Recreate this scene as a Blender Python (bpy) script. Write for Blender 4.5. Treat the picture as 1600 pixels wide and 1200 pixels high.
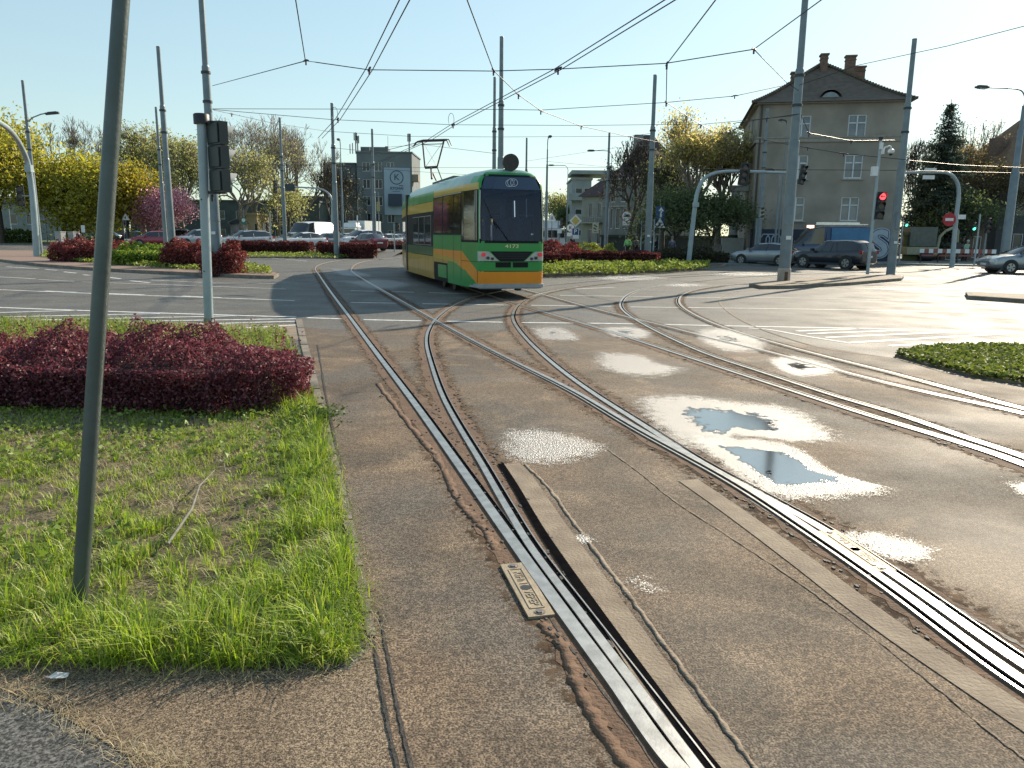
import bpy, math, random
import numpy as np
from mathutils import Vector, Matrix, Euler
R = math.radians
for o in list(bpy.data.objects): bpy.data.objects.remove(o)
SC = bpy.context.scene
COL = SC.collection

# ------------------------------------------------------------------ camera
CAM_H, PITCH, ROLL, FPX = 1.7, 10.9, 0.62, 1200.0
cd = bpy.data.cameras.new('camera'); cam = bpy.data.objects.new('camera', cd); COL.objects.link(cam)
cd.sensor_width = 36; cd.lens = 36 * FPX / 1600; cd.clip_start = 0.05; cd.clip_end = 3000
CROT = Matrix.Rotation(R(90 - PITCH), 3, 'X') @ Matrix.Rotation(R(ROLL), 3, 'Z')
cam.matrix_world = Matrix.Translation((0, 0, CAM_H)) @ CROT.to_4x4()
SC.camera = cam
# ------------------------------------------------------------------ light
SUN_AZ, SUN_EL = 38.0, 27.0
w = bpy.data.worlds.new('World'); SC.world = w; w.use_nodes = True
nt = w.node_tree; nt.nodes.clear()
sky = nt.nodes.new('ShaderNodeTexSky'); sky.sky_type = 'NISHITA'; sky.sun_disc = False
sky.sun_elevation = R(SUN_EL); sky.sun_rotation = R(SUN_AZ)
sky.air_density = 1.25; sky.dust_density = 0.5; sky.ozone_density = 1.4; sky.altitude = 100
bg = nt.nodes.new('ShaderNodeBackground'); bg.inputs['Strength'].default_value = 0.15
wo = nt.nodes.new('ShaderNodeOutputWorld')
gm_ = nt.nodes.new('ShaderNodeGamma'); gm_.inputs[1].default_value = 0.55; nt.links.new(sky.outputs[0], gm_.inputs[0])
sc_ = nt.nodes.new('ShaderNodeMix'); sc_.data_type = 'RGBA'; sc_.blend_type = 'MULTIPLY'; sc_.inputs[0].default_value = 1; sc_.clamp_factor = False; sc_.inputs[7].default_value = (1.18, 1.40, 1.43, 1)
nt.links.new(gm_.outputs[0], sc_.inputs[6]); nt.links.new(sc_.outputs[2], bg.inputs[0]); nt.links.new(bg.outputs[0], wo.inputs[0])
ld = bpy.data.lights.new('sun', 'SUN'); ld.energy = 5.0; ld.angle = R(0.53); ld.color = (1.0, 0.87, 0.68)
sun = bpy.data.objects.new('sun', ld); COL.objects.link(sun)
sv = Vector((math.sin(R(SUN_AZ)) * math.cos(R(SUN_EL)), math.cos(R(SUN_AZ)) * math.cos(R(SUN_EL)), math.sin(R(SUN_EL))))
sun.rotation_euler = sv.to_track_quat('Z', 'Y').to_euler(); sun.location = (30, 40, 40)
SC.view_settings.view_transform = 'Standard'; SC.view_settings.look = 'None'
SC.view_settings.exposure = 0.64; SC.view_settings.gamma = 1
SC.cycles.max_bounces = 6; SC.cycles.transparent_max_bounces = 12

# ------------------------------------------------------------------ where a photo point stands in the world
def ray(px, py): return CROT @ Vector(((px - 800) / FPX, -(py - 600) / FPX, -1))
def G(px, py, z=0.0):
    v = ray(px, py); t = (z - CAM_H) / v.z
    return Vector((v.x * t, v.y * t, z))
def W(px, py, d):
    v = ray(px, py); t = d / v.y
    return Vector((v.x * t, d, CAM_H + v.z * t))
def at(px, d):                       # ground point in the direction of photo column px (at horizon height), d metres ahead
    v = W(px, 365, d); return Vector((v.x, v.y, 0))

# ------------------------------------------------------------------ materials
MATS = {}
def nodes(name):
    m = bpy.data.materials.new(name); m.use_nodes = True; n = m.node_tree
    return m, n, n.nodes['Principled BSDF'], n.links
def lin(c): return (c[0], c[1], c[2], 1)
def mat(name, c, c2=None, rough=0.6, metal=0.0, scale=6.0, bump=0.0, bscale=60.0, coat=0.0, detail=4, spec=0.5, pos=False, emit=None, es=0):
    if name in MATS: return MATS[name]
    m, n, b, L = nodes(name)
    b.inputs['Roughness'].default_value = rough; b.inputs['Metallic'].default_value = metal
    b.inputs['Specular IOR Level'].default_value = spec
    b.inputs['Coat Weight'].default_value = coat; b.inputs['Coat Roughness'].default_value = 0.05
    tc = n.nodes.new('ShaderNodeTexCoord'); co = tc.outputs['Object']
    if pos: co = n.nodes.new('ShaderNodeNewGeometry').outputs['Position']
    c2 = c2 or tuple(x * 0.82 for x in c)
    t = n.nodes.new('ShaderNodeTexNoise'); t.inputs['Scale'].default_value = scale; t.inputs['Detail'].default_value = detail
    L.new(co, t.inputs['Vector'])
    r = n.nodes.new('ShaderNodeValToRGB'); r.color_ramp.elements[0].position = 0.35; r.color_ramp.elements[1].position = 0.65
    r.color_ramp.elements[0].color = lin(c2); r.color_ramp.elements[1].color = lin(c)
    L.new(t.outputs['Fac'], r.inputs[0]); L.new(r.outputs[0], b.inputs['Base Color'])
    if bump:
        t2 = n.nodes.new('ShaderNodeTexNoise'); t2.inputs['Scale'].default_value = bscale; t2.inputs['Detail'].default_value = 5
        L.new(co, t2.inputs['Vector'])
        bm = n.nodes.new('ShaderNodeBump'); bm.inputs['Strength'].default_value = bump; bm.inputs['Distance'].default_value = 0.02
        L.new(t2.outputs['Fac'], bm.inputs['Height']); L.new(bm.outputs[0], b.inputs['Normal'])
    if emit:
        b.inputs['Emission Color'].default_value = lin(emit); b.inputs['Emission Strength'].default_value = es
    MATS[name] = m; return m
def leafmat(name, cols, trans=0.45, rough=0.55):
    if name in MATS: return MATS[name]
    m, n, b, L = nodes(name); n.nodes.remove(b)
    g = n.nodes.new('ShaderNodeNewGeometry'); r = n.nodes.new('ShaderNodeValToRGB'); e = r.color_ramp.elements
    k = len(cols); e[0].color = lin(cols[0]); e[0].position = 0; e[1].color = lin(cols[-1]); e[1].position = 1
    for i in range(1, k - 1):
        x = e.new(i / (k - 1)); x.color = lin(cols[i])
    L.new(g.outputs['Random Per Island'], r.inputs[0])
    d = n.nodes.new('ShaderNodeBsdfDiffuse'); t = n.nodes.new('ShaderNodeBsdfTranslucent'); gl = n.nodes.new('ShaderNodeBsdfGlossy')
    gl.inputs['Roughness'].default_value = rough; gl.inputs['Color'].default_value = (1, 1, 1, 1)
    mx = n.nodes.new('ShaderNodeMixShader'); mx.inputs[0].default_value = trans
    m2 = n.nodes.new('ShaderNodeMixShader'); m2.inputs[0].default_value = 0.035
    L.new(r.outputs[0], d.inputs[0]); L.new(r.outputs[0], t.inputs[0])
    L.new(d.outputs[0], mx.inputs[1]); L.new(t.outputs[0], mx.inputs[2]); L.new(mx.outputs[0], m2.inputs[1]); L.new(gl.outputs[0], m2.inputs[2])
    L.new(m2.outputs[0], n.nodes['Material Output'].inputs[0]); MATS[name] = m; return m
def glassmat(name, tint, k=0.5):
    if name in MATS: return MATS[name]
    m, n, b, L = nodes(name); n.nodes.remove(b)
    t = n.nodes.new('ShaderNodeBsdfTransparent'); t.inputs[0].default_value = lin(tint)
    g = n.nodes.new('ShaderNodeBsdfGlossy'); g.inputs['Roughness'].default_value = 0.04
    f = n.nodes.new('ShaderNodeFresnel'); f.inputs[0].default_value = 1.5
    mx = n.nodes.new('ShaderNodeMixShader'); L.new(f.outputs[0], mx.inputs[0]); L.new(t.outputs[0], mx.inputs[1]); L.new(g.outputs[0], mx.inputs[2])
    L.new(mx.outputs[0], n.nodes['Material Output'].inputs[0]); MATS[name] = m; return m

# ------------------------------------------------------------------ mesh builder
class MB:
    def __init__(s): s.v = []; s.f = []; s.m = []; s.sm = []
    def add(s, vs, fs, mi=0, sm=False):
        k = len(s.v); s.v += [tuple(v) for v in vs]
        for f in fs: s.f.append(tuple(i + k for i in f)); s.m.append(mi); s.sm.append(sm)
        return s
    def box(s, c, d, rz=0, mi=0, M=None, taper=1.0):
        hx, hy, hz = d[0] / 2, d[1] / 2, d[2] / 2; vs = []
        M = M or Matrix.Rotation(rz, 3, 'Z')
        for z in (-1, 1):
            k = taper if z > 0 else 1
            for x, y in ((-1, -1), (1, -1), (1, 1), (-1, 1)): vs.append(Vector(c) + M @ Vector((x * hx * k, y * hy * k, z * hz)))
        return s.add(vs, [(3, 2, 1, 0), (4, 5, 6, 7), (0, 1, 5, 4), (1, 2, 6, 5), (2, 3, 7, 6), (3, 0, 4, 7)], mi)
    def tube(s, pts, rs, n=10, cap=True, mi=0, sm=True):
        pts = [Vector(p) for p in pts]
        if not hasattr(rs, '__len__'): rs = [rs] * len(pts)
        vs = []; fs = []; up = None
        for i, p in enumerate(pts):
            a = pts[max(i - 1, 0)]; b = pts[min(i + 1, len(pts) - 1)]; t = (b - a)
            if t.length < 1e-9: t = Vector((0, 0, 1))
            t.normalize()
            if up is None: up = Vector((0, 1, 0)) if abs(t.y) < .8 else Vector((1, 0, 0))
            x = t.cross(up); x.normalize(); y = x.cross(t); up = y
            for k in range(n):
                an = 2 * math.pi * k / n; vs.append(p + rs[i] * (math.cos(an) * x + math.sin(an) * y))
        for i in range(len(pts) - 1):
            for k in range(n):
                k2 = (k + 1) % n; fs.append((i * n + k, (i + 1) * n + k, (i + 1) * n + k2, i * n + k2))
        s.add(vs, fs, mi, sm)
        if cap:
            e = len(vs) - n; s.add(vs[:n], [tuple(range(n))], mi); s.add(vs[e:], [tuple(reversed(range(n)))], mi)
        return s
    def cyl(s, a, b, r, r2=None, n=12, mi=0): return s.tube([a, b], [r, r if r2 is None else r2], n, True, mi)
    def prism(s, pts, z0, z1, mi=0):        # pts: xy outline
        n = len(pts); vs = [(p[0], p[1], z0) for p in pts] + [(p[0], p[1], z1) for p in pts]
        ar = sum(pts[i][0] * pts[(i + 1) % n][1] - pts[(i + 1) % n][0] * pts[i][1] for i in range(n))
        if ar < 0: vs = vs[:n][::-1] + vs[n:][::-1]
        return s.add(vs, [tuple(range(n))[::-1], tuple(range(n, 2 * n))] + [(i, (i + 1) % n, n + (i + 1) % n, n + i) for i in range(n)], mi)
    def flat(s, pts, z=None, mi=0):
        vs = [(p[0], p[1], p[2] if z is None else z) for p in pts]; n = len(pts)
        ar = sum(vs[i][0] * vs[(i + 1) % n][1] - vs[(i + 1) % n][0] * vs[i][1] for i in range(n))
        if ar < 0: vs = vs[::-1]
        return s.add(vs, [tuple(range(n))], mi)
    def plate(s, c, ax, ay, pts, th, mi=0):  # outline pts in the plane c + x*ax + y*ay, thickness th along ax x ay
        ax = Vector(ax).normalized(); ay = Vector(ay).normalized(); nn = ax.cross(ay); c = Vector(c); n = len(pts)
        f = [c + ax * p[0] + ay * p[1] + nn * th for p in pts]; b = [c + ax * p[0] + ay * p[1] for p in pts]
        return s.add(b + f, [tuple(range(n))[::-1], tuple(range(n, 2 * n))] + [(i, (i + 1) % n, n + (i + 1) % n, n + i) for i in range(n)], mi)
    def ball(s, c, r, n=10, mi=0, sc=(1, 1, 1)):
        vs = []; fs = []; h = n // 2 + 1
        for i in range(h + 1):
            th = math.pi * i / h
            for k in range(n):
                a = 2 * math.pi * k / n; vs.append((c[0] + r * sc[0] * math.sin(th) * math.cos(a), c[1] + r * sc[1] * math.sin(th) * math.sin(a), c[2] + r * sc[2] * math.cos(th)))
        for i in range(h):
            for k in range(n): fs.append((i * n + k, (i + 1) * n + k, (i + 1) * n + (k + 1) % n, i * n + (k + 1) % n))
        return s.add(vs, fs, mi, True)
    def build(s, name, mats, parent=None, loc=None):
        used = sorted({i for f in s.f for i in f})
        if len(used) < len(s.v): mp = {k: i for i, k in enumerate(used)}; s.v = [s.v[k] for k in used]; s.f = [tuple(mp[i] for i in f) for f in s.f]
        me = bpy.data.meshes.new(name); me.from_pydata(s.v, [], s.f)
        if not isinstance(mats, (list, tuple)): mats = [mats]
        for m in mats: me.materials.append(m)
        me.polygons.foreach_set('material_index', s.m); me.polygons.foreach_set('use_smooth', s.sm); me.update()
        o = bpy.data.objects.new(name, me); COL.objects.link(o)
        if parent: o.parent = parent
        if loc is not None: o.location = loc
        return o
def circ(r, n=20, sx=1, sy=1, a0=0): return [(r * sx * math.cos(2 * math.pi * i / n + a0), r * sy * math.sin(2 * math.pi * i / n + a0)) for i in range(n)]
def rect(w, h): return [(-w / 2, -h / 2), (w / 2, -h / 2), (w / 2, h / 2), (-w / 2, h / 2)]
def tag(o, label, cat, group=None, kind=None):
    if label: o['label'] = label
    if cat: o['category'] = cat
    if group: o['group'] = group
    if kind: o['kind'] = kind
    return o
def T(name, label, cat, loc=(0, 0, 0), rz=0, group=None):
    o = bpy.data.objects.new(name, None); COL.objects.link(o); o.location = loc; o.rotation_euler = (0, 0, rz); o.empty_display_size = .3
    return tag(o, label, cat, group)
def struct(o, label=None): o['kind'] = 'structure'; return o
def fastmesh(name, V, F4, m, parent=None, loc=None, F3=None):    # numpy mesh; V (n,3), F4 (k,4)
    me = bpy.data.meshes.new(name); V = np.asarray(V, dtype=np.float32)
    n4 = len(F4); n3 = 0 if F3 is None else len(F3)
    me.vertices.add(len(V)); me.vertices.foreach_set('co', V.ravel())
    loops = np.asarray(F4, dtype=np.int32).ravel()
    if n3: loops = np.concatenate([loops, np.asarray(F3, dtype=np.int32).ravel()])
    me.loops.add(len(loops)); me.loops.foreach_set('vertex_index', loops)
    me.polygons.add(n4 + n3)
    st = np.concatenate([np.arange(n4) * 4, n4 * 4 + np.arange(n3) * 3]).astype(np.int32)
    me.polygons.foreach_set('loop_start', st)
    me.update(calc_edges=True); me.materials.append(m)
    o = bpy.data.objects.new(name, me); COL.objects.link(o)
    if parent: o.parent = parent
    if loc is not None: o.location = loc
    return o
def leaves(P, size, rng, flat=0.0, asp=0.6):       # bent quads at points P -> V, F
    n = len(P); a = rng.normal(size=(n, 3)); a[:, 2] *= (1 - flat); a /= np.linalg.norm(a, axis=1)[:, None]
    b = rng.normal(size=(n, 3)); b[:, 2] *= (1 - flat); b -= a * (a * b).sum(1)[:, None]; b /= np.linalg.norm(b, axis=1)[:, None]
    sz = size * rng.uniform(.55, 1.3, size=(n, 1)); c = np.cross(a, b) * sz * .25
    V = np.stack([P - a * sz * .5, P + b * sz * asp * .5 + c, P + a * sz * .5, P - b * sz * asp * .5 + c], 1).reshape(-1, 3)
    return V, np.arange(n * 4).reshape(-1, 4)
_t = np.random.default_rng(7).random((64, 64))
def vnoise(x, y, s=1.0):
    x = np.asarray(x) * s; y = np.asarray(y) * s; xi = np.floor(x).astype(int); yi = np.floor(y).astype(int); fx = x - xi; fy = y - yi
    fx = fx * fx * (3 - 2 * fx); fy = fy * fy * (3 - 2 * fy); g = lambda i, j: _t[i % 64, j % 64]
    return (g(xi, yi) * (1 - fx) + g(xi + 1, yi) * fx) * (1 - fy) + (g(xi, yi + 1) * (1 - fx) + g(xi + 1, yi + 1) * fx) * fy
def inpoly(x, y, poly):
    r = np.zeros(len(x), bool); n = len(poly)
    for i in range(n):
        x1, y1 = poly[i][:2]; x2, y2 = poly[(i + 1) % n][:2]
        c = ((y1 > y) != (y2 > y)); xx = (x2 - x1) * (y - y1) / ((y2 - y1) if y2 != y1 else 1e-9) + x1
        r ^= c & (x < xx)
    return r
def smooth(pts, k=8):                     # Catmull-Rom
    P = [Vector(p) for p in pts]; out = []
    for i in range(len(P) - 1):
        a = P[i - 1] if i else P[i] * 2 - P[i + 1]; b, c = P[i], P[i + 1]; d = P[i + 2] if i + 2 < len(P) else c * 2 - b
        for j in range(k):
            t = j / k; out.append(.5 * ((2 * b) + (c - a) * t + (2 * a - 5 * b + 4 * c - d) * t * t + (3 * b - a - 3 * c + d) * t ** 3))
    out.append(P[-1]); return out
def text_mesh(txt, size, m, parent, loc, rot, name='lettering', ext=0.004, bold=0.0, align='CENTER'):
    cu = bpy.data.curves.new(name, 'FONT'); cu.body = txt; cu.size = size; cu.extrude = ext; cu.offset = bold
    cu.align_x = align; cu.align_y = 'CENTER'; cu.resolution_u = 4
    tmp = bpy.data.objects.new('tmp', cu); COL.objects.link(tmp)
    dg = bpy.context.evaluated_depsgraph_get(); me = bpy.data.meshes.new_from_object(tmp.evaluated_get(dg))
    bpy.data.objects.remove(tmp); me.name = name; me.materials.clear(); me.materials.append(m)
    o = bpy.data.objects.new(name, me); COL.objects.link(o); o.parent = parent
    if isinstance(rot, Matrix): o.matrix_local = Matrix.Translation(loc) @ rot.to_4x4()
    else: o.location = loc; o.rotation_euler = rot
    return o

M_ = {}
STEEL = mat('galvanised steel', (.27, .31, .34), (.20, .24, .27), .45, .35, 3, .05, 30)
MAST = mat('blue grey mast paint', (.175, .22, .245), (.13, .17, .195), .42, .0, 2.5, .08, 25, spec=.6)
MASTL = mat('pale mast paint', (.33, .40, .43), (.27, .34, .37), .4, .1, 2.5, .08, 25)
BLACK = mat('matt black', (.012, .013, .015), (.02, .021, .024), .5, 0, 8)
DARK = mat('dark grey plastic', (.03, .035, .04), (.022, .026, .03), .45, 0, 8)
WHITE = mat('white paint', (.75, .76, .76), (.66, .67, .67), .45, 0, 5)
RUBBER = mat('tyre rubber', (.02, .02, .02), (.03, .03, .03), .8, 0, 20)
CHROME = mat('bright metal', (.7, .7, .72), (.6, .6, .62), .25, 1.0, 8)
ALLOY = mat('alloy wheel', (.45, .46, .48), (.35, .36, .38), .3, .8, 8)
WIRE = mat('wire', (.012, .014, .02), (.018, .02, .025), .5, .3, 5)
CONC = mat('concrete', (.36, .34, .31), (.27, .25, .225), .85, 0, 3, .3, 40, pos=True)
# ================================================================== THE GROUND
def asphalt(name, ca, cb, cc, rough=(.55, .8), grain=140, bump=.6, stain=.35, spec=.5, grey=(.10, .092, .085)):
    m, n, b, L = nodes(name); N = n.nodes
    g = N.new('ShaderNodeNewGeometry')
    def noise(s, d=4, dist=0.0):
        t = N.new('ShaderNodeTexNoise'); t.inputs['Scale'].default_value = s; t.inputs['Detail'].default_value = d; t.inputs['Distortion'].default_value = dist
        L.new(g.outputs['Position'], t.inputs['Vector']); return t.outputs['Fac']
    def ramp(f, p0, p1, c0, c1):
        r = N.new('ShaderNodeValToRGB'); e = r.color_ramp.elements; e[0].position = p0; e[1].position = p1; e[0].color = c0; e[1].color = c1
        L.new(f, r.inputs[0]); return r.outputs[0]
    def mix(f, a, c, bt='MIX'):
        x = N.new('ShaderNodeMix'); x.data_type = 'RGBA'; x.blend_type = bt
        if isinstance(f, float): x.inputs[0].default_value = f
        else: L.new(f, x.inputs[0])
        L.new(a, x.inputs[6]); L.new(c, x.inputs[7]); return x.outputs[2]
    base = ramp(noise(.8, 9, .8), .40, .60, lin(ca), lin(cb))
    st = ramp(noise(1.7, 7, 1.0), .52, .68, (0, 0, 0, 1), (1, 1, 1, 1))
    rgb = N.new('ShaderNodeRGB'); rgb.outputs[0].default_value = lin(cc)
    sm = N.new('ShaderNodeMath'); sm.operation = 'MULTIPLY'; sm.inputs[1].default_value = stain; L.new(st, sm.inputs[0])
    c1 = mix(sm.outputs[0], base, rgb.outputs[0])
    gy = N.new('ShaderNodeRGB'); gy.outputs[0].default_value = lin(grey); c1 = mix(ramp(noise(.42, 5, .5), .50, .62, (0, 0, 0, 1), (.75, .75, .75, 1)), c1, gy.outputs[0])
    dk = N.new('ShaderNodeRGB'); dk.outputs[0].default_value = lin(tuple(q * .45 for q in grey)); c1 = mix(ramp(noise(2.9, 3, .3), .66, .76, (0, 0, 0, 1), (.6, .6, .6, 1)), c1, dk.outputs[0])
    gr = ramp(noise(grain, 3), .40, .60, (.38, .36, .35, 1), (1.75, 1.70, 1.62, 1))
    gr2 = ramp(noise(grain * .45, 4), .38, .60, (.58, .57, .56, 1), (1.32, 1.30, 1.26, 1))
    c2 = mix(1.0, mix(1.0, c1, gr, 'MULTIPLY'), gr2, 'MULTIPLY')
    L.new(c2, b.inputs['Base Color'])
    rr = ramp(noise(.9, 5), .35, .7, (rough[0],) * 3 + (1,), (rough[1],) * 3 + (1,)); L.new(rr, b.inputs['Roughness'])
    b.inputs['Specular IOR Level'].default_value = spec
    bm = N.new('ShaderNodeBump'); bm.inputs['Strength'].default_value = bump; bm.inputs['Distance'].default_value = .004
    L.new(noise(grain * 1.0, 3), bm.inputs['Height']); L.new(bm.outputs[0], b.inputs['Normal'])
    MATS[name] = m; return m
ROAD = asphalt('road asphalt', (.085, .086, .086), (.115, .115, .113), (.16, .145, .125), (.62, .8), 110, .5, .35, .35)
BED = asphalt('tram bed asphalt', (.092, .073, .057), (.148, .108, .076), (.26, .195, .135), (.7, .9), 120, .7, .5, .3)
BEDF = asphalt('worn bed asphalt', (.10, .07, .048), (.13, .095, .068), (.17, .13, .095), (.6, .8), 90, .8, .4, .4)
EARTH = mat('earth', (.10, .085, .055), (.055, .05, .03), .95, 0, .3, .3, 5, pos=True)
SAND = mat('sandy concrete', (.27, .21, .15), (.18, .135, .095), .85, 0, 5, .35, 60, pos=True)
PAVE = mat('kerb stone', (.24, .205, .165), (.14, .12, .10), .85, 0, 4, .5, 50, pos=True)
BRICKP = mat('reddish paving', (.26, .17, .13), (.20, .14, .11), .85, 0, 6, .3, 30, pos=True)
MARK = mat('road marking paint', (.78, .78, .76), (.52, .52, .50), .6, 0, 7, .2, 50, pos=True, detail=8)
def sheet(name, px, z, m, world=None, sub=None):
    mb = MB(); pts = world or [G(*p) for p in px]; mb.flat(pts, z); return struct(mb.build(name, m))
mb = MB(); mb.flat([(-900, -60), (900, -60), (900, 1800), (-900, 1800)], 0); struct(mb.build('ground', EARTH))
mb = MB(); mb.flat([(-90, -30), (110, -30), (110, 66), (40, 84), (-95, 84)], .004); struct(mb.build('road', ROAD))
sheet('tram_bed', [(468, 512), (560, 517), (640, 514), (770, 518), (850, 512), (1000, 522), (1180, 528), (1300, 545), (1400, 562), (1480, 585), (1600, 607), (1900, 680), (2300, 900), (2300, 1500), (560, 1500), (618, 1205), (583, 1010), (560, 900), (534, 760), (505, 640), (484, 570)], .008, BED)
# near footpath, paved strip behind the hedge, kerb along the tram bed
sheet('footpath', [(-700, 1000), (0, 1028), (300, 1045), (545, 1050), (583, 1010), (618, 1205), (640, 1400), (300, 1400), (200, 1185), (90, 1115), (0, 1078), (-300, 1040)], .007, asphalt('dusty concrete', (.15, .118, .088), (.18, .143, .108), (.22, .175, .13), (.85, .95), 190, .4, .3, .2, (.15, .13, .11)))
sheet('pavement', [(-500, 484), (0, 497), (462, 508), (472, 532), (300, 524), (0, 508), (-500, 496)], .008, SAND)
mb = MB(); kp = [(462, 500), (470, 540), (487, 610), (505, 680), (529, 780), (552, 890), (574, 1000)]; kq = [(472, 500), (481, 540), (500, 610), (517, 680), (543, 780), (568, 890), (588, 1000)]
for i in range(len(kp) - 1):
    for j in range(3):
        a = lambda A, t: (A[i][0] + (A[i + 1][0] - A[i][0]) * t, A[i][1] + (A[i + 1][1] - A[i][1]) * t)
        t0, t1 = j / 3 + .01, (j + 1) / 3 - .01
        mb.prism([G(*a(kp, t0)), G(*a(kp, t1)), G(*a(kq, t1)), G(*a(kq, t0))], .0, .022)
struct(mb.build('kerb', PAVE))
# seams in the bed edge near the camera
def ribbon(mb, pts, w0, w1, z0, z1=None, k=8, mi=0, jit=0.0, rng=None, uneven=0.0):   # strip between lateral offsets w0..w1 along a px line (right = +)
    P = [G(p.x, p.y) for p in smooth([(a, b, 0) for a, b in pts], k)]; A = []; B = []
    for i, p in enumerate(P):
        t = P[min(i + 1, len(P) - 1)] - P[max(i - 1, 0)]; t.z = 0; t.normalize(); n = Vector((t.y, -t.x, 0))
        j0 = rng.uniform(-jit, jit) if jit else 0; j1 = rng.uniform(-jit, jit) if jit else 0
        A.append(p + n * (w0 + j0)); B.append(p + n * (w1 + j1))
    n = len(P)
    if z1 is None:
        vs = [(a.x, a.y, z0) for a in A] + [(b.x, b.y, z0) for b in B]; mb.add(vs, [(i, n + i, n + i + 1, i + 1) for i in range(n - 1)], mi)
    else:
        vs = [(a.x, a.y, z0) for a in A] + [(a.x, a.y, z1) for a in A] + [(b.x, b.y, z1) for b in B] + [(b.x, b.y, z0) for b in B]
        if uneven:
            vs = [(x, y, z if z == z0 else z1 + rng.uniform(-uneven, uneven)) for x, y, z in vs]
        fs = []
        for i in range(n - 1): fs += [(i, n + i, n + i + 1, i + 1), (n + i, 2 * n + i, 2 * n + i + 1, n + i + 1), (2 * n + i, 3 * n + i, 3 * n + i + 1, 2 * n + i + 1)]
        mb.add(vs, fs, mi, bool(uneven))
    return P
RNG = random.Random(5)
TAR = mat('dark joint tar', (.018, .015, .013), (.04, .03, .024), .7, 0, 9, .4, 60, pos=True)
JOINT = mat('rough pale joint mortar', (.27, .215, .16), (.16, .12, .085), .9, 0, 9, .6, 50, pos=True)
RUST = mat('rusty dirt', (.15, .085, .05), (.10, .055, .032), .9, 0, 7, .6, 50, pos=True)

# ------------------------------------------------------------------ rails (photo lines run from the near end to the far end)
RAILM = mat('polished rail steel', (.50, .485, .46), (.36, .35, .33), .42, .9, 14, .03, 80, pos=True)
RAILD = mat('dull rail steel', (.30, .27, .25), (.20, .17, .15), .45, .7, 9, .1, 60, pos=True)
GROOVE_SHADE = mat('grime and shade black', (.006, .006, .008), (.010, .009, .009), 1.0, 0, 20, pos=True, spec=0.0)  # near-black colour stands for groove grime and the shade of its missing depth
def densify(line):
    return line
def rail(label, line, side, z=0.0, head=.055, groove=.035, lip=.016, dirt=True, k=8):
    """head centred on the line; groove and lip on side (+1 = right of travel away from the camera)"""
    t = T('tram_rail', label, 'tram rail', (0, 0, 0), group='tram rails set in the asphalt')
    h = head / 2; P = line
    m = MB(); ribbon(m, P, -h, h, .004 + z, .020 + z, k); m.build('rail_head', RAILM, t)
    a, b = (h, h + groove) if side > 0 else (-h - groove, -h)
    m = MB(); ribbon(m, P, a, b, .0115 + z, None, k); m.build('groove', GROOVE_SHADE, t)  # flat ribbon; its black carries the grime and shade of a recess
    a, b = (h + groove, h + groove + lip) if side > 0 else (-h - groove - lip, -h - groove)
    m = MB(); ribbon(m, P, a, b, .004 + z, .0185 + z, k); m.build('guard_lip', RAILM, t)
    if dirt:
        m = MB(); ribbon(m, P, -h - groove - .075, h + groove + .075, .0100 + z * .2, None, max(k, 10), jit=.028, rng=RNG); m.build('joint_filling', RUST, t)
    return t
RA1 = [(1185, 1330), (1052, 1200), (960, 1072), (880, 962), (795, 842), (727, 745), (655, 643), (590, 556), (548, 499), (519, 460), (500, 432), (493, 420), (505, 412), (545, 405), (620, 397), (700, 392)]
RA2 = [(1800, 1192), (1600, 1072), (1400, 925), (1270, 835), (1150, 757), (1000, 674), (900, 615), (800, 565), (740, 534), (676, 499), (620, 467), (580, 444), (556, 429), (549, 421), (562, 411), (600, 405), (690, 397)]
RB1 = [(1200, 1360), (1082, 1200), (993, 1080), (905, 962), (832, 864), (790, 795), (752, 728), (715, 666), (690, 618), (673, 568), (666, 535), (672, 512), (690, 491), (722, 472), (765, 459), (840, 448), (960, 437), (1100, 428), (1250, 421)]
RB2 = [(1800, 1168), (1600, 1046), (1400, 906), (1270, 822), (1100, 728), (1000, 664), (930, 619), (875, 579), (830, 539), (805, 508), (802, 490), (815, 473), (845, 460), (900, 449), (1000, 438), (1100, 431), (1250, 425)]
RD = [(1800, 810), (1600, 731), (1500, 696), (1350, 650), (1200, 601), (1075, 560), (950, 519), (820, 480), (760, 461), (715, 446)]
RE = [(1800, 795), (1600, 719), (1500, 685), (1400, 650), (1300, 620), (1200, 587), (1110, 557), (1050, 531), (1000, 505), (973, 486), (970, 472), (985, 459), (1020, 449), (1100, 439), (1200, 431), (1400, 424)]
RF = [(1800, 700), (1600, 648), (1450, 615), (1350, 591), (1200, 551), (1120, 532), (1040, 511), (950, 489), (848, 461), (800, 448)]
RG = [(1800, 688), (1600, 640), (1500, 613), (1400, 586), (1300, 561), (1225, 541), (1150, 519), (1100, 500), (1067, 481), (1062, 467), (1078, 456), (1130, 447), (1250, 439), (1450, 430)]
rail('bright near rail running from the bottom centre up the left of the tram bed', RA1, 1, .003, head=.064, groove=.03, lip=.001)
rail('long rail crossing from the lower right corner up to the left of the tram', RA2, -1, .0035, head=.05, groove=.03)
rail('curved switch rail splitting off the left stock rail and bending right behind the crossing', RB1, 1, .0025, head=.044, groove=.03, lip=.006)
rail('curved rail joining the long lower right rail and bending right near the tram corner', RB2, 1, .002, head=.058, groove=.032, lip=.004)
rail('lower rail of the straight track that leads under the tram', RD, 1, .001)
rail('curved rail merging with the straight track at the right frame edge', RE, 1, .0015, head=.05, dirt=False)
rail('upper rail of the straight track with puddles beneath it', RF, -1, .001, dirt=True)
rail('outermost curved rail bending round toward the right island', RG, -1, .0005, head=.055, dirt=False)
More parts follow.
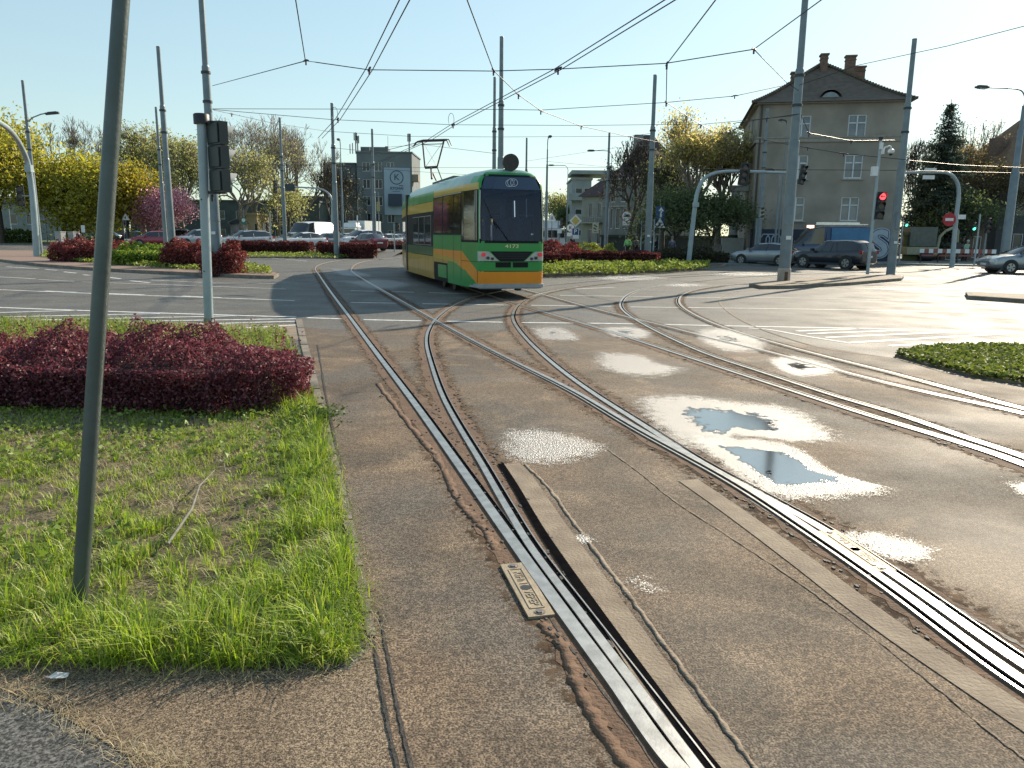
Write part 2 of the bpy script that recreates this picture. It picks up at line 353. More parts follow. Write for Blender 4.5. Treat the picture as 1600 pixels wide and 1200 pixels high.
# worn sandy bands and wide joints beside the switch
m = MB(); ribbon(m, [(1205, 1330), (1096, 1200), (1000, 1068), (900, 925), (840, 835), (800, 765), (777, 728)], 0.0, .05, .0178, None, 8)  # flat strip, the dark of an open gap painted on
tag(m.build('switch_gap_shade', GROOVE_SHADE), 'long flat strip painted black as the shaded gap beside the near switch blade', 'switch gap')
m = MB(); ribbon(m, [(1225, 1330), (1135, 1215), (1040, 1085), (935, 930), (860, 820), (815, 750), (795, 728)], -.085, .085, .0165, None, 8); struct(m.build('concrete_strip', SAND))
m = MB(); ribbon(m, [(1230, 1290), (1165, 1192), (1070, 1060), (980, 935), (905, 835), (855, 765), (818, 728)], .0, .022, .006, .0125, 14, jit=.006, rng=RNG, uneven=.002)
struct(m.build('joint_bead', JOINT))
m = MB(); ribbon(m, [(1700, 1265), (1560, 1160), (1440, 1060), (1300, 952), (1180, 868), (1060, 790), (1000, 742), (950, 705)], 0, .010, .0124, None, 14, jit=.005, rng=RNG); struct(m.build('joint_bead', JOINT))
m = MB(); ribbon(m, [(1700, 1185), (1560, 1092), (1400, 985), (1260, 880), (1150, 800), (1080, 752)], -.10, .05, .0122, None, 8); struct(m.build('concrete_strip', SAND))
m = MB(); ribbon(m, [(1150, 1330), (1010, 1190), (940, 1092), (905, 1010), (868, 972)], -.1, -.045, .006, .0125, 14, jit=.012, rng=RNG, uneven=.002)
ribbon(m, [(795, 862), (770, 820), (735, 785), (700, 720), (650, 662), (600, 600)], -.10, -.045, .006, .0115, 16, jit=.014, rng=RNG, uneven=.002); struct(m.build('rusty_joint', RUST))
m = MB()
for off in (0, .045):
    ribbon(m, [(648, 1330), (618, 1205), (597, 1100), (583, 1010), (575, 960)], off, off + .012, .0125, None, 10, jit=.003, rng=RNG)
ribbon(m, [(497, 540), (515, 640), (540, 760), (560, 860), (583, 985)], .0, .02, .0125, None, 12, jit=.006, rng=RNG)
ribbon(m, [(1090, 1330), (1010, 1185), (900, 1030), (850, 960), (800, 900), (786, 880)], .0, .008, .0127, None, 10, jit=.003, rng=RNG)
for ln in ([(1290, 855), (1180, 790), (1080, 710), (985, 650)], [(1640, 1040), (1500, 960), (1385, 895)]):
    ribbon(m, ln, .0, .022, .0129, None, 14, jit=.010, rng=RNG)
struct(m.build('bed_seam', TAR))
m = MB(); ribbon(m, [(1480, 585), (1400, 562), (1300, 548), (1225, 528), (1165, 505), (1130, 482), (1124, 467), (1140, 457)], 0, .04, .0105, None, 10); struct(m.build('bed_edge', SAND))
# dirt worked into the asphalt along each rail
def dirtmat():
    m, n, b, L = nodes('rail side dirt'); g = n.nodes.new('ShaderNodeNewGeometry'); t = n.nodes.new('ShaderNodeTexNoise'); t.inputs['Scale'].default_value = 16; t.inputs['Detail'].default_value = 9; t.inputs['Roughness'].default_value = .75; L.new(g.outputs['Position'], t.inputs['Vector'])
    a = n.nodes.new('ShaderNodeAttribute'); a.attribute_name = 'wet'; ad = n.nodes.new('ShaderNodeMath'); ad.operation = 'MULTIPLY_ADD'; L.new(a.outputs['Fac'], ad.inputs[0]); ad.inputs[1].default_value = .34; L.new(t.outputs['Fac'], ad.inputs[2])
    r = n.nodes.new('ShaderNodeValToRGB'); r.color_ramp.elements[0].position = .60; r.color_ramp.elements[1].position = .70; r.color_ramp.elements[0].color = (0, 0, 0, 1); r.color_ramp.elements[1].color = (1, 1, 1, 1); L.new(ad.outputs[0], r.inputs[0]); L.new(r.outputs[0], b.inputs['Alpha'])
    t2 = n.nodes.new('ShaderNodeTexNoise'); t2.inputs['Scale'].default_value = 7; t2.inputs['Detail'].default_value = 8; L.new(g.outputs['Position'], t2.inputs['Vector']); c = n.nodes.new('ShaderNodeValToRGB'); e = c.color_ramp.elements; e[0].position = .38; e[0].color = (.06, .04, .028, 1); e[1].position = .62; e[1].color = (.19, .125, .08, 1); L.new(t2.outputs['Fac'], c.inputs[0]); L.new(c.outputs[0], b.inputs['Base Color']); b.inputs['Roughness'].default_value = .95; b.inputs['Specular IOR Level'].default_value = .1
    bm = n.nodes.new('ShaderNodeBump'); bm.inputs['Strength'].default_value = .8; bm.inputs['Distance'].default_value = .01; L.new(t.outputs['Fac'], bm.inputs['Height']); L.new(bm.outputs[0], b.inputs['Normal']); return m
DIRT = dirtmat()
def dirtband(line, w, z):
    mb = MB(); wt = []
    for a_, b_, wa, wb in ((-w * .85, -.06, 0, .85), (-.06, .06, 1, 1), (.06, w * .85, .85, 0)):
        k0 = len(mb.v); ribbon(mb, line, a_, b_, z, None, 6); nn = (len(mb.v) - k0) // 2; wt += [wa] * nn + [wb] * nn
    o = mb.build('rail_dirt', DIRT); at_ = o.data.attributes.new('wet', 'FLOAT', 'POINT'); at_.data.foreach_set('value', wt); struct(o)
for i_, (ln, ww) in enumerate(((RA1[:12], .32), (RA2[:12], .36), (RB1[2:15], .34), (RB2[:15], .34), (RD, .3), (RE[:11], .28), (RF, .28), (RG[:12], .22))): dirtband(ln, ww, .0088 + i_ * .00015)
# crumbled dark edges along the rails
m = MB()
def crumbs(line, off, n, spread, smin, smax):
    P = [G(p.x, p.y) for p in smooth([(a, b, 0) for a, b in line], 10)]
    for _ in range(n):
        i = RNG.randrange(len(P) - 1); p = P[i].lerp(P[i + 1], RNG.random()); t = (P[i + 1] - P[i]).normalized(); q = p + Vector((t.y, -t.x, 0)) * (off + RNG.gauss(0, spread))
        r = RNG.uniform(smin, smax); k = RNG.randint(5, 7); an = RNG.random() * 6.28; s2 = RNG.uniform(1, 2.6)
        pts = []
        for j in range(k):
            a = 6.283 * j / k; l = r * RNG.uniform(.6, 1.2); v = Vector((math.cos(a) * l * s2, math.sin(a) * l, 0)); v.rotate(Euler((0, 0, math.atan2(t.y, t.x)))); pts.append(q + v)
        m.prism(pts, .006, .0135 + RNG.random() * .004)
for ln in (RA1[2:11], RB1[4:11]): crumbs(ln, .13, 130, .03, .004, .014); crumbs(ln, -.11, 70, .03, .004, .012)
for ln in (RA2[1:10], RB2[2:10]): crumbs(ln, .10, 130, .03, .004, .014); crumbs(ln, -.14, 60, .03, .004, .013)
for ln in (RD[1:7], RE[1:8], RF[1:7]): crumbs(ln, -.1, 40, .04, .006, .016)
tag(m.build('asphalt_crumbs', TAR), 'dark crumbled asphalt bits scattered along the rail joints', 'debris', kind='stuff')
# cover plates beside the rails
PLATE = mat('sandy iron cover', (.36, .29, .20), (.28, .22, .15), .6, .25, 18, .15, 90)
def cover(px, label):
    C = [G(*p, .012) for p in px]; o = (C[0] + C[1] + C[2] + C[3]) / 4; t = T('cover_plate', label, 'cover plate', (o.x, o.y, 0), group='cover plates bolted beside the rails')
    ay = ((C[3] - C[0]) + (C[2] - C[1])).normalized(); ax = Vector((ay.y, -ay.x, 0)); ln = (C[3] - C[0]).length; wd = abs((C[1] - C[0]).dot(ax))
    m = MB(); m.plate((0, 0, .004), ax, ay, rect(wd, ln), .017); m.build('plate', PLATE, t)
    m = MB()
    for x in (-.27, .27): m.plate(ax * wd * x + Vector((0, 0, .0205)), ax, ay, rect(.008, ln * .74), .004)
    for y in (-.37, .37): m.plate(ay * ln * y + Vector((0, 0, .0205)), ax, ay, rect(wd * .56, .008), .004)
    m.build('rib', mat('raised iron rib', (.42, .34, .24), (.34, .27, .19), .55, .3, 20), t)
    m = MB(); m.plate(Vector((0, 0, .0205)), ax, ay, circ(.028, 8), .0015); m.build('key_hole', BLACK, t)
    for s in (-1, 1):
        m = MB(); m.plate(ay * ln * .44 * s + Vector((0, 0, .0205)), ax, ay, circ(.026, 14), .003); m.plate(ay * ln * .44 * s + Vector((0, 0, .0235)), ax, ay, circ(.017, 6), .004); m.build('bolt', RAILD, t)
    rot = Matrix(((-ay.x, ax.x, 0), (-ay.y, ax.y, 0), (0, 0, 1)))
    for s, tx in ((1, 'KIHN'), (-1, 'VEPEP')): text_mesh(tx, wd * .48, MATS['raised iron rib'], t, ay * ln * .19 * s + Vector((0, 0, .0215)), rot, 'embossed_lettering', .003)
    return t
cover([(826, 967), (868, 964), (812, 880), (786, 884)], 'sandy iron cover plate beside the near left rail')
cover([(1371, 896), (1400, 893), (1303, 830), (1280, 832)], 'flat iron cover plate beside the white puddle at the right rail')

# ------------------------------------------------------------------ puddles
def puddle_mat():
    m, n, b, L = nodes('wet film and water'); N = n.nodes
    at_ = N.new('ShaderNodeAttribute'); at_.attribute_name = 'wet'; g = N.new('ShaderNodeNewGeometry')
    t = N.new('ShaderNodeTexNoise'); t.inputs['Scale'].default_value = 9; t.inputs['Detail'].default_value = 8; t.inputs['Roughness'].default_value = .7; L.new(g.outputs['Position'], t.inputs['Vector'])
    def math_(op, a, bb, clamp=False):
        x = N.new('ShaderNodeMath'); x.operation = op; x.use_clamp = clamp
        for i, q in enumerate((a, bb)):
            if isinstance(q, (int, float)): x.inputs[i].default_value = q
            else: L.new(q, x.inputs[i])
        return x.outputs[0]
    s = math_('ADD', at_.outputs['Fac'], math_('MULTIPLY', math_('SUBTRACT', t.outputs['Fac'], .5), .75))
    grain = N.new('ShaderNodeTexNoise'); grain.inputs['Scale'].default_value = 75; grain.inputs['Detail'].default_value = 2; L.new(g.outputs['Position'], grain.inputs['Vector'])
    cov = math_('MULTIPLY', math_('SUBTRACT', s, .22), 2.6, True)
    thr = math_('MULTIPLY', math_('SUBTRACT', math_('ADD', cov, math_('MULTIPLY', math_('SUBTRACT', grain.outputs['Fac'], .5), 2.0)), .30), 2.2, True)
    water = math_('MULTIPLY', math_('SUBTRACT', s, .84), 7, True)
    b.inputs['Base Color'].default_value = (.05, .04, .033, 1); b.inputs['IOR'].default_value = 3.0; b.inputs['Specular IOR Level'].default_value = 1.0
    rg = N.new('ShaderNodeMapRange'); L.new(water, rg.inputs[0]); rg.inputs[3].default_value = .50; rg.inputs[4].default_value = .10; L.new(rg.outputs[0], b.inputs['Roughness'])
    g2 = N.new('ShaderNodeTexNoise'); g2.inputs['Scale'].default_value = 70; g2.inputs['Detail'].default_value = 3; L.new(g.outputs['Position'], g2.inputs['Vector'])
    bm = N.new('ShaderNodeBump'); bm.inputs['Distance'].default_value = .02; L.new(g2.outputs['Fac'], bm.inputs['Height'])
    L.new(math_('SUBTRACT', 1.0, water, True), bm.inputs['Strength']); L.new(bm.outputs[0], b.inputs['Normal'])
    L.new(math_('MAXIMUM', math_('MULTIPLY', thr, .55), water), b.inputs['Alpha'])
    return m
PUD = puddle_mat()
PZ = [0.0]
def puddle(px, peak=1.0, z=.0150):
    PZ[0] += .00012; z += PZ[0]
    P = [G(*p) for p in px]; c = sum(P, Vector()) / len(P); P = [G(p.x, p.y) for p in smooth([(a, b, 0) for a, b in px + [px[0]]], 4)][:-1]
    n = len(P); rings = 6; vs = []; wt = []
    for k in range(rings + 1):
        f = 1.32 * (1 - k / rings)
        for p in P: q = c + (p - c) * f; vs.append((q.x, q.y, z)); wt.append(peak * min(1, (k / rings) * 1.25))
    fs = []
    for k in range(rings):
        for i in range(n): fs.append((k * n + i, k * n + (i + 1) % n, (k + 1) * n + (i + 1) % n, (k + 1) * n + i))
    mb = MB(); mb.add(vs, fs); o = mb.build('puddle', PUD); a = o.data.attributes.new('wet', 'FLOAT', 'POINT'); a.data.foreach_set('value', wt)
    if o.data.polygons[0].normal.z < 0: o.data.flip_normals()
    return struct(o)
puddle([(990, 622), (1060, 618), (1150, 628), (1240, 640), (1290, 668), (1312, 690), (1240, 694), (1150, 684), (1120, 706), (1060, 700), (1010, 660)], 1.12)
puddle([(1070, 680), (1180, 688), (1250, 705), (1300, 740), (1385, 766), (1330, 778), (1230, 782), (1180, 765), (1130, 730)], 1.32)
puddle([(1285, 838), (1340, 828), (1420, 842), (1468, 860), (1472, 884), (1400, 886), (1360, 870)], .74)
puddle([(925, 548), (1000, 553), (1040, 570), (1082, 580), (1040, 594), (965, 590), (920, 572)], .8)
puddle([(1196, 562), (1240, 556), (1320, 580), (1262, 592), (1220, 584)], .98)
puddle([(1080, 516), (1130, 512), (1195, 530), (1200, 550), (1140, 554), (1090, 535)], .9)
puddle([(930, 513), (985, 511), (1022, 520), (1008, 532), (955, 528)], .9)
puddle([(825, 513), (880, 512), (912, 534), (845, 533)], .85)
puddle([(770, 670), (850, 668), (940, 690), (965, 705), (900, 730), (820, 735), (775, 720)], .74)
puddle([(888, 838), (915, 834), (938, 846), (915, 858), (892, 852)], .55)
puddle([(1560, 755), (1600, 750), (1660, 775), (1600, 790)], .5)
puddle([(960, 880), (1030, 900), (1060, 940), (1000, 945), (960, 915)], .36)
puddle([(520, 440), (600, 436), (660, 446), (590, 456)], .8)
puddle([(510, 418), (560, 424), (590, 434), (530, 432)], .8)
for lo, hi, y0, y1, pk in ((905, 1060, 430, 441, .75), (1000, 1130, 442, 451, .55), (1080, 1240, 425, 433, .7), (1240, 1500, 432, 440, .6), (1280, 1540, 449, 455, .5)):
    puddle([(lo, (y0 + y1) / 2), ((lo + hi) / 2, y0), (hi, (y0 + y1) / 2), ((lo + hi) / 2, y1)], pk)

# ------------------------------------------------------------------ painted markings
mk = MB(); RM = random.Random(3)
def line(pts, wd, z=.0085, k=6):
    ribbon(mk, pts, -wd / 2, wd / 2, z, None, k)
line([(-300, 470), (0, 481), (230, 489), (462, 496)], .13); line([(480, 497), (556, 499.5)], .13); line([(568, 500), (658, 502)], .13); line([(695, 502.5), (786, 504)], .13)
line([(813, 504.6), (950, 506), (1200, 511), (1400, 515), (1600, 521), (1900, 532)], .13)
line([(-300, 440), (0, 453), (172, 460), (344, 466), (460, 470)], .11); line([(548, 473), (640, 474.5)], .11); line([(660, 475), (787, 477)], .11); line([(830, 477.5), (955, 479)], .11); line([(985, 480), (1150, 482), (1400, 486), (1600, 491), (1900, 500)], .11)
for a, b in (((70, 457), (120, 459)), ((165, 461), (225, 463)), ((285, 465), (345, 467.5))): line([(a[0], a[1] - 2), (b[0], b[1] - 2)], .14)
line([(-200, 424), (0, 433), (55, 436)], .1); line([(60, 437), (140, 441), (312, 447), (447, 452)], .08); line([(548, 454.5), (647, 457)], .1); line([(670, 457.5), (748, 460)], .1); line([(875, 462), (1020, 464)], .1); line([(1050, 465), (1300, 467), (1600, 477)], .09)
for a in ((10, 417, 36, 418.5), (33, 418.5, 60, 420), (70, 421, 90, 422.5), (100, 425, 119, 427), (130, 429.5, 140, 430.5), (165, 433, 189, 436), (203, 439, 234, 442)): line([a[:2], a[2:]], .13)
line([(236, 438), (316, 441.5)], .09); line([(331, 442.5), (431, 443)], .09)
for a in (((-40, 490), (120, 485.5)), ((-60, 497), (250, 490.5)), ((60, 500.5), (370, 494)), ((180, 503), (462, 498.5)), ((300, 507), (462, 502.5)), ((385, 513), (465, 508))): line(list(a), .12)
for a in (((1245, 518), (1345, 514)), ((1262, 522), (1430, 516)), ((1290, 528), (1500, 518.5)), ((1330, 536), (1585, 521)), ((1390, 541), (1700, 525))): line(list(a), .13)
line([(1170, 513), (1205, 516), (1260, 526), (1330, 537)], .08)
for a in (((375, 395), (470, 401)), ((395, 401), (480, 408)), ((430, 392), (560, 396)), ((20, 388), (70, 391)), ((40, 379), (95, 380)), ((900, 452), (960, 449)), ((1325, 441), (1470, 444)), ((1440, 455), (1600, 460)), ((1500, 436), (1600, 438))): line(list(a), .12)
struct(mk.build('road_marking', MARK))
# shaded pavement strip far right, right islands
def island(name, px, h, top, kerbm=PAVE, kw=.14):
    P = [G(*p) for p in px]; c = sum(P, Vector()) / len(P)
    mb = MB(); mb.prism(P, 0, h); struct(mb.build('kerb', kerbm))
    Q = [p + (c - p).normalized() * kw for p in P]
    mb = MB(); mb.flat(Q, h + .004); return struct(mb.build(name, top))
island('island_pavement', [(-160, 392), (-40, 404), (20, 411), (60, 416), (120, 421), (200, 426), (300, 431), (400, 435.5), (428, 436), (436, 432), (405, 424), (380, 414), (340, 405), (200, 396), (60, 390), (-100, 382)], .13, BRICKP)
island('island_pavement', [(845, 430), (850, 433), (950, 430), (1060, 424), (1130, 418), (1135, 415), (1080, 412), (950, 404), (860, 400)], .12, EARTH)
island('island_pavement', [(1170, 448), (1190, 452), (1235, 451.5), (1330, 446), (1408, 439), (1412, 436), (1390, 433), (1330, 434.5), (1240, 440)], .12, SAND)
island('island_pavement', [(1508, 461), (1512, 468), (1600, 474), (1800, 480), (1800, 468), (1600, 465)], .12, SAND)
island('island_pavement', [(330, 397), (385, 403), (520, 404), (600, 399), (618, 393), (560, 388), (330, 385)], .1, EARTH)
# far pavement before the houses and green strip right front
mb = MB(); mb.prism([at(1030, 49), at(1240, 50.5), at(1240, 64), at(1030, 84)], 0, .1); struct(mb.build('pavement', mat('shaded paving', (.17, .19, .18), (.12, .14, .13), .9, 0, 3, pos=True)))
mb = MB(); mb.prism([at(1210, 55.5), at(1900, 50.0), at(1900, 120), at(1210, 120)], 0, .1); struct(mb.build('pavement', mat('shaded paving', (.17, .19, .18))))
mb = MB(); mb.prism([(-95, 84), (-5, 84), (-5, 150), (-95, 150)], -.02, .46); mb.prism([(-4.9, 84), (40, 84), (110, 66), (110, 150), (-4.9, 150)], -.02, .09); struct(mb.build('lawn', mat('far lawn', (.10, .14, .035), (.06, .085, .02), .95, 0, .6, .2, 6, pos=True)))
mb = MB(); mb.add([(-95, 61, .006), (-9.5, 61, .006), (-9.5, 67.5, .36), (-95, 67.5, .36), (-9.5, 84, .40), (-95, 84, .40)], [(0, 1, 2, 3), (3, 2, 4, 5)]); struct(mb.build('road', ROAD))
# ================================================================== FRONT VERGE: soil, grass, hedge
GR = np.random.default_rng(11)
VERGE = [(-600, 494), (0, 505), (200, 509), (320, 518), (420, 521), (444, 524), (466, 560), (486, 625), (505, 700), (524, 800), (539, 890), (546, 960), (538, 1022), (522, 1040), (300, 1047), (100, 1040), (0, 1032), (-600, 1010)]
VP = [G(*p) for p in VERGE]
SOIL = mat('soil and dead grass', (.20, .155, .085), (.07, .06, .028), .95, 0, 5, 1.0, 40, pos=True, detail=9)
mb = MB(); mb.prism(VP, 0, .016); struct(mb.build('soil', SOIL))
vx = [p.x for p in VP]; vy = [p.y for p in VP]
def scatter(poly, n, rng):
    x0, x1 = min(p[0] for p in poly), max(p[0] for p in poly); y0, y1 = min(p[1] for p in poly), max(p[1] for p in poly); ox = []; oy = []; c = 0
    while c < n:
        x = rng.uniform(x0, x1, n); y = rng.uniform(y0, y1, n); k = inpoly(x, y, poly); ox.append(x[k]); oy.append(y[k]); c += k.sum()
    return np.concatenate(ox)[:n], np.concatenate(oy)[:n]
def blades(x, y, h, wd, rng, z0=.012, lean=.45, ang=None):
    n = len(x); a = rng.uniform(0, 2 * np.pi, n) if ang is None else ang; ln = rng.uniform(.1, 1, n) * lean; dx, dy = np.cos(a), np.sin(a); px, py = -dy * wd / 2, dx * wd / 2
    B = np.stack([x, y, np.full(n, z0)], 1); S = np.stack([px, py, np.zeros(n)], 1)
    mid = B + np.stack([dx * h * ln * .35, dy * h * ln * .35, h * .58], 1); tip = B + np.stack([dx * h * ln * 1.15, dy * h * ln * 1.15, h * (1 - .35 * ln)], 1)
    V = np.stack([B - S, B + S, mid + S * .75, mid - S * .75, tip], 1).reshape(-1, 3); k = np.arange(n)[:, None] * 5
    return V, k + np.array([[0, 1, 2, 3]]), k + np.array([[3, 2, 4]])
def near_only(x, y, m=1.0):           # what the frame could show, a little to the side too
    return (x > -y * .72 - m)
def near_edge(x, y):                  # distance to the kerb side and front side of the verge
    E = [(VP[i], VP[i + 1]) for i in range(5, 14)]; d = np.full(len(x), 9.0)
    for a, b in E:
        ab = b - a; t = np.clip(((x - a.x) * ab.x + (y - a.y) * ab.y) / (ab.x ** 2 + ab.y ** 2), 0, 1); d = np.minimum(d, np.hypot(x - a.x - t * ab.x, y - a.y - t * ab.y))
    return d
GREEN_B = leafmat('grass blades', [(.20, .32, .015), (.32, .46, .02), (.44, .56, .035), (.23, .37, .02), (.56, .56, .14), (.10, .17, .02), (.15, .25, .02)], .5)
STRAW = leafmat('dry straw', [(.55, .45, .27), (.42, .32, .17), (.62, .54, .37), (.30, .22, .11)], .3)
COVER = leafmat('ground cover leaves', [(.12, .20, .025), (.19, .29, .035), (.28, .36, .06), (.16, .22, .06)], .45)
cx_, cy_ = scatter(VP, 19000, GR); k = near_only(cx_, cy_) & (cy_ < 8.0); cx_, cy_ = cx_[k], cy_[k]
ed = near_edge(cx_, cy_); right = np.clip(1 - ed / .40, 0, 1) ** .7; front = np.clip(1 - (cy_ - 3.0) / 1.25, 0, 1)
pat = np.clip((vnoise(cx_, cy_, 2.1) - .42) * 3.2, 0, 1); pat2 = np.clip((vnoise(cx_ + 7, cy_ + 2, 4.7) - .3) * 2.2, 0, 1)
dens = .30 + .65 * pat * pat2 + .95 * right + .85 * front * (.30 + .70 * pat2); k = GR.random(len(cx_)) < dens
cx_, cy_, right, front = cx_[k], cy_[k], right[k], front[k]; nb = 22; n_ = len(cx_)
ch = (.045 + .06 * GR.random(n_) ** 1.5 + right * .12 * GR.uniform(.4, 1.3, n_) + front * .075 * GR.uniform(.2, 1.4, n_)) * (.65 + .7 * vnoise(cx_, cy_, 5.0))
ox, oy = GR.normal(size=(n_, nb)) * .026, GR.normal(size=(n_, nb)) * .026
x = (cx_[:, None] + ox).ravel(); y = (cy_[:, None] + oy).ravel(); h = (ch[:, None] * GR.uniform(.45, 1.15, (n_, nb))).ravel()
LEANA = (np.arctan2(oy, ox) + GR.normal(size=(n_, nb)) * .7).ravel()
def grass(x, y, h, wd, m, nm, lean=.6, ang=None):
    V, F4, F3 = blades(x, y, h, np.broadcast_to(wd, x.shape)[:, None][:, 0], GR, .012, lean, ang); o = fastmesh(nm, V, F4, m, F3=F3); return o
o = grass(x, y, h, .0058, GREEN_B, 'grass', 1.0, LEANA); tag(o, 'bright green grass blades covering the near left verge, tallest along the kerb', 'grass', kind='stuff')
# dry straw lying flat in the middle
x, y = scatter(VP, 110000, GR); k = near_only(x, y) & (y < 8) & (GR.random(len(x)) < np.clip((vnoise(x + 20, y + 3, 1.7) - .30) * 3.2, .12, 1)); x, y = x[k], y[k]
o = grass(x, y, .03 + .06 * GR.random(len(x)), .004, STRAW, 'dry_grass', 2.6); tag(o, 'pale dry straw lying flat between the green grass of the near verge', 'dry grass', kind='stuff')
# dry edge straw along the footpath and the kerb
pts = []
for seg in ([(0, 1072), (90, 1112), (200, 1180), (290, 1215)], [(470, 560), (488, 620), (508, 690)], [(515, 700), (540, 800), (566, 930), (585, 1010)], [(518, 700), (548, 830), (572, 960)], [(0, 1034), (200, 1046), (540, 1054)]):
    P = [G(p.x, p.y) for p in smooth([(a, b, 0) for a, b in seg], 40)]
    for p in P:
        for _ in range(5): pts.append((p.x + GR.normal() * .035, p.y + GR.normal() * .035))
pts = np.array(pts); V, F4, F3 = blades(pts[:, 0], pts[:, 1], .012 + .035 * GR.random(len(pts)), np.full(len(pts), .0025), GR, .008, 3.6)
o = fastmesh('dry_grass', V, F4, STRAW, F3=F3); tag(o, 'rusty dry straw wisps along the footpath edge and the kerb', 'dry grass', kind='stuff')
# low weeds near the hedge and behind it
x, y = scatter(VP, 60000, GR); hb = (y > 5.4); k = near_only(x, y, 2) & (hb | (vnoise(x, y, 1.3) > .62)) & (GR.random(len(x)) < np.clip(.25 + .5 * vnoise(x + 4, y, 2.0), 0, 1)); x, y = x[k], y[k]
P = np.stack([x, y, .04 + .07 * GR.random(len(x)) * (1 + (y > 8))], 1); V, F = leaves(P, .045, GR, .5, .7)
o = fastmesh('ground_cover', V, F, COVER); tag(o, 'low green weeds growing in front of and behind the purple hedge', 'ground cover', kind='stuff')
x, y = scatter(VP, 16000, GR); k = near_only(x, y, 2) & (y > 8.0); x, y = x[k], y[k]
o = grass(x, y, .12 + .16 * GR.random(len(x)), .012, leafmat('yellow green grass', [(.28, .32, .04), (.20, .28, .03), (.34, .36, .07)], .5), 'grass', .8); tag(o, 'yellow green grass standing behind the purple hedge', 'grass', kind='stuff')

def hedge(name, label, cat, outline, h, n, size, cols, rng, group=None, wob=.08, core=(.035, .02, .02), depth=.10, side=.5, minz=.05, flat=.2, rnd_=.22):
    """outline: ground polygon (world); leaf shell over a dark twig core"""
    c = sum((Vector((p[0], p[1], 0)) for p in outline), Vector()) / len(outline); t = T(name, label, cat, (c.x, c.y, 0), 0, group)
    L = [Vector((p[0] - c.x, p[1] - c.y, 0)) for p in outline]; nL = len(L)
    mb = MB(); q = [(p.x * .86, p.y * .86) for p in L]; mb.prism(q, 0.0, h * .60); mb.build('twig_core', mat('twig core ' + name, core, tuple(a * .6 for a in core), .95, 0, 12, 1.0, 30), t)
    per = [(L[(i + 1) % nL] - L[i]).length for i in range(nL)]; tot = sum(per); top = int(n * (1 - side)); sd = n - top
    x, y = scatter(L, top, rng); zt = h * (1 + wob * 2 * (vnoise(x * 1.0 + 31, y + c.y, 2.2) - .5) + wob * (vnoise(x, y, 7.0) - .5))
    de = np.full(top, 9.0)
    for i in range(nL):
        a_, b_ = L[i], L[(i + 1) % nL]; ab = b_ - a_; tt = np.clip(((x - a_.x) * ab.x + (y - a_.y) * ab.y) / max(ab.x ** 2 + ab.y ** 2, 1e-9), 0, 1); de = np.minimum(de, np.hypot(x - a_.x - tt * ab.x, y - a_.y - tt * ab.y))
    zt = zt - h * rnd_ * np.exp(-(de / (.75 * h)) ** 2)
    P1 = np.stack([x, y, zt - depth * rng.random(top) ** 2], 1)
    u = rng.random(sd) * tot; e = np.searchsorted(np.cumsum(per), u); e = np.clip(e, 0, nL - 1); cu = np.concatenate([[0], np.cumsum(per)])[e]; f = (u - cu) / np.array(per)[e]
    A = np.array([(p.x, p.y) for p in L]); B = A[(e + 1) % nL]; A = A[e]; xy = A + (B - A) * f[:, None]; zz = minz + (h * (1 - rnd_ * .8) - minz) * rng.random(sd) ** .8
    ins = (rng.random(sd) ** 1.5) * depth - wob * .6 * vnoise(xy[:, 0] * 1.0, xy[:, 1] + zz, 5.0) * h
    nrm = np.linalg.norm(xy, axis=1)[:, None]; rnd = np.clip((zz / h - .75) * 4, 0, 1)[:, None] * .06 + np.clip(.25 - zz / h, 0, 1)[:, None] * .25
    xy = xy - xy / np.maximum(nrm, .01) * (ins[:, None] + rnd * h)
    P2 = np.concatenate([xy, zz[:, None]], 1); P = np.concatenate([P1, P2]); V, F = leaves(P, size, rng, flat, .55)
    fastmesh('foliage', V, F, leafmat(name + ' leaves ' + str(cols[0]), cols, .4), t); return t
PURPLE = [(.10, .018, .034), (.16, .028, .05), (.24, .05, .08), (.12, .022, .038), (.36, .14, .16), (.06, .014, .02), (.19, .06, .05), (.30, .075, .12)]
hp = [(-9.5, 7.1), (-6.2, 6.95), (-4.8, 7.1), (-3.4, 6.95), (-2.55, 7.0), (-2.15, 7.3), (-2.12, 7.7), (-2.45, 8.3), (-3.0, 8.7), (-4.2, 8.85), (-9.5, 9.0)]
hedge('purple_hedge', 'large purple barberry hedge across the near left verge behind the grass', 'hedge', hp, .66, 120000, .036, PURPLE, GR, side=.42, wob=.34, depth=.20, rnd_=.40)
sx, sy = scatter(hp, 900, GR); hc = sum((Vector((p[0], p[1], 0)) for p in hp), Vector()) / len(hp); mb = MB(); PP = []
for a_, b_ in zip(sx, sy):
    l_ = .16 + .22 * GR.random(); v = Vector((GR.normal() * .35, GR.normal() * .35, 1)).normalized() * l_; p0 = Vector((a_, b_, .40)); p1 = p0 + v; PP += [tuple(p0.lerp(p1, q)) for q in np.linspace(.45, 1.0, 9)]
PP = np.array(PP) + GR.normal(size=(len(PP), 3)) * .012; V, F = leaves(PP, .032, GR, 0, .5); o = fastmesh('sprigs', V - np.array([hc.x, hc.y, 0]), F, leafmat('purple_hedge sprigs', PURPLE, .5), bpy.data.objects['purple_hedge'])
ex = []; 
for i_ in range(2600):
    k_ = GR.random(); A_ = [G(500, 640), G(522, 760), G(541, 900), G(547, 980), G(530, 1036), G(300, 1040), G(0, 1036)]; q = k_ * 5.999; j_ = int(q); p_ = A_[j_].lerp(A_[j_ + 1], q - j_); ex.append((p_.x + GR.normal() * .035, p_.y + GR.normal() * .03))
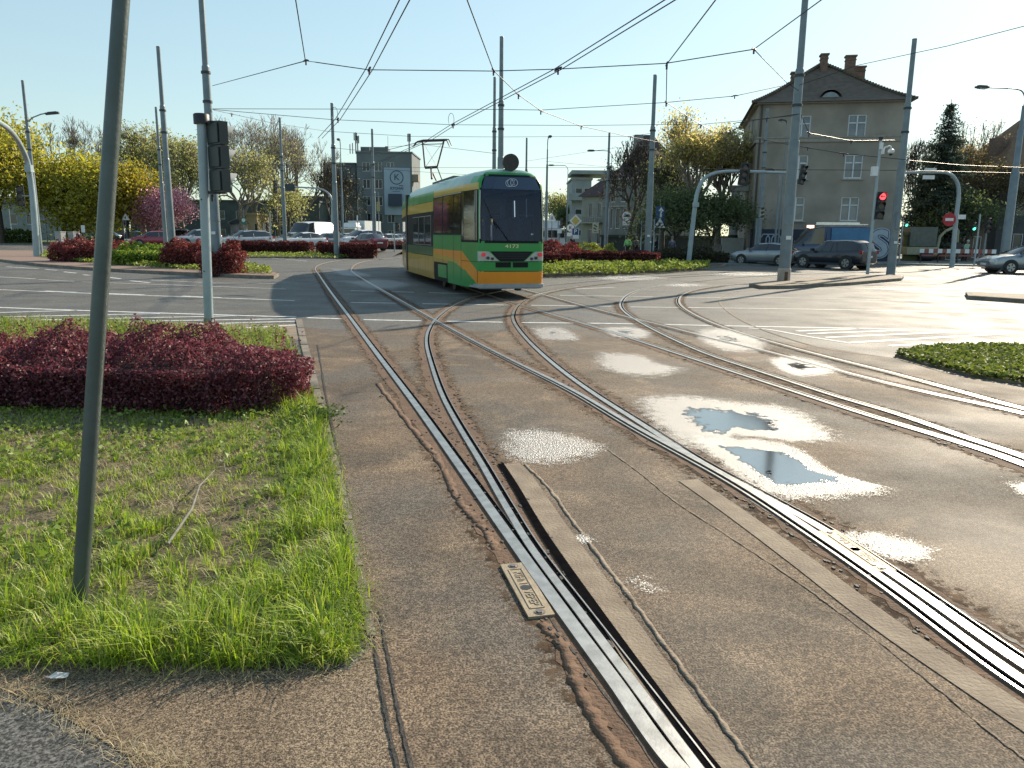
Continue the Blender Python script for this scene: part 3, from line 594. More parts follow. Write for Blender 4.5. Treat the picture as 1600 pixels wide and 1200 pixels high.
ex = np.array(ex); o = grass(ex[:, 0], ex[:, 1], .04 + .07 * GR.random(len(ex)) ** 2, .0055, GREEN_B, 'grass', 1.9); tag(o, 'unruly grass blades flopping over the kerb and footpath edge', 'grass', kind='stuff')
# weed tuft at the hedge corner, dead leaves, litter
tp = G(492, 662); t = T('weed_tuft', 'leafy green weed tuft at the kerb by the hedge corner', 'weed', (tp.x, tp.y, .03))
P = GR.normal(size=(500, 3)) * np.array([.13, .10, .04]) + np.array([0, 0, .07]); V, F = leaves(P, .035, GR, .4, .6); fastmesh('foliage', V, F, leafmat('weed leaves', [(.06, .12, .012), (.10, .17, .02), (.05, .09, .01)], .4), t)
def litter(px, label, c, s, nm='dead_leaf', cat='leaf', z=.05):
    g = G(*px); mb = MB(); r = random.Random(px[0]); vs = []; k = 9
    for i in range(k): a = 6.283 * i / k; vs.append((math.cos(a) * s * r.uniform(.6, 1.2), math.sin(a) * s * .5 * r.uniform(.6, 1.2), r.uniform(0, .012)))
    mb.add([(0, 0, .012)] + vs, [(0, i + 1, (i + 1) % k + 1) for i in range(k)], 0, False); o = mb.build(nm, mat('litter ' + label[:12], c, tuple(q * .7 for q in c), .8), None, (g.x, g.y, z)); tag(o, label, cat); return o
litter((92, 1066), 'crumpled white tissue lying on the footpath below the grass', (.7, .68, .66), .045, 'tissue', 'litter', .02)
litter((365, 898), 'curled brown dead leaf lying in the grass of the near verge', (.20, .12, .06), .05)
litter((563, 931), 'small pale paper scrap beside the kerb of the near verge', (.6, .5, .45), .02, 'paper_scrap', 'litter', .02)
litter((1201, 741), 'dark rotting leaf lying in the lower blue puddle', (.03, .025, .02), .03, z=.018)
litter((1204, 664), 'dark rotting leaf lying in the upper pale puddle', (.03, .025, .02), .035, z=.018)
litter((596, 622), 'small black leaf lying on the tram bed between kerb and first rail', (.03, .025, .02), .03, z=.014)
a, b = G(262, 850, .06), G(335, 735, .08); mb = MB(); mb.tube([a, a.lerp(b, .35) + Vector((.03, 0, .03)), a.lerp(b, .7) + Vector((-.02, 0, .02)), b], [.009, .008, .006, .003], 6)
tag(mb.build('fallen_twig', mat('grey bark', (.22, .22, .18), (.14, .13, .10), .9, 0, 20)), 'thin grey twig lying across the dry grass of the near verge', 'twig')
# green patch at right
RP = [G(*p) for p in [(1398, 557), (1440, 548), (1540, 545), (1600, 546), (1800, 552), (1900, 650), (1700, 622), (1600, 602), (1520, 590), (1450, 572)]]
mb = MB(); mb.prism(RP, 0, .03); struct(mb.build('soil', SOIL))
x, y = scatter(RP, 16000, GR); P = np.stack([x, y, .04 + .07 * GR.random(len(x))], 1); V, F = leaves(P, .07, GR, .5, .7)
o = fastmesh('ground_cover', V, F, leafmat('sunny cover leaves', [(.11, .16, .02), (.18, .23, .03), (.25, .28, .05), (.08, .11, .02)], .45)); tag(o, 'low sunlit green ground cover at the right frame edge', 'ground cover', kind='stuff')

# ------------------------------------------------------------------ plantings on the islands
def coverpatch(px, n, size, label, cols, h=.12, z=.13):
    Q = [G(*p, z) for p in px]; x, y = scatter(Q, n, GR); P = np.stack([x, y, z + h * (.3 + .9 * vnoise(x, y, 1.1)) * GR.random(len(x)) ** .6], 1); V, F = leaves(P, size, GR, .4, .6)
    o = fastmesh('ground_cover', V, F, leafmat('cover ' + label[:14], cols, .45)); tag(o, label, 'ground cover', kind='stuff')
GC = [(.16, .23, .03), (.26, .34, .04), (.36, .40, .09), (.10, .15, .03)]
coverpatch([(64, 396), (62, 401), (110, 409), (250, 419), (425, 429), (420, 421), (330, 404), (120, 392)], 22000, .16, 'bright green ground cover around the shrubs of the left island', GC, .22)
coverpatch([(848, 402), (848, 430), (950, 428), (1040, 424), (1110, 419), (1100, 414), (1030, 412), (960, 402)], 26000, .17, 'bright green ground cover below the hedge right of the tram', [(.14, .20, .02), (.22, .28, .03), (.30, .33, .07), (.09, .13, .02)], .42, .12)
coverpatch([(340, 397), (385, 402), (520, 403), (590, 399), (590, 394), (340, 392)], 6000, .16, 'sparse green growth at the foot of the clipped far hedge', GC, .3, .1)
RED = [(.19, .035, .035), (.30, .06, .055), (.14, .025, .025), (.38, .11, .09)]
DRED = [(.09, .018, .02), (.14, .028, .03), (.20, .045, .04), (.06, .014, .014)]
def hbox(pxa, pxb, da, db, wd):           # oblong along a line from (px, d) to (px, d)
    a, b = at(pxa, da), at(pxb, db); t = (b - a).normalized(); n = Vector((-t.y, t.x, 0)) * wd; return [a, b, b + n, a + n]
def roundish(px, d, rx, ry): c = at(px, d); return [(c.x + rx * math.cos(i * .628), c.y + ry * math.sin(i * .628)) for i in range(10)]
hedge('barberry_bush', 'reddish barberry bush behind the leaning post on the left island', 'bush', roundish(140, 42.0, 2.1, 1.3), 1.15, 9000, .12, RED, GR, 'red barberry bushes on the left island', wob=.35, depth=.3)
hedge('green_bush', 'bright green low bush between red bushes on the left island', 'bush', roundish(238, 38.5, 2.2, 1.3), 1.0, 9000, .12, [(.14, .24, .015), (.22, .33, .02), (.30, .40, .04), (.10, .16, .015)], GR, wob=.3, depth=.25)
hedge('barberry_bush', 'dark red barberry bush left of the signal post on the left island', 'bush', roundish(298, 36.0, 1.25, 1.0), 1.2, 8000, .11, RED, GR, 'red barberry bushes on the left island', wob=.35, depth=.3)
hedge('barberry_bush', 'spiky red barberry bush right of the signal post at the island end', 'bush', roundish(345, 31.0, .75, .75), 1.2, 8000, .09, RED, GR, 'red barberry bushes on the left island', wob=.5, depth=.35)
hedge('barberry_bush', 'small dark barberry bush just right of the leaning post', 'bush', roundish(182, 44.0, .8, .8), 1.0, 3000, .12, DRED, GR, 'red barberry bushes on the left island', wob=.35, depth=.3)
hedge('clipped_hedge', 'long clipped dark red hedge before the parked cars, left length', 'hedge', hbox(352, 482, 60, 60, 1.4), 1.3, 11000, .13, DRED, GR, 'clipped dark hedges beyond the road', side=.7)
hedge('clipped_hedge', 'short clipped dark red hedge around the mast left of the tram', 'hedge', hbox(493, 565, 58.5, 55, 1.4), 1.3, 9000, .13, DRED, GR, 'clipped dark hedges beyond the road', side=.7)
hedge('clipped_hedge', 'far clipped dark hedge glimpsed beside the tram front', 'hedge', hbox(597, 640, 74, 72, 1.4), 1.3, 2500, .14, DRED, GR, 'clipped dark hedges beyond the road', side=.7)
hedge('clipped_hedge', 'clipped dark red hedge just right of the tram rear', 'hedge', hbox(838, 892, 37, 38, 3.5), 1.05, 12000, .10, DRED, GR, 'clipped dark hedges right of the tram', side=.6)
hedge('clipped_hedge', 'long clipped dark red hedge running right to the mast with a white dot', 'hedge', hbox(888, 1027, 42.5, 41, 1.5), 1.08, 16000, .10, DRED, GR, 'clipped dark hedges right of the tram', side=.6)
hedge('barberry_bush', 'taller loose red bush behind the hedge right of the tram', 'bush', hbox(838, 905, 46, 46, 2.0), 1.25, 6000, .12, RED, GR, wob=.3)
hedge('green_bush', 'yellow green bush row peeking over the dark hedge', 'bush', hbox(905, 962, 47, 47, 1.2), 1.2, 3000, .12, [(.30, .32, .03), (.36, .38, .05), (.22, .26, .03)], GR, wob=.3)
hedge('low_shrub', 'low dark shrub row before the dense trees right of the mast', 'bush', hbox(1034, 1140, 51, 52, 2.5), .9, 9000, .14, [(.05, .045, .03), (.08, .07, .04), (.06, .08, .025), (.10, .05, .04)], GR, wob=.4)
hedge('green_hedge', 'trimmed green hedge at the far left edge', 'hedge', hbox(-60, 46, 84, 84, 1.8), 1.95, 6000, .2, [(.06, .11, .015), (.10, .16, .02), (.14, .20, .03)], GR, wob=.2, core=(.02, .03, .01))

# ------------------------------------------------------------------ trees
def skeleton(seed, depth=6, spread=.55, split=(2, 3), ratio=.78, up=.15, crown0=.25, wig=.18):
    r = random.Random(seed); segs = []; tips = []
    def grow(p, d, ln, rad, k):
        n = 3; q = p; pts = [q]
        for i in range(n):
            d2 = d + Vector((r.gauss(0, wig), r.gauss(0, wig), r.gauss(0, wig) + up * .3)); d2.normalize(); q = q + d2 * ln / n; pts.append(q); d = d2
        rr = [rad, rad * .9, rad * .82, rad * .72]; segs.append((pts, rr, k))
        if k == 0: tips.append((q, d)); return
        if k < 3: tips.append((pts[2], d))
        m = r.randint(*split) + (1 if k == depth else 0)
        a0 = r.random() * 6.28
        for j in range(m):
            a = a0 + 6.283 * j / m + r.gauss(0, .3); sp = spread * r.uniform(.55, 1.3)
            x = d.cross(Vector((0, .3, 1)) if abs(d.z) < .9 else Vector((1, 0, 0))); x.normalize(); y = d.cross(x)
            nd = d * math.cos(sp) + (x * math.cos(a) + y * math.sin(a)) * math.sin(sp) + Vector((0, 0, up)); nd.normalize()
            grow(q if j else q, nd, ln * ratio * r.uniform(.8, 1.15), rad * .62, k - 1)
    tr = .22 + crown0 * .3; q = Vector((0, 0, tr)); segs.append(([Vector((0, 0, 0)), Vector((.004, .003, tr * .5)), q], [.030, .025, .021], depth + 1))
    for j in range(r.randint(3, 4)):
        a = 6.283 * j / 3.5 + r.random(); sp = spread * r.uniform(.4, 1.2); grow(q, Vector((math.sin(sp) * math.cos(a), math.sin(sp) * math.sin(a), math.cos(sp))), .20, .017, depth)
    zm = max(max(p.z for p in s[0]) for s in segs); xm = sorted(math.hypot(p.x, p.y) for s in segs for p in s[0]); xm = xm[int(len(xm) * .985)]
    return segs, tips, zm, xm
SK = {}
BARK = mat('tree bark', (.10, .085, .07), (.06, .05, .042), .9, 0, 6, .4, 20)
def tree(label, px, d, H, Wd, cols, n, size, seed=1, depth=5, clump=.5, spread=.6, up=.12, thin=1.0, name='tree', group=None, bark=BARK, drop=0.0, minr=.012, crown0=.1, trans=.6, split=(2, 3), ratio=.78):
    key = (seed, depth, spread, up, crown0)
    if key not in SK: SK[key] = skeleton(seed, depth, spread, split, ratio, up, crown0)
    segs, tips, zm, xm = SK[key]; p = at(px, d); t = T(name, label, 'tree', (p.x, p.y, .05), random.Random(seed + px).random() * 6.28, group)
    S = lambda v: Vector((v.x / xm * Wd / 2, v.y / xm * Wd / 2, v.z / zm * H))
    mb = MB(); mc = MB()
    for pts, rr, k in segs:
        rs = [max(q * H * thin, minr) for q in rr]
        if k >= depth: mb.tube([S(v) for v in pts], rs, 7, False)
        else:
            if k <= 1: mc.tube([S(pts[0]), S(pts[-1])], [rs[0], rs[-1]], 3, False)
            else: mc.tube([S(v) for v in pts], rs, 4 if k > 2 else 3, False)
    mb.build('trunk', bark, t); br = mc.build('branches', bark, t)
    if n:
        r = np.random.default_rng(seed * 7 + abs(int(px))); Tp = np.array([tuple(S(q)) for q, _ in tips]); i = r.integers(0, len(Tp), n)
        keep = r.random(len(Tp)) > drop; i = i[keep[i]]
        P = Tp[i] + r.normal(size=(len(i), 3)) * np.array([clump, clump, clump * .7]); P[:, 2] = np.maximum(P[:, 2], H * .08)
        V, F = leaves(P, size, r, .1, .65); fastmesh('crown', V, F, leafmat('leaves ' + str(cols[0]) + str(cols[-1]), cols, trans), t)
    return t
BARE = mat('pale bare bark', (.26, .23, .19), (.17, .15, .13), .9, 0, 6)
YG = [(.34, .33, .03), (.50, .45, .04), (.62, .55, .06), (.24, .27, .03), (.42, .42, .06)]
OLV = [(.28, .30, .09), (.40, .40, .14), (.50, .48, .20), (.18, .20, .06)]
PALE = [(.42, .38, .20), (.52, .48, .26), (.22, .20, .08), (.45, .42, .25)]
PINK = [(.85, .46, .54), (.85, .46, .52), (.62, .26, .34), (.9, .62, .66)]
DKG = [(.08, .12, .04), (.12, .17, .06), (.19, .23, .08), (.07, .09, .045)]
tree('yellow green leafy tree at the far left edge behind the arched mast', 2, 84, 14.0, 11, YG, 13000, .34, 2, clump=1.0, drop=.1, up=.02)
tree('yellow green tree at the left edge, second behind the arched mast', -40, 80, 12.5, 11, YG, 6000, .36, 3, clump=.8)
tree('bare grey tree with a dark bird nest left of the leaning post', 112, 118, 18.5, 15, PALE, 500, .2, 4, depth=6, thin=.75, spread=.45, minr=.024, up=.16, bark=BARE)
tree('broad golden green tree left of the leaning post', 100, 88, 9.6, 12, YG, 17000, .34, 5, clump=1.05, up=0.0, spread=.7)
tree('golden green tree directly behind the leaning post', 165, 86, 9.8, 10.5, YG, 14000, .34, 6, clump=1.05, up=0.0, spread=.7)
tree('golden tree with rounded crown just right of the leaning post', 200, 84, 8.6, 8, [(.34, .28, .02), (.44, .36, .03), (.26, .23, .02)], 10000, .32, 7, clump=.85, up=0.0, spread=.7)
tree('pale green half leafed tree behind the pink tree', 225, 100, 14.6, 11, OLV, 9500, .28, 8, depth=6, clump=.6, drop=.2, bark=BARE, minr=.03)
tree('tall olive green tree left of the big mast', 285, 96, 14.0, 12, OLV, 12000, .28, 9, depth=6, clump=.65, drop=.1, bark=BARE, minr=.03)
tree('pink blossoming cherry tree behind the red car', 270, 84, 5.8, 6.0, PINK, 15000, .22, 10, clump=.65, trans=.8, up=0.0, spread=.7, bark=BARE, name='cherry_tree')
tree('large bare tree right of the signal post', 400, 106, 17.2, 14, PALE, 700, .2, 11, depth=6, thin=.75, spread=.45, minr=.024, up=.18, bark=BARE)
tree('bare tree with a dark mistletoe clump beside the mast left of the tram', 470, 112, 17.0, 13, PALE, 500, .2, 12, depth=6, thin=.75, spread=.45, minr=.024, up=.18, bark=BARE)
tree('bare spreading tree between two larger bare trees', 436, 100, 14.5, 11, OLV, 1200, .22, 13, depth=6, thin=.7, spread=.45, minr=.022, bark=BARE)
tree('half leafed olive tree behind the silver wagon', 378, 90, 11.5, 10, OLV, 5500, .26, 14, depth=6, clump=.5, drop=.25, bark=BARE, minr=.025)
tree('low green tree under the bare crowns beside the van', 452, 96, 8.5, 9, OLV, 3600, .26, 15, depth=5, clump=.6, drop=.1)
tree('bare tree close to the grey apartment block', 520, 110, 12.0, 10, PALE, 300, .2, 16, depth=6, thin=.7, minr=.03)
tree('distant green tree at the end of the street', 872, 150, 9.5, 9, OLV, 4000, .4, 17, clump=.8)
tree('dark green tree in front of the distant street end', 884, 118, 6.0, 5, DKG, 3500, .3, 18, clump=.6)
tree('dark bare tree against the villa gable', 985, 72, 10.5, 7, [(.10, .08, .06), (.14, .11, .08)], 900, .16, 19, depth=6, thin=.9, minr=.028)
tree('bare tree between villa and blossoming tree', 1035, 68, 9.6, 6.5, DKG, 1500, .2, 20, depth=6, thin=.9, minr=.028)
BLS = [(.52, .45, .12), (.66, .56, .18), (.40, .34, .08), (.78, .70, .36), (.32, .27, .07)]
tree('tall yellow blossoming tree left of the tan house', 1082, 64, 11.4, 6.2, BLS, 11000, .20, 21, depth=6, trans=.75, bark=BARE, clump=.5, drop=.1, minr=.022, up=.3, spread=.5)
tree('yellow blossoming tree touching the tan house corner', 1122, 66, 10.6, 5.4, BLS, 9000, .20, 22, depth=6, trans=.75, bark=BARE, clump=.5, drop=.12, minr=.022, up=.3, spread=.5)
tree('dark leafy understorey tree below the blossoming trees', 1055, 60, 5.2, 6.0, DKG, 7500, .2, 23, clump=.6)
tree('dense dark thicket tree beside the house steps', 1112, 61, 5.0, 6.0, DKG, 7500, .2, 24, clump=.6)
tree('pale bare birch right of the spruce', 1515, 76, 12.8, 7.5, [(.36, .27, .12), (.26, .20, .09), (.44, .36, .18)], 4500, .16, 25, depth=6, clump=.35, thin=.55, spread=.42, minr=.022, bark=mat('birch bark', (.42, .40, .36), (.2, .18, .16), .8, 0, 9))
tree('hazel brown budding tree left of the birch', 1488, 72, 10.6, 6.5, [(.30, .21, .08), (.22, .16, .06), (.36, .28, .12)], 5000, .17, 26, depth=6, clump=.4, minr=.022)
tree('thin bare tree between tan house and spruce', 1432, 82, 12.0, 5.5, [(.30, .25, .18), (.2, .17, .12)], 900, .14, 27, depth=6, thin=.6, minr=.022)
tree('brown budding tree behind the arched sign mast', 1540, 68, 8.2, 7, [(.26, .18, .07), (.18, .14, .05), (.12, .11, .04)], 4500, .17, 28, depth=6, clump=.45, minr=.022)
tree('dark olive tree beneath the birch', 1512, 64, 5.0, 7, DKG, 5000, .2, 29, clump=.6)
def spruce(label, px, d, H, Wd, seed):
    r = np.random.default_rng(seed); p = at(px, d); t = T('spruce_tree', label, 'tree', (p.x, p.y, .05)); mb = MB(); mb.cyl((0, 0, 0), (0, 0, H), .18, .02, 7); mb.build('trunk', BARK, t)
    P = []; mb = MB(); z = H * .10
    while z < H * .98:
        L = (Wd / 2) * (1 - z / H) ** .85 * r.uniform(.8, 1.12); nb = 9 if z < H * .8 else 6
        for j in range(nb):
            a = r.uniform(0, 6.283); l = L * r.uniform(.6, 1.15); e = Vector((math.cos(a) * l, math.sin(a) * l, z - l * .12)); mb.tube([(0, 0, z), e], [.03, .008], 3, False)
            for u in np.linspace(.1, 1, max(3, int(l * 7))):
                for _ in range(7): P.append((e.x * u + r.normal() * .2, e.y * u + r.normal() * .2, z - l * .12 * u - abs(r.normal()) * .24 + .08))
        z += .34
    mb.build('branches', BARK, t); V, F = leaves(np.array(P), .30, r, .2, .35); fastmesh('crown', V, F, leafmat('spruce needles', [(.03, .05, .035), (.05, .08, .055), (.08, .11, .075)], .3), t)
spruce('tall dark blue green spruce right of the tan house', 1463, 66, 13.0, 8.2, 3)
spruce('smaller dark spruce at the tan house right corner', 1436, 69, 8.6, 4.6, 8)
# bird nest / mistletoe balls hanging in the crowns
for px, py, d, lb in ((115, 221, 118, 'dark bird nest high in the bare tree left of the leaning post'), (462, 262, 112, 'dark mistletoe ball in the bare tree beside the mast')):
    c = W(px, py, d); r = np.random.default_rng(px); P = r.normal(size=(500, 3)) * .35; V, F = leaves(P, .3, r, 0, .3); o = fastmesh('nest', V, F, leafmat('nest twigs', [(.05, .045, .03), (.08, .07, .04)], .1), None, c); tag(o, lb, 'nest')
# ================================================================== THE TRAM
GRN = mat('tram green paint', (.02, .27, .05), (.018, .24, .045), .35, 0, 1.5, coat=.15)
GRND = mat('tram dark green paint', (.012, .10, .04), (.01, .085, .035), .35, 0, 1.5, coat=.15)
YEL = mat('tram yellow paint', (.56, .35, .015), (.48, .30, .015), .35, 0, 1.5, coat=.15)
YELREF = mat('tram yellow darkened for reflection', (.42, .25, .012), (.34, .21, .012), .30, 0, 1.2, coat=.2)  # the yellow again, darkened for the dark road reflected in the lower side
ORG = mat('tram orange paint', (.80, .28, .012), (.74, .25, .012), .35, 0, 1.5, coat=.12)
TROOF = mat('tram pale green roof', (.25, .40, .33), (.20, .34, .28), .35, 0, 2, coat=.2)
TBLK = mat('tram black trim', (.008, .008, .010), (.011, .011, .013), .6, 0, 3, spec=.2)
TGLASS = glassmat('tram rear glass', (.42, .50, .72))
_n = TGLASS.node_tree; _o = _n.nodes['Material Output']; _mx = _n.nodes.new('ShaderNodeMixShader'); _mx.inputs[0].default_value = .10; _d = _n.nodes.new('ShaderNodeBsdfDiffuse'); _d.inputs[0].default_value = (.05, .10, .30, 1)
_src = _o.inputs[0].links[0].from_socket; _n.links.new(_src, _mx.inputs[1]); _n.links.new(_d.outputs[0], _mx.inputs[2]); _n.links.new(_mx.outputs[0], _o.inputs[0])  # blue diffuse mixed in to stand for the bluish reflection on the glass
TGLS = mat('tram side glass', (.018, .020, .022), (.03, .026, .024), .05, 0, 1.2, spec=.9)
TGREY = mat('tram grey bumper', (.35, .37, .38), (.28, .30, .31), .4, 0, 3)
OUT0 = [(0, 0), (0, .70), (.02, .82), (.07, .90), (.16, .945), (1.3, 1.085), (3.0, 1.15), (5.0, 1.20), (7.0, 1.2), (10.5, 1.2)]
def arcs(o):
    a = [0]
    for i in range(1, len(o)): a.append(a[-1] + math.hypot(o[i][0] - o[i - 1][0], o[i][1] - o[i - 1][1]))
    return a
class Shell:
    def __init__(s, out, lean=True): s.o = out; s.a = arcs(out); s.lean = lean; s.L = s.a[-1]
    def inset(s, z):
        for (z0, i0), (z1, i1) in zip(PROF, PROF[1:]):
            if z <= z1: return i0 + (i1 - i0) * max(0, (z - z0)) / (z1 - z0)
        return PROF[-1][1]
    def pt(s, u, z, off=0.0):
        """s-axis = +y (forward), w = x; u<0 is the left side"""
        sg = -1 if u < 0 else 1; u = abs(u); a = s.a; i = 0
        while i < len(a) - 2 and u > a[i + 1]: i += 1
        f = (u - a[i]) / (a[i + 1] - a[i]); y = s.o[i][0] + (s.o[i + 1][0] - s.o[i][0]) * f; x = s.o[i][1] + (s.o[i + 1][1] - s.o[i][1]) * f
        dx = s.o[i + 1][1] - s.o[i][1]; dy = s.o[i + 1][0] - s.o[i][0]; l = math.hypot(dx, dy); nx, ny = dy / l, -dx / l
        ins = s.inset(z)
        if s.lean and y < 2: y += max(0, z - 1.5) * .055 * (1 - y / 2) + max(0, .75 - z) * .05 + ins * .8 * (1 - y / 2)
        x = x - ins * min(1, x / .5)
        return Vector((sg * (x + nx * off), y + ny * off, z))
PROF = [(0, .03), (.5, .0), (2.2, .0), (3.08, .03), (3.2, .09), (3.36, .22), (3.46, .42), (3.5, .62)]
def frange(a, b, s): n = max(1, int(round((b - a) / s))); return [a + (b - a) * i / n for i in range(n + 1)]
def lerp_line(u, pts):
    for (u0, z0), (u1, z1) in zip(pts, pts[1:]):
        if u <= u1: return z0 + (z1 - z0) * (u - u0) / (u1 - u0)
    return pts[-1][1]
UPPER = [(0, .755), (.95, .755), (2.2, 1.27), (9, 1.27)]
LOWER = [(0, .42), (1.0, .42), (1.9, .74), (3.0, .92), (5.9, 1.0)]
def rear_col(u, z):
    if u > 1.0 and ((2.36 < u < 5.8 and 1.78 < z < 2.86) or (6.35 < u < 9.9 and 1.42 < z < 2.3)): return None
    u = abs(u)
    if u < .95:
        if z < .42: return 6
        if z < .755: return 3
        if 1.56 < z < 3.28 and u < .86: return None
        if z > 3.38: return 4
        return 0
    if u < 5.95:
        if z > 3.3: return 4
        if z > 3.10: return 0 if u < 1.6 else 4
        if z > 2.92: return 2
        if z > 1.72 and u > 2.3: return 5
        if z > 1.52 and u <= 2.3: return 5
        if z < .36 and u < 1.6: return 6 if z > .3 else None
        if 3.9 < u < 5.85 and z < .86: return 5
        up, lo = lerp_line(u, UPPER), lerp_line(u, LOWER)
        if z > up: return 0
        if z > lo: return 3 if u < 2.6 or z > lo + .12 else 2
        return 0 if u < 3.9 else 7
    if z > 3.12: return 4
    if z > 2.80: return 0
    if z > 2.47: return 2
    if z > 1.33: return 5
    if z > 1.03: return 1
    return 7 if z > .28 else None
def side_col(u, z):
    return rear_col(7, z)
def shell_mesh(sh, col, us, zs, name, parent, cap=True):
    V = []; idx = {}; F = []; Mi = []
    for i, u in enumerate(us):
        for j, z in enumerate(zs): V.append(sh.pt(u, z))
    nz = len(zs)
    for i in range(len(us) - 1):
        for j in range(nz - 1):
            c = col((us[i] + us[i + 1]) / 2, (zs[j] + zs[j + 1]) / 2)
            if c is None: continue
            F.append((i * nz + j, (i + 1) * nz + j, (i + 1) * nz + j + 1, i * nz + j + 1)); Mi.append(c)
    mb = MB(); mb.v = [tuple(v) for v in V]; mb.f = F; mb.m = Mi; mb.sm = [True] * len(F)
    if cap:
        k = len(us)
        for i in range(k // 2): mb.f.append((i * nz + nz - 1, (i + 1) * nz + nz - 1, (k - 2 - i) * nz + nz - 1, (k - 1 - i) * nz + nz - 1)); mb.m.append(4); mb.sm.append(False)
    o = mb.build(name, [GRN, GRND, YEL, ORG, TROOF, TBLK, TGREY, YELREF], parent); return o
def panel(sh, u0, u1, z0, z1, off, m, name, parent, th=True, nu=None):
    nu = nu or max(1, int(abs(u1 - u0) / .12)); mb = MB(); us = [u0 + (u1 - u0) * i / nu for i in range(nu + 1)]; nz = max(1, int((z1 - z0) / .3)); zs = [z0 + (z1 - z0) * j / nz for j in range(nz + 1)]
    vs = [sh.pt(u, z, off) for u in us for z in zs]; k = len(zs); fs = [(i * k + j, (i + 1) * k + j, (i + 1) * k + j + 1, i * k + j + 1) for i in range(nu) for j in range(nz)]
    mb.add(vs, fs, 0, True); return mb.build(name, m, parent) if name else mb
tram = T('tram', 'green and yellow articulated tram with raised pantograph at the centre of the junction', 'tram', (0, 0, 0))
tram.location = (-.04, 21.15, 0); HEAD = R(16.6); tram.rotation_euler = (0, 0, HEAD)
sh = Shell(OUT0)
# z and u grid with lines snapped to the paint edges
zs = sorted(set([.28, .30, .36, .42, .755, .86, 1.03, 1.27, 1.33, 1.52, 1.56, 1.72, 2.47, 2.80, 2.92, 3.10, 3.12, 3.2, 3.28, 3.3, 3.38, 3.46, 3.5] + [round(z, 3) for z in frange(.30, 1.33, .035)] + [1.9, 2.1, 2.3, 2.6, 2.7, 3.0, 3.16, 3.24, 3.42]))
uh = sorted(set([0.0, .3, .6, .86, .95, 1.6, 2.3, 2.6, 3.9, 5.85, 5.95] + [round(u, 3) for u in frange(.6, 3.1, .035)] + [round(u, 3) for u in frange(3.1, 6.0, .15)] + frange(6.0, sh.L, .5)))
us = [-u for u in uh[::-1]] + uh[1:]
shell_mesh(sh, rear_col, us, zs, 'body', tram)
# floor and interior
mb = MB(); mb.prism([(-.85, .12), (.85, .12), (1.1, 3), (1.1, 10.4), (-1.1, 10.4), (-1.1, 3)], .95, 1.0); mb.build('floor', mat('tram floor', (.3, .32, .36), (.25, .27, .30), .7, 0, 5), tram)
def seat(x, y, lab, c, w_=.44):
    mb = MB(); mb.box((x, y + .02, 1.45), (w_, .42, .12)); mb.tube([(x, y - .2, 1.4), (x, y - .24, 1.95), (x, y - .24, 2.12), (x, y - .22, 2.22)], [.20, .20, .15, .07], 12); o = mb.build('seat', c, tram); return o
SEATM = mat('tram seat cloth', (.035, .04, .055), (.05, .055, .08), .8, 0, 10)
for x, y in ((-.08, 1.0), (.36, 1.0), (.68, 1.3), (-.5, 2.2), (.55, 2.6)): seat(x, y, '', SEATM)
mb = MB(); mb.box((-.62, 4.4, 2.0), (.9, .05, 2.0)); mb.box((.95, 4.4, 2.0), (.2, .05, 2.0)); mb.box((.3, 4.4, 2.35), (1.1, .05, .06)); mb.box((.3, 4.4, 1.2), (1.1, .05, .4)); mb.box((.35, 4.4, 2.0), (.07, .05, 2.0)); mb.build('cab_partition', mat('tram interior wall', (.25, .28, .36), (.2, .23, .30), .5, 0, 4), tram)
mb = MB(); mb.box((0, .9, 1.28), (1.7, 1.0, .5)); mb.build('dashboard', mat('tram desk', (.22, .32, .42), (.16, .24, .32), .35, 0, 4), tram)
# windscreen: glass with opaque head band
ws = panel(sh, -.86, .86, 1.56, 3.28, -.004, TGLASS, 'rear_window', tram, nu=10)
hb = panel(sh, -.855, .855, 2.93, 3.27, .004, mat('dark blue head band', (.018, .035, .075), (.022, .045, .09), .12, 0, 1.5, spec=.8), 'destination_band', tram, nu=10)
mb = MB()
for a, b, c, d in ((-.90, -.855, 1.55, 3.3), (.855, .90, 1.55, 3.3)):
    q = panel(sh, a, b, c, d, .006, None, None, None, nu=2); mb.add(q.v, q.f)
for a, b, c, d in ((-.90, .90, 1.51, 1.575), (-.9, .9, 3.265, 3.32)):
    q = panel(sh, a, b, c, d, .008, None, None, None, nu=10); mb.add(q.v, q.f)
mb.build('window_gasket', TBLK, tram)
# emblem: linked rings
EMB = mat('emblem pale blue', (.62, .68, .75), (.55, .6, .68), .4, 0, 5); mb = MB()
def ring(mb, cx, cz, r, w_, y, n=28, a0=0, a1=360, sx=1.0):
    for i in range(n):
        t0, t1 = R(a0 + (a1 - a0) * i / n), R(a0 + (a1 - a0) * (i + 1) / n)
        q = [(cx + math.cos(t) * rr * sx, y, cz + math.sin(t) * rr) for t, rr in ((t0, r), (t1, r), (t1, r - w_), (t0, r - w_))]; mb.add([(a, b + (c - 3.1) * .055, c) for a, b, c in q], [(0, 1, 2, 3)])
yl = sh.pt(0, 3.10, .010).y
ring(mb, .07, 3.11, .105, .012, yl); ring(mb, -.01, 3.11, .105, .012, yl, a0=60, a1=300); ring(mb, -.07, 3.09, .095, .012, yl, a0=110, a1=330); ring(mb, .035, 3.11, .07, .016, yl, sx=.35)
ring(mb, .10, 3.11, .07, .014, yl, a0=90, a1=270, sx=.5); mb.build('emblem', EMB, tram)
# fleet number
text_mesh('4173', .135, mat('number yellow', (.72, .66, .30), (.65, .6, .28), .4, 0, 5), tram, (.0, sh.pt(0, 1.42, .006).y, 1.425), (R(90), 0, 0), 'fleet_number', .002, .002)
bpy.data.objects['fleet_number'].scale = (1.45, 1, 1)
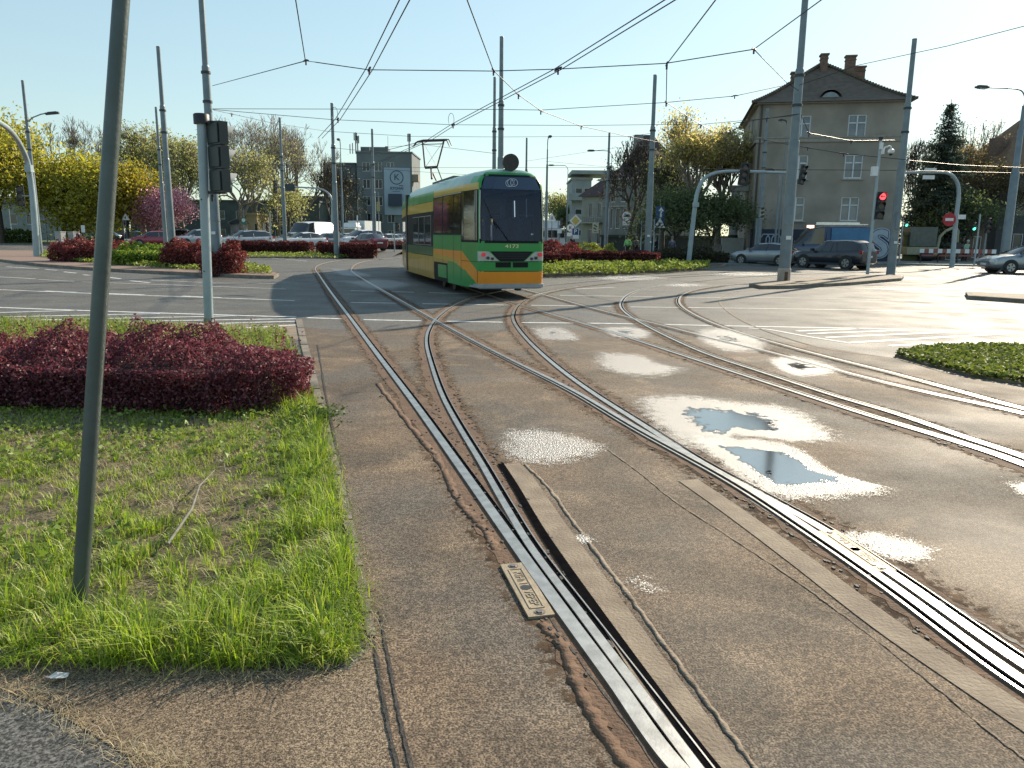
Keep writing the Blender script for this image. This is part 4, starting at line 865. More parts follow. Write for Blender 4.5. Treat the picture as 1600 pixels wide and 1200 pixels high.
# light band
q = MB()
vs = []; prof = [(-.60, 1.29), (.60, 1.29), (.42, 1.10), (.33, 1.03), (-.33, 1.03), (-.42, 1.10)]
q.add([sh.pt(u, z, .008) for u, z in prof], [(0, 1, 2, 3, 4, 5)][::1]); q.f = [tuple(reversed(f)) for f in q.f]; q.build('black_grille', TBLK, tram)
q = MB()
for i in range(4): z = 1.09 + i * .05; p = panel(sh, -.42 - i * .03, .42 + i * .03, z, z + .012, .012, None, None, None, nu=4); q.add(p.v, p.f)
q.build('grille_bar', DARK, tram)
HL = mat('lamp housing silver', (.42, .45, .45), (.33, .36, .36), .25, .5, 6)
for s in (-1, 1):
    hl = MB(); pr = [(s * .94, 1.29), (s * .66, 1.29), (s * .55, 1.20), (s * .44, 1.10), (s * .37, 1.035), (s * .94, 1.035)]
    uu_ = frange(.37, .97, .04); vs = []
    for u in uu_: vs += [sh.pt(s * u, 1.035, .012), sh.pt(s * u, min(1.29, 1.04 + (u - .37) * .86), .012)]
    hl.add(vs, [(2 * i, 2 * i + 1, 2 * i + 3, 2 * i + 2) for i in range(len(uu_) - 1)]); h = hl.build('lamp_cluster', HL, tram)
    def lamp(u, z, r, m, nm, off=.012):
        c = sh.pt(s * u, z, off); b = MB(); b.plate(c, (1, 0, 0), (0, 0, 1), circ(r, 16), .02); return b.build(nm, m, h)
    RL = mat('red tail lamp', (.55, .03, .05), (.45, .02, .04), .25, 0, 4, emit=(1, .08, .07), es=.12)
    lamp(.80, 1.205, .058, RL, 'tail_lamp', .034); lamp(.68, 1.115, .042, DARK, 'lamp', .036); lamp(.555, 1.095, .036, DARK, 'lamp', .036)
for a, b in ((-.46, -.03), (.03, .46)):
    panel(sh, a, b, .86, 1.0, .008, TBLK, 'lower_vent', tram, nu=4)
mb = MB()
for a, b, c, d in ((-1.0, 1.0, .748, .762), (-1.0, 1.0, 1.012, 1.022), (-2.3, -1.0, 1.0, 1.01), (1.0, 2.3, 1.0, 1.01), (-2.3, -2.285, .45, 1.5), (-.99, -.975, .45, .75)):
    q = panel(sh, a, b, c, d, .005, None, None, None); mb.add(q.v, q.f)
mb.build('panel_seam', TBLK, tram)
mb = MB(); pts = [sh.pt(u, .36, .0) for u in frange(-1.25, 1.25, .1)]
vs = [];
for u in frange(-1.15, 1.15, .115):
    for z, o_ in ((.30, .0), (.31, .05), (.40, .05), (.41, .0)): vs.append(sh.pt(u, z, o_))
k = len(vs) // 4; mb.add(vs, [(i * 4 + j, (i + 1) * 4 + j, (i + 1) * 4 + j + 1, i * 4 + j + 1) for i in range(k - 1) for j in range(3)]); mb.build('bumper', TGREY, tram)
mb = MB(); q0, q1 = sh.pt(-.1, 1.58, .03), sh.pt(-.62, 2.25, .03); mb.tube([q0, q1], .012, 6); mb.tube([sh.pt(-.42, 1.9, .035), sh.pt(-.80, 2.65, .035)], .010, 6); mb.build('wiper', BLACK, tram)
mb = MB()
for u_ in (-6.0, -4.55, -3.15, -2.3, 2.3, 3.15, 6.0):
    q = panel(sh, u_, u_ + .018, .42, 1.70 if abs(u_) < 5.9 else 3.1, .005, None, None, None, nu=1); mb.add(q.v, q.f)
for s_ in (-1, 1):
    q = panel(sh, s_ * 6.1, s_ * 10.4, 1.02, 1.04, .005, None, None, None, nu=10); mb.add(q.v, q.f)
    for u_ in (7.45, 8.9): q = panel(sh, s_ * u_, s_ * (u_ + .016), .3, 1.33, .005, None, None, None, nu=1); mb.add(q.v, q.f)
mb.build('panel_seam', TBLK, tram)
# side windows of the flared end and the quarter glass
FR = mat('window frame pale', (.45, .45, .42), (.38, .38, .36), .35, .5, 5)
for s in (-1, 1):
    TG_ = TGLS if s < 0 else TGLASS
    for a, b in ((2.36, 3.10), (3.2, 4.48), (4.6, 5.8)):
        p = panel(sh, s * a, s * b, 1.78, 2.86, .006, TG_, 'side_window', tram)
    p = panel(sh, s * 1.0, s * 2.25, 1.58, 2.9, .006, TGLS, 'quarter_window', tram)
    q = panel(sh, s * 2.3, s * 5.85, 2.885, 2.91, .009, FR, 'window_trim', tram); q = panel(sh, s * 2.3, s * 5.9, 1.715, 1.735, .009, TBLK, 'window_trim', tram)
    for a, b in ((6.35, 7.35), (7.6, 8.55), (8.8, 9.9)):
        panel(sh, s * a, s * b, 1.42, 2.3, .006, TG_, 'side_window', tram); panel(sh, s * (a - .07), s * (a - .02), 1.40, 2.33, .009, FR, 'window_trim', tram, nu=1)
    panel(sh, s * 6.25, s * 10.0, 2.325, 2.345, .009, FR, 'window_trim', tram); panel(sh, s * 6.25, s * 10.0, 1.37, 1.385, .009, FR, 'window_trim', tram)
    panel(sh, s * 4.0, s * 5.2, .40, .80, .01, GRN, 'bogie_skirt', tram)
    panel(sh, s * .875, s * .905, 1.62, 2.9, .014, FR, 'grab_rail', tram, nu=1)
    panel(sh, s * 6.1, s * 10.3, 2.79, 2.80, .008, TBLK, 'roof_seam', tram)
    for u in (7.3, 8.6, 9.9): panel(sh, s * u, s * (u + .02), 2.8, 3.1, .007, TBLK, 'roof_seam', tram, nu=1)
# articulation joint, middle and front sections bending to the right
mb = MB(); mb.box((0, 10.62, 1.78), (2.44, .26, 2.92)); mb.build('bellows', BLACK, tram)
def section(y0, ln, rot, pivot):
    e = bpy.data.objects.new('middle_section', None); COL.objects.link(e); e.parent = tram; e.location = pivot; e.rotation_euler = (0, 0, R(rot))
    out = [(0, 0), (0, 1.0), (.05, 1.12), (.15, 1.18), (.3, 1.2), (ln, 1.2)]; s2 = Shell(out, False)
    u2 = sorted(set([0.0, 1.0] + frange(0, s2.L, .15))); uu = [-u for u in u2[::-1]] + u2[1:]
    shell_mesh(s2, side_col, uu, zs, 'section_body', e)
    for s in (-1, 1):
        for a in frange(1.75, s2.L - 1.5, 1.35)[:-1]: panel(s2, s * a, s * (a + 1.2), 1.42 if a > 3 or True else .6, 2.3, .006, TGLS, 'side_window', e)
    panel(s2, -3.0, -1.9, .5, 2.3, .010, TGLS, 'door', e)
    mb = MB(); mb.prism([(-1.15, .1), (1.15, .1), (1.15, ln), (-1.15, ln)], .30, .5); mb.build('section_floor', BLACK, e)
    return e
section(0, 6.2, -7, (0, 10.75, 0)); section(0, 8.0, -30, (.8, 17.0, 0))
# running gear
mb = MB()
for y in (4.6,): mb.box((0, y, .42), (1.9, 2.4, .35))
mb.box((0, 8, .40), (2.36, 4.6, .2)); mb.box((.28, .35, .28), (.12, .25, .14)); mb.build('underframe', BLACK, tram)
for y in (3.8, 5.4):
    for s in (-1, 1): mb = MB(); mb.tube([(s * .66, y, .32), (s * .78, y, .32)], .32, 20); mb.build('wheel', mat('wheel steel', (.10, .09, .08), (.06, .05, .045), .6, .6, 9), tram)
# roof equipment: boxes, pantograph, round reflector
mb = MB(); mb.prism([(-.62, 4.6), (.62, 4.6), (.62, 8.2), (-.62, 8.2)], 3.5, 3.58); mb.build('roof_box', mat('roof equipment', (.10, .12, .12), (.07, .08, .085), .6, 0, 5), tram)
PAN = mat('pantograph tube', (.13, .07, .07), (.08, .05, .055), .5, .3, 8)
pt = bpy.data.objects.new('pantograph', None); COL.objects.link(pt); pt.parent = tram
# in tram space: x across, y along, z up
def invt(v): return Matrix.Rotation(-HEAD, 3, 'Z') @ (Vector(v) - tram.location)
D = 27.5
k1 = invt(W(670, 285, D - .2)); kn = invt(W(672, 262, D)); tl = invt(W(660, 220, D)); tr_ = invt(W(694, 219, D)); kl = invt(W(664, 262, D)); kr = invt(W(683, 261, D)); e1 = invt(W(646, 219, D)); e2 = invt(W(704, 217, D))
mb = MB(); ro = Vector((kn.x, kn.y - .8, 3.55))
mb.tube([ro + Vector((-.15, -.3, 0)), (kl + kr) / 2], .035, 8); mb.tube([ro + Vector((.15, .5, 0)), (kl + kr) / 2 + Vector((0, 0, -.08))], .025, 8); mb.tube([kl, kr], .045, 8)
mb.tube([ro + Vector((.5, 1.1, 0)), kr], .018, 6); mb.build('lower_arm', PAN, pt)
mb = MB(); mb.tube([kl, tl], .026, 8); mb.tube([kr, tr_], .026, 8); mb.tube([kl, tr_], .006, 4); mb.tube([kr, tl], .006, 4); mb.build('upper_arm', PAN, pt)
mb = MB()
for o_ in (-.16, .16):
    v = Vector((0, o_, 0)); L = [e1 + v + Vector((0, 0, -.22)), e1 + v + Vector((.10, 0, -.06)), tl + v, tr_ + v, e2 + v + Vector((-.10, 0, -.04)), e2 + v + Vector((0, 0, -.24))]; mb.tube(L, [.014, .02, .028, .028, .02, .014], 8)
mb.tube([tl + Vector((0, -.16, 0)), tl + Vector((0, .16, 0))], .02, 6); mb.tube([tr_ + Vector((0, -.16, 0)), tr_ + Vector((0, .16, 0))], .02, 6)
mb.tube([tl - Vector((0, 0, .12)), tr_ - Vector((0, 0, .12))], .014, 6); mb.build('collector_head', PAN, pt)
mb = MB(); c = invt(W(797, 254, 21.6)); mb.plate(c, (1, 0, 0), (0, 0, 1), circ(.225, 28), .10); mb.cyl((c.x, c.y, 3.48), (c.x, c.y, c.z - .18), .05, .04, 8); mb.box((c.x, c.y, 3.53), (.36, .12, .04))
mb.plate(c + Vector((0, -.012, 0)), (1, 0, 0), (0, 0, 1), circ(.16, 24), .01); mb.build('roof_disc', mat('brown black disc', (.03, .024, .022), (.02, .016, .015), .45, 0, 6), tram)
# ================================================================== MASTS
def mast(label, px, py, d=None, H=10.6, r=.2, steps=True, m=MAST, name='catenary_mast', cat='mast', group='catenary masts around the junction', base=None, z0=.1):
    """px, py: foot in the photo (d given: stands d metres ahead in that column)"""
    p = at(px, d) if d else G(px, py); t = T(name, label, cat, (p.x, p.y, 0), 0, group)
    mb = MB(); h1 = H * .50; h2 = H * .74
    mb.tube([(0, 0, 0), (0, 0, h1)], [r, r * .88], 16); mb.tube([(0, 0, h1), (0, 0, h1 + .06)], [r * .88, r * .76], 16); mb.tube([(0, 0, h1 + .05), (0, 0, h2)], [r * .76, r * .70], 16); mb.tube([(0, 0, h2), (0, 0, h2 + .07)], [r * .70, r * .56], 16); mb.tube([(0, 0, h2 + .05), (0, 0, H)], [r * .56, r * .52], 16)
    mb.build('pole', m, t)
    mb = MB(); mb.tube([(0, 0, H), (0, 0, H + .03)], [r * .56, r * .5], 16); mb.build('cap', DARK, t)
    if base:
        mb = MB(); mb.tube([(0, 0, 0), (0, 0, base), (0, 0, base + .05)], [r * 1.12, r * 1.12, r * .98], 16); mb.build('base_collar', mat('sandy base collar', (.42, .36, .30), (.32, .27, .22), .8, 0, 3, .3, 30), t)
    mb = MB()
    for z in (6.55, 7.6): rr = r * (.79 if z < h2 else .6) ; mb.tube([(0, 0, z), (0, 0, z + .09)], [rr + .02, rr + .02], 14)
    mb.build('clamp', DARK, t); return t
mA = mast('slim catenary mast with lamp arm behind the left arched mast', 60, 403, d=49, r=.16)
mast('catenary mast behind the green bush, taller of the pair left of the signal post', 268, 0, d=40, r=.18)
mast('thin catenary mast farther back beside the pink tree', 258, 0, d=58.5, r=.16)
mD = mast('tall banded catenary mast right behind the near signal post', 337, 0, d=30.7, r=.2)
mast('distant thin pole standing before the golden trees', 199, 0, d=84, r=.14, H=9.4)
mast('catenary mast before the silver wagon and bare trees', 445, 0, d=63, r=.17)
mG = mast('catenary mast standing in the clipped hedge left of the tram', 525, 399, d=56, r=.20)
mast('catenary mast beside the dark red car left of the tram', 585, 391, d=69, r=.18)
mI = mast('thick catenary mast rising directly behind the tram roof', 781.5, 0, d=37.4, r=.17)
mast('catenary mast half hidden behind the thick mast over the tram', 771.5, 0, d=46.5, r=.15)
mast('short looking distant mast behind the right tram corner', 821, 0, d=74, r=.16)
mM = mast('catenary mast before the villa corner with small lamp arms', 947, 0, d=70, r=.18)
mN = mast('catenary mast with white dot behind the long clipped hedge', 1013, 0, d=45.4, r=.2)
mO = mast('slim catenary mast before the tan house corner', 1186, 411, d=56.0, r=.17)
mP = mast('largest catenary mast with sandy foot on the tip of the right island', 1224, 443, r=.22, base=.55)
mQ = mast('catenary mast at the right end of the right island', 1391, 432, r=.2)
mb = MB(); mb.plate((.12, -.19, 1.45), (1, 0, 0), (0, 0, 1), circ(.05, 12), .02); mb.build('white_dot', WHITE, mN)
mb = MB(); mb.box((.0, -.235, .28), (.12, .03, .36)); mb.build('rust_mark', RUST, mP)
def lamp_arm(t, z, dx, dy, up=.6, name='lamp_arm'):
    mb = MB(); mb.tube([(0, 0, z), (dx * .3, dy * .3, z + up * .5), (dx * .7, dy * .7, z + up * .85), (dx, dy, z + up)], .04, 8); a = mb.build(name, STEEL, t)
    l = Vector((dx, dy, 0)).normalized(); mb = MB(); c = Vector((dx, dy, z + up)) + l * .3; M = Matrix.Rotation(math.atan2(l.y, l.x), 3, 'Z') @ Matrix.Rotation(R(-8), 3, 'Y'); mb.box(c, (.75, .26, .12), M=M); mb.box(c + Vector((0, 0, .07)), (.5, .2, .05), M=M); mb.build('lamp_head', DARK, a)
lamp_arm(mA, 8.2, 1.1, .3)
def lamp(label, px, d, H, arm, r=.09, m=MAST, group='street lamps around the junction'):
    p = at(px, d); t = T('street_lamp', label, 'street lamp', (p.x, p.y, 0), 0, group); mb = MB()
    mb.tube([(0, 0, 0), (0, 0, H * .55), (0, 0, H * .56), (0, 0, H * .78), (0, 0, H * .79), (0, 0, H - .9)], [r * 1.5, r * 1.3, r, r * .9, r * .6, r * .55], 12); mb.build('pole', m, t)
    a = Vector(arm); mb = MB(); L = [Vector((0, 0, H - 1.0)), Vector((0, 0, H - .5)), Vector((0, 0, H - .1)) + a * .12, Vector((0, 0, H)) + a * .4, Vector((0, 0, H)) + a]; mb.tube([q for q in smooth(L, 5)], .04, 8); ar = mb.build('arm', STEEL, t)
    l = a.normalized(); M = Matrix.Rotation(math.atan2(l.y, l.x), 3, 'Z'); c = Vector((0, 0, H)) + a + l * .3; mb = MB(); mb.box(c, (.75, .28, .10), M=M); mb.box(c + Vector((0, 0, .07)), (.55, .2, .06), M=M); h = mb.build('lamp_head', DARK, ar); mb = MB(); mb.box(c - Vector((0, 0, .07)), (.5, .2, .04), M=M); mb.build('lens', mat('lamp lens', (.7, .7, .68), (.6, .6, .6), .2, 0, 5), h); return t
lamp('large curved street lamp at the right edge reaching left', 1574, 46, 10.2, (-2.6, -.6, -.05), .17)
lamp('thin street lamp seen end on left of the apartment block', 536, 78, 10.6, (.1, -1.0, 0), .07)
lamp('thin street lamp seen end on just right of the tram', 853, 71, 10.2, (.1, -1.2, 0), .1)
lamp('slim street lamp between mast and villa pointing left', 952, 80, 10.2, (-1.8, .1, 0), .06)
lamp('thin curved street lamp against the upper wall of the tan house', 1217, 58.0, 10.0, (-.3, -.3, 0), .05)
lamp('short street lamp against the middle wall of the tan house', 1212, 57.0, 6.4, (-.5, .1, .1), .06)
lamp('thin lamp with a single arm left of the villa', 885, 100, 10.5, (-1.8, .1, 0), .06)

# leaning post in the foreground
b = G(121, 952); tp = W(196, -90, 3.5); t = T('leaning_post', 'plain grey steel post leaning right in the near grass', 'post', (b.x, b.y, 0)); mb = MB()
v = tp - b; mb.tube([Vector((0, 0, -.05)) , v * .5, v * 1.15], [.034, .034, .034], 28)
mb.build('tube', mat('weathered grey green post', (.085, .105, .10), (.06, .078, .072), .38, .25, 4, .10, 45, spec=.6), t); mb = MB(); mb.tube([(0, 0, .03), (.0, 0, .05)], [.05, .042], 20); mb.build('foot_ring', DARK, t)

# ------------------------------------------------------------------ signals
def lens_col(c): return {'r': mat('red lens lit', (.9, .05, .05), (.8, .03, .03), .3, 0, 5, emit=(1, .04, .05), es=3.0), 'g': mat('green lens lit', (.05, .8, .5), (.05, .7, .4), .3, 0, 5, emit=(.1, 1, .6), es=2.0), 'd': mat('dark lens', (.05, .04, .035), (.035, .03, .028), .2, 0, 5)}[c]
def head(parent, c, yaw, n=3, s=.32, lens='ddd', plate=True, visor=MATS.get('dark grey plastic'), body=BLACK, tilt=0.0, board=False):
    """signal head centred at c (parent space), facing yaw (0 = toward -y)"""
    e = bpy.data.objects.new('signal_head', None); COL.objects.link(e); e.parent = parent; e.location = c; e.rotation_euler = (0, tilt, yaw); Hh = n * s
    mb = MB()
    for i in range(n): z = Hh / 2 - s / 2 - i * s; mb.box((0, .06, z), (s * .94, .16, s * .965)); mb.box((0, .15, z), (s * .80, .03, s * .8))
    mb.build('housing', body, e)
    if board: mb = MB(); mb.box((0, -.0, 0), (s * 1.5, .02, Hh * 1.12)); mb.build('backboard', BLACK, e)
    for i in range(n):
        z = Hh / 2 - s / 2 - i * s; mb = MB(); mb.plate((0, -.012, z), (1, 0, 0), (0, 0, 1), circ(s * .36, 20), .014); L = mb.build('lens', lens_col(lens[i]), e)
        mb = MB(); k = 14; r_ = s * .39
        vs = []
        for j in range(k + 1):
            a = R(-10 + 200 * j / k); l = .05 + .17 * max(0, math.sin(a)); vs += [(math.cos(a) * r_, -.02, z + math.sin(a) * r_), (math.cos(a) * r_, -.02 - l, z + math.sin(a) * r_ * .97)]
        fs = [(2 * j, 2 * j + 1, 2 * j + 3, 2 * j + 2) for j in range(k)]; mb.add(vs, fs, 0, True); mb.build('visor', visor, e)
    return e
# near signal on its own post, seen from behind
p = G(327, 518); t = T('traffic_signal_post', 'white steel signal post with black three light head seen from behind, beyond the purple hedge', 'traffic light', (p.x, p.y, 0), 0, 'traffic lights')
dt = p.y; top = W(314, 190, dt).z
mb = MB(); lean = W(315, 190, dt) - Vector((p.x, p.y, top)); lean.z = 0
mb.tube([(0, 0, 0), lean * .0 + Vector((lean.x, 0, top))], [.078, .078], 20); mb.build('post', MASTL, t)
mb = MB(); mb.tube([(lean.x, 0, top - .04), (lean.x, 0, top + .11), (lean.x, 0, top + .125)], [.128, .128, .11], 20); mb.build('cap', BLACK, t)
mb = MB(); mb.tube([(0, 0, 0), (0, 0, .24)], [.081, .081], 20); mb.build('foot_sleeve', RAILD, t)
cz = (W(345, 190, dt).z + W(345, 302, dt).z) / 2
hd = head(t, (lean.x + .31, .0, cz), R(180 - 38), 3, .385, 'ddd', visor=mat('pale visor', (.42, .42, .40), (.36, .36, .34), .4, 0, 5), body=mat('signal back', (.016, .024, .027), (.012, .018, .02), .4, 0, 3))
mb = MB(); mb.box((lean.x + .16, .02, cz), (.08, .16, 1.16)); mb.build('back_board', BLACK, t)
for z in (cz + .57, cz - .57): mb = MB(); mb.box((lean.x + .17, 0, z), (.34, .05, .045)); mb.build('bracket', BLACK, t)
mb = MB(); mb.cyl((lean.x + .10, 0, cz - .60), (lean.x + .10, 0, cz - .72), .025, .02, 8); mb.build('cable_gland', BLACK, t)

mb = MB()
for z_ in (1.05, 2.25): mb.plate((lean.x * z_ / top - .02, -.080, z_), (1, 0, 0), (0, 0, 1), circ(.012, 8), .004)
mb.build('screw_hole', BLACK, t)
# small plates and bands on the nearer masts
for m_, z_, rr_, w2 in ((mD, 1.7, .2, .16), (mP, 1.75, .21, .2), (mQ, 1.6, .195, .16), (mN, 1.8, .19, .16), (mA, 1.6, .155, .14)):
    mb = MB(); mb.box((-.01, -rr_ - .012, z_), (w2, .012, w2 * .7)); mb.build('mast_plate', WHITE, m_)
    mb = MB(); mb.tube([(0, 0, z_ + .45), (0, 0, z_ + .48)], [rr_ + .006, rr_ + .006], 16); mb.tube([(0, 0, .02), (0, 0, .10)], [rr_ + .035, rr_ + .02], 16); mb.build('steel_band', RAILD, m_)
mb = MB(); mb.box((-.02, -.22, 2.6), (.18, .14, .75)); mb.build('switch_box', MAST, mQ)
# arched masts
def arch(label, pts, r0, r1, group='arched signal masts'):
    base = pts[0]; t = T('arched_mast', label, 'signal mast', (base.x, base.y, 0), 0, group); L = [p - Vector((base.x, base.y, 0)) for p in pts]; S_ = smooth(L, 6); n = len(S_)
    mb = MB(); mb.tube(S_, [r0 + (r1 - r0) * i / (n - 1) for i in range(n)], 16); mb.build('arm', MASTL, t); return t
A0 = G(58, 404); A0.z = .0
t = arch('white arched mast curving out of the left frame edge with a dark signal', [A0, W(53, 330, A0.y), W(47, 275, A0.y), W(40, 245, A0.y - .5), W(24, 214, A0.y - 2.5), W(0, 192, 39), W(-70, 160, 30)], .20, .11)
head(t, W(32, 306, A0.y) - Vector((A0.x, A0.y, 0)), R(25), 3, .42, 'ddd', board=False)
mb = MB(); mb.box(W(40, 306, A0.y) - Vector((A0.x, A0.y, 0)), (.45, .05, .05)); mb.box(W(50, 264, A0.y) - Vector((A0.x, A0.y + .3, 0)), (.38, .3, .42)); mb.build('bracket', MASTL, t)
D1 = 48.0; A1 = at(1078, D1)
t = arch('pale arched mast with two hanging signals before the tan house', [A1, W(1085, 330, D1), W(1090, 300, D1), W(1101, 279, D1), W(1128, 268.5, D1), W(1180, 268.5, D1), W(1245, 271, D1)], .15, .07)
mb = MB(); mb.box(W(1086, 320, D1) - Vector((A1.x, A1.y + .2, 0)), (.36, .2, .26)); mb.build('control_box', MASTL, t)
head(t, W(1163, 272, D1 - .2) - Vector((A1.x, A1.y, 0)), R(0), 3, .40, 'ddd', tilt=R(8), board=True); head(t, W(1255, 273, D1 - .2) - Vector((A1.x, A1.y, 0)), R(25), 3, .38, 'ddd', tilt=R(10))
A2 = G(1487, 418); D2 = A2.y
t = arch('pale arched mast carrying two white sign panels at right', [A2, W(1494, 340, D2), W(1498, 305, D2), W(1495, 284, D2), W(1482, 271, D2), W(1455, 269, D2), W(1412, 270, D2)], .15, .07)
for px, py, w_, h_ in ((1454, 265.5, .74, .22), (1451, 277, .74, .24)): mb = MB(); mb.box(W(px, py, D2 - .1) - Vector((A2.x, A2.y, 0)), (w_, .04, h_)); mb.build('sign_panel', WHITE, t)
mb = MB(); mb.box(W(1501, 339, D2) - Vector((A2.x, A2.y, 0)), (.5, .3, .28)); mb.build('control_box', WHITE, t)
q = W(1483, 343, D2 - .25) - Vector((A2.x, A2.y, 0)); mb = MB(); mb.plate(q, (1, 0, 0), (0, 0, 1), circ(.42, 28), .03); n_ = mb.build('no_entry_disc', mat('sign red', (.42, .02, .03), (.36, .02, .03), .5, 0, 5), t)
mb = MB(); mb.plate(q - Vector((.0, .003, 0)), (1, 0, 0), (0, 0, 1), rect(.52, .18), .034); mb.build('white_bar', WHITE, t)
D3 = 82; A3 = at(517, D3)
t = arch('thin arched mast in the distance reaching left with signal and dark board', [A3, W(519, 330, D3), W(518, 312, D3), W(513, 302, D3), W(500, 295, D3), W(475, 293, D3), W(428, 291, D3)], .11, .07)
head(t, W(430, 292, D3 - .2) - Vector((A3.x, A3.y, 0)), 0, 3, .42); mb = MB(); mb.box(W(453, 293, D3 - .1) - Vector((A3.x, A3.y, 0)), (1.0, .05, .72)); mb.build('dark_board', mat('blue black board', (.03, .045, .06), (.02, .03, .045), .5, 0, 4), t)
def sigpost(label, px, d, H, hz, yaw=0, n=3, s=.32, lens='ddd', dx=0.0, r=.055, body=BLACK, cap=False, m=MASTL, vis=DARK, group='traffic lights'):
    p = at(px, d); t = T('traffic_signal_post', label, 'traffic light', (p.x, p.y, .05), 0, group); mb = MB(); mb.tube([(0, 0, 0), (0, 0, H)], [r, r * .92], 12); mb.build('post', m, t)
    head(t, (dx, -.16 if dx == 0 else 0, hz), yaw, n, s, lens, body=body, visor=vis)
    if dx: mb = MB(); [mb.box((dx / 2, 0, hz + z), (abs(dx), .04, .04)) for z in (n * s * .42, -n * s * .42)]; mb.build('bracket', BLACK, t)
    return t
# red arrow signal with dome camera
p = G(1355, 432); d = p.y; t = T('traffic_signal_post', 'slim signal post showing a red left arrow, white dome camera above', 'traffic light', (p.x, p.y, .1), 0, 'traffic lights')
tp = W(1376, 222, d) - p; mb = MB(); mb.tube([(0, 0, 0), (tp.x * .5, 0, tp.z * .5), (tp.x, 0, tp.z)], [.075, .068, .06], 14); mb.build('post', MASTL, t)
mb = MB(); mb.cyl((tp.x, 0, tp.z), (tp.x, 0, tp.z + .12), .10, .10, 12); mb.build('cap', BLACK, t); mb = MB(); mb.box((tp.x + .01, -.09, tp.z - .28), (.13, .12, .3)); mb.build('detector', WHITE, t)
q = W(1376.5, 325, d - .12) - p; hh = head(t, q, R(6), 3, .42, 'rdd', tilt=R(3))
mb = MB(); z = .42; mb.plate((0, -.030, z), (1, 0, 0), (0, 0, 1), [(-.12, 0), (-.03, .075), (-.03, .022), (.11, .022), (.11, -.022), (-.03, -.022), (-.03, -.075)], .004); mb.build('arrow_mask', BLACK, hh)
cq = W(1392, 240, d) - p; mb = MB(); cw = W(1378, 240, d) - p; mb.tube([cw, cw + Vector((.12, 0, .18)), cw + Vector((.32, 0, .24)), cq + Vector((0, 0, .16))], .035, 8); mb.box(cw, (.16, .14, .24)); mb.build('camera_arm', WHITE, t)
mb = MB(); mb.ball(cq, .15, 14, sc=(1, 1, .8)); cm = mb.build('camera_dome', WHITE, t); mb = MB(); mb.ball(cq - Vector((0, 0, .11)), .085, 10); mb.build('dome_glass', BLACK, cm)
bx = W(1366, 271, d) - p; mb = MB(); mb.box(bx, (.26, .2, .42)); mb.build('junction_box', WHITE, t)
sigpost('small pale backed signal on a slim post left of the largest right mast', 1181, 52.5, 3.0, 3.35, 0, 3, .26, dx=.32, r=.06, body=mat('pale signal body', (.40, .42, .36), (.32, .34, .29), .5, 0, 5), m=MAST)
sigpost('signal with dark head between arched mast arm and mast at left', 423, 74, 3.6, 3.3, 0, 3, .4, dx=.5)
sigpost('lower signal post with dark head and a red white plate beside it', 413, 71, 2.6, 2.2, 0, 3, .3, dx=.3)
sigpost('small green walk light on a post at the right end of the tan house', 1409, 58, 3.1, 2.9, 0, 2, .28, 'dg', dx=.28)
sigpost('green walk light on a slim pale post before the right garden', 1528, 52, 3.4, 2.6, 0, 2, .28, 'dg', dx=-.3)
sigpost('dark signal before the dark house wall right of the green light', 1541, 53, 3.2, 2.7, 0, 3, .34, 'ddd', m=MAST)
sigpost('black signal on a short pale post right of the cyclist', 1002, 60, 3.0, 2.2, 0, 3, .3, dx=-.2)
sigpost('black signal on a thin post just right of the white dotted mast', 1022, 58, 3.0, 2.4, 0, 3, .3, dx=.2)
sigpost('small dark signal on a post just left of the tram front', 616, 66, 2.6, 2.3, 0, 2, .32, dx=.3)
sigpost('dark signal on a thin post beside the mast left of the tram', 530, 72, 2.9, 2.4, 0, 3, .32, dx=.0)
sigpost('dark signal by the white box truck right of the tram', 872, 66, 3.0, 2.8, 0, 3, .3, dx=.3)

# ------------------------------------------------------------------ signs
SBLU = mat('sign blue', (.02, .07, .22), (.018, .06, .19), .5, 0, 5); SYEL = mat('sign yellow', (.62, .45, .10), (.55, .4, .09), .5, 0, 5); SRED = MATS['sign red']; NAVY = mat('sign navy', (.015, .03, .07), (.012, .025, .06), .5, 0, 5)
def sign(label, px, d, H, items, r=.035, m=MAST, name='traffic_sign', cat='sign', yaw=0):
    p = at(px, d); t = T(name, label, cat, (p.x, p.y, .05), yaw, 'road signs'); mb = MB(); mb.tube([(0, 0, 0), (0, 0, H)], [r, r], 8); mb.build('post', m, t)
    for nm, pts, x, z, mm, off in items: mb = MB(); mb.plate((x, -.05 - off, z), (1, 0, 0), (0, 0, 1), pts, .012); mb.build(nm, mm, t)
    return t
dia = lambda a: [(-a, 0), (0, -a), (a, 0), (0, a)]; tri = lambda a: [(-a, -a * .58), (a, -a * .58), (0, a * 1.15)]
t = sign('priority road diamond above a blue parking sign right of the tram', 897, 70, 4.2, [('diamond_plate', dia(.55), .1, 3.05, WHITE, 0), ('diamond_center', dia(.38), .1, 3.05, SYEL, .013), ('parking_plate', rect(.66, .95), .1, 1.95, WHITE, 0), ('parking_field', rect(.54, .56), .1, 2.1, SBLU, .013)])
text_mesh('P', .52, WHITE, t, (.1, -.082, 2.1), (R(90), 0, 0), 'letter', .003, .01)
t = sign('round white stopping sign with small plate left of the parking sign', 891, 72, 3.4, [('disc', circ(.34, 20), 0, 2.45, WHITE, 0), ('ring', circ(.34, 20), 0, 2.45, SRED, -.014), ('small_plate', rect(.6, .34), 0, 1.85, WHITE, 0)])
text_mesh('K', .38, BLACK, t, (0, -.07, 2.45), (R(90), 0, 0), 'letter', .003, .01)
sign('triangular warning sign seen above the white box truck', 862, 76, 4.2, [('triangle', tri(.42), 0, 3.4, WHITE, 0), ('symbol', rect(.08, .3), 0, 3.42, BLACK, .013)])
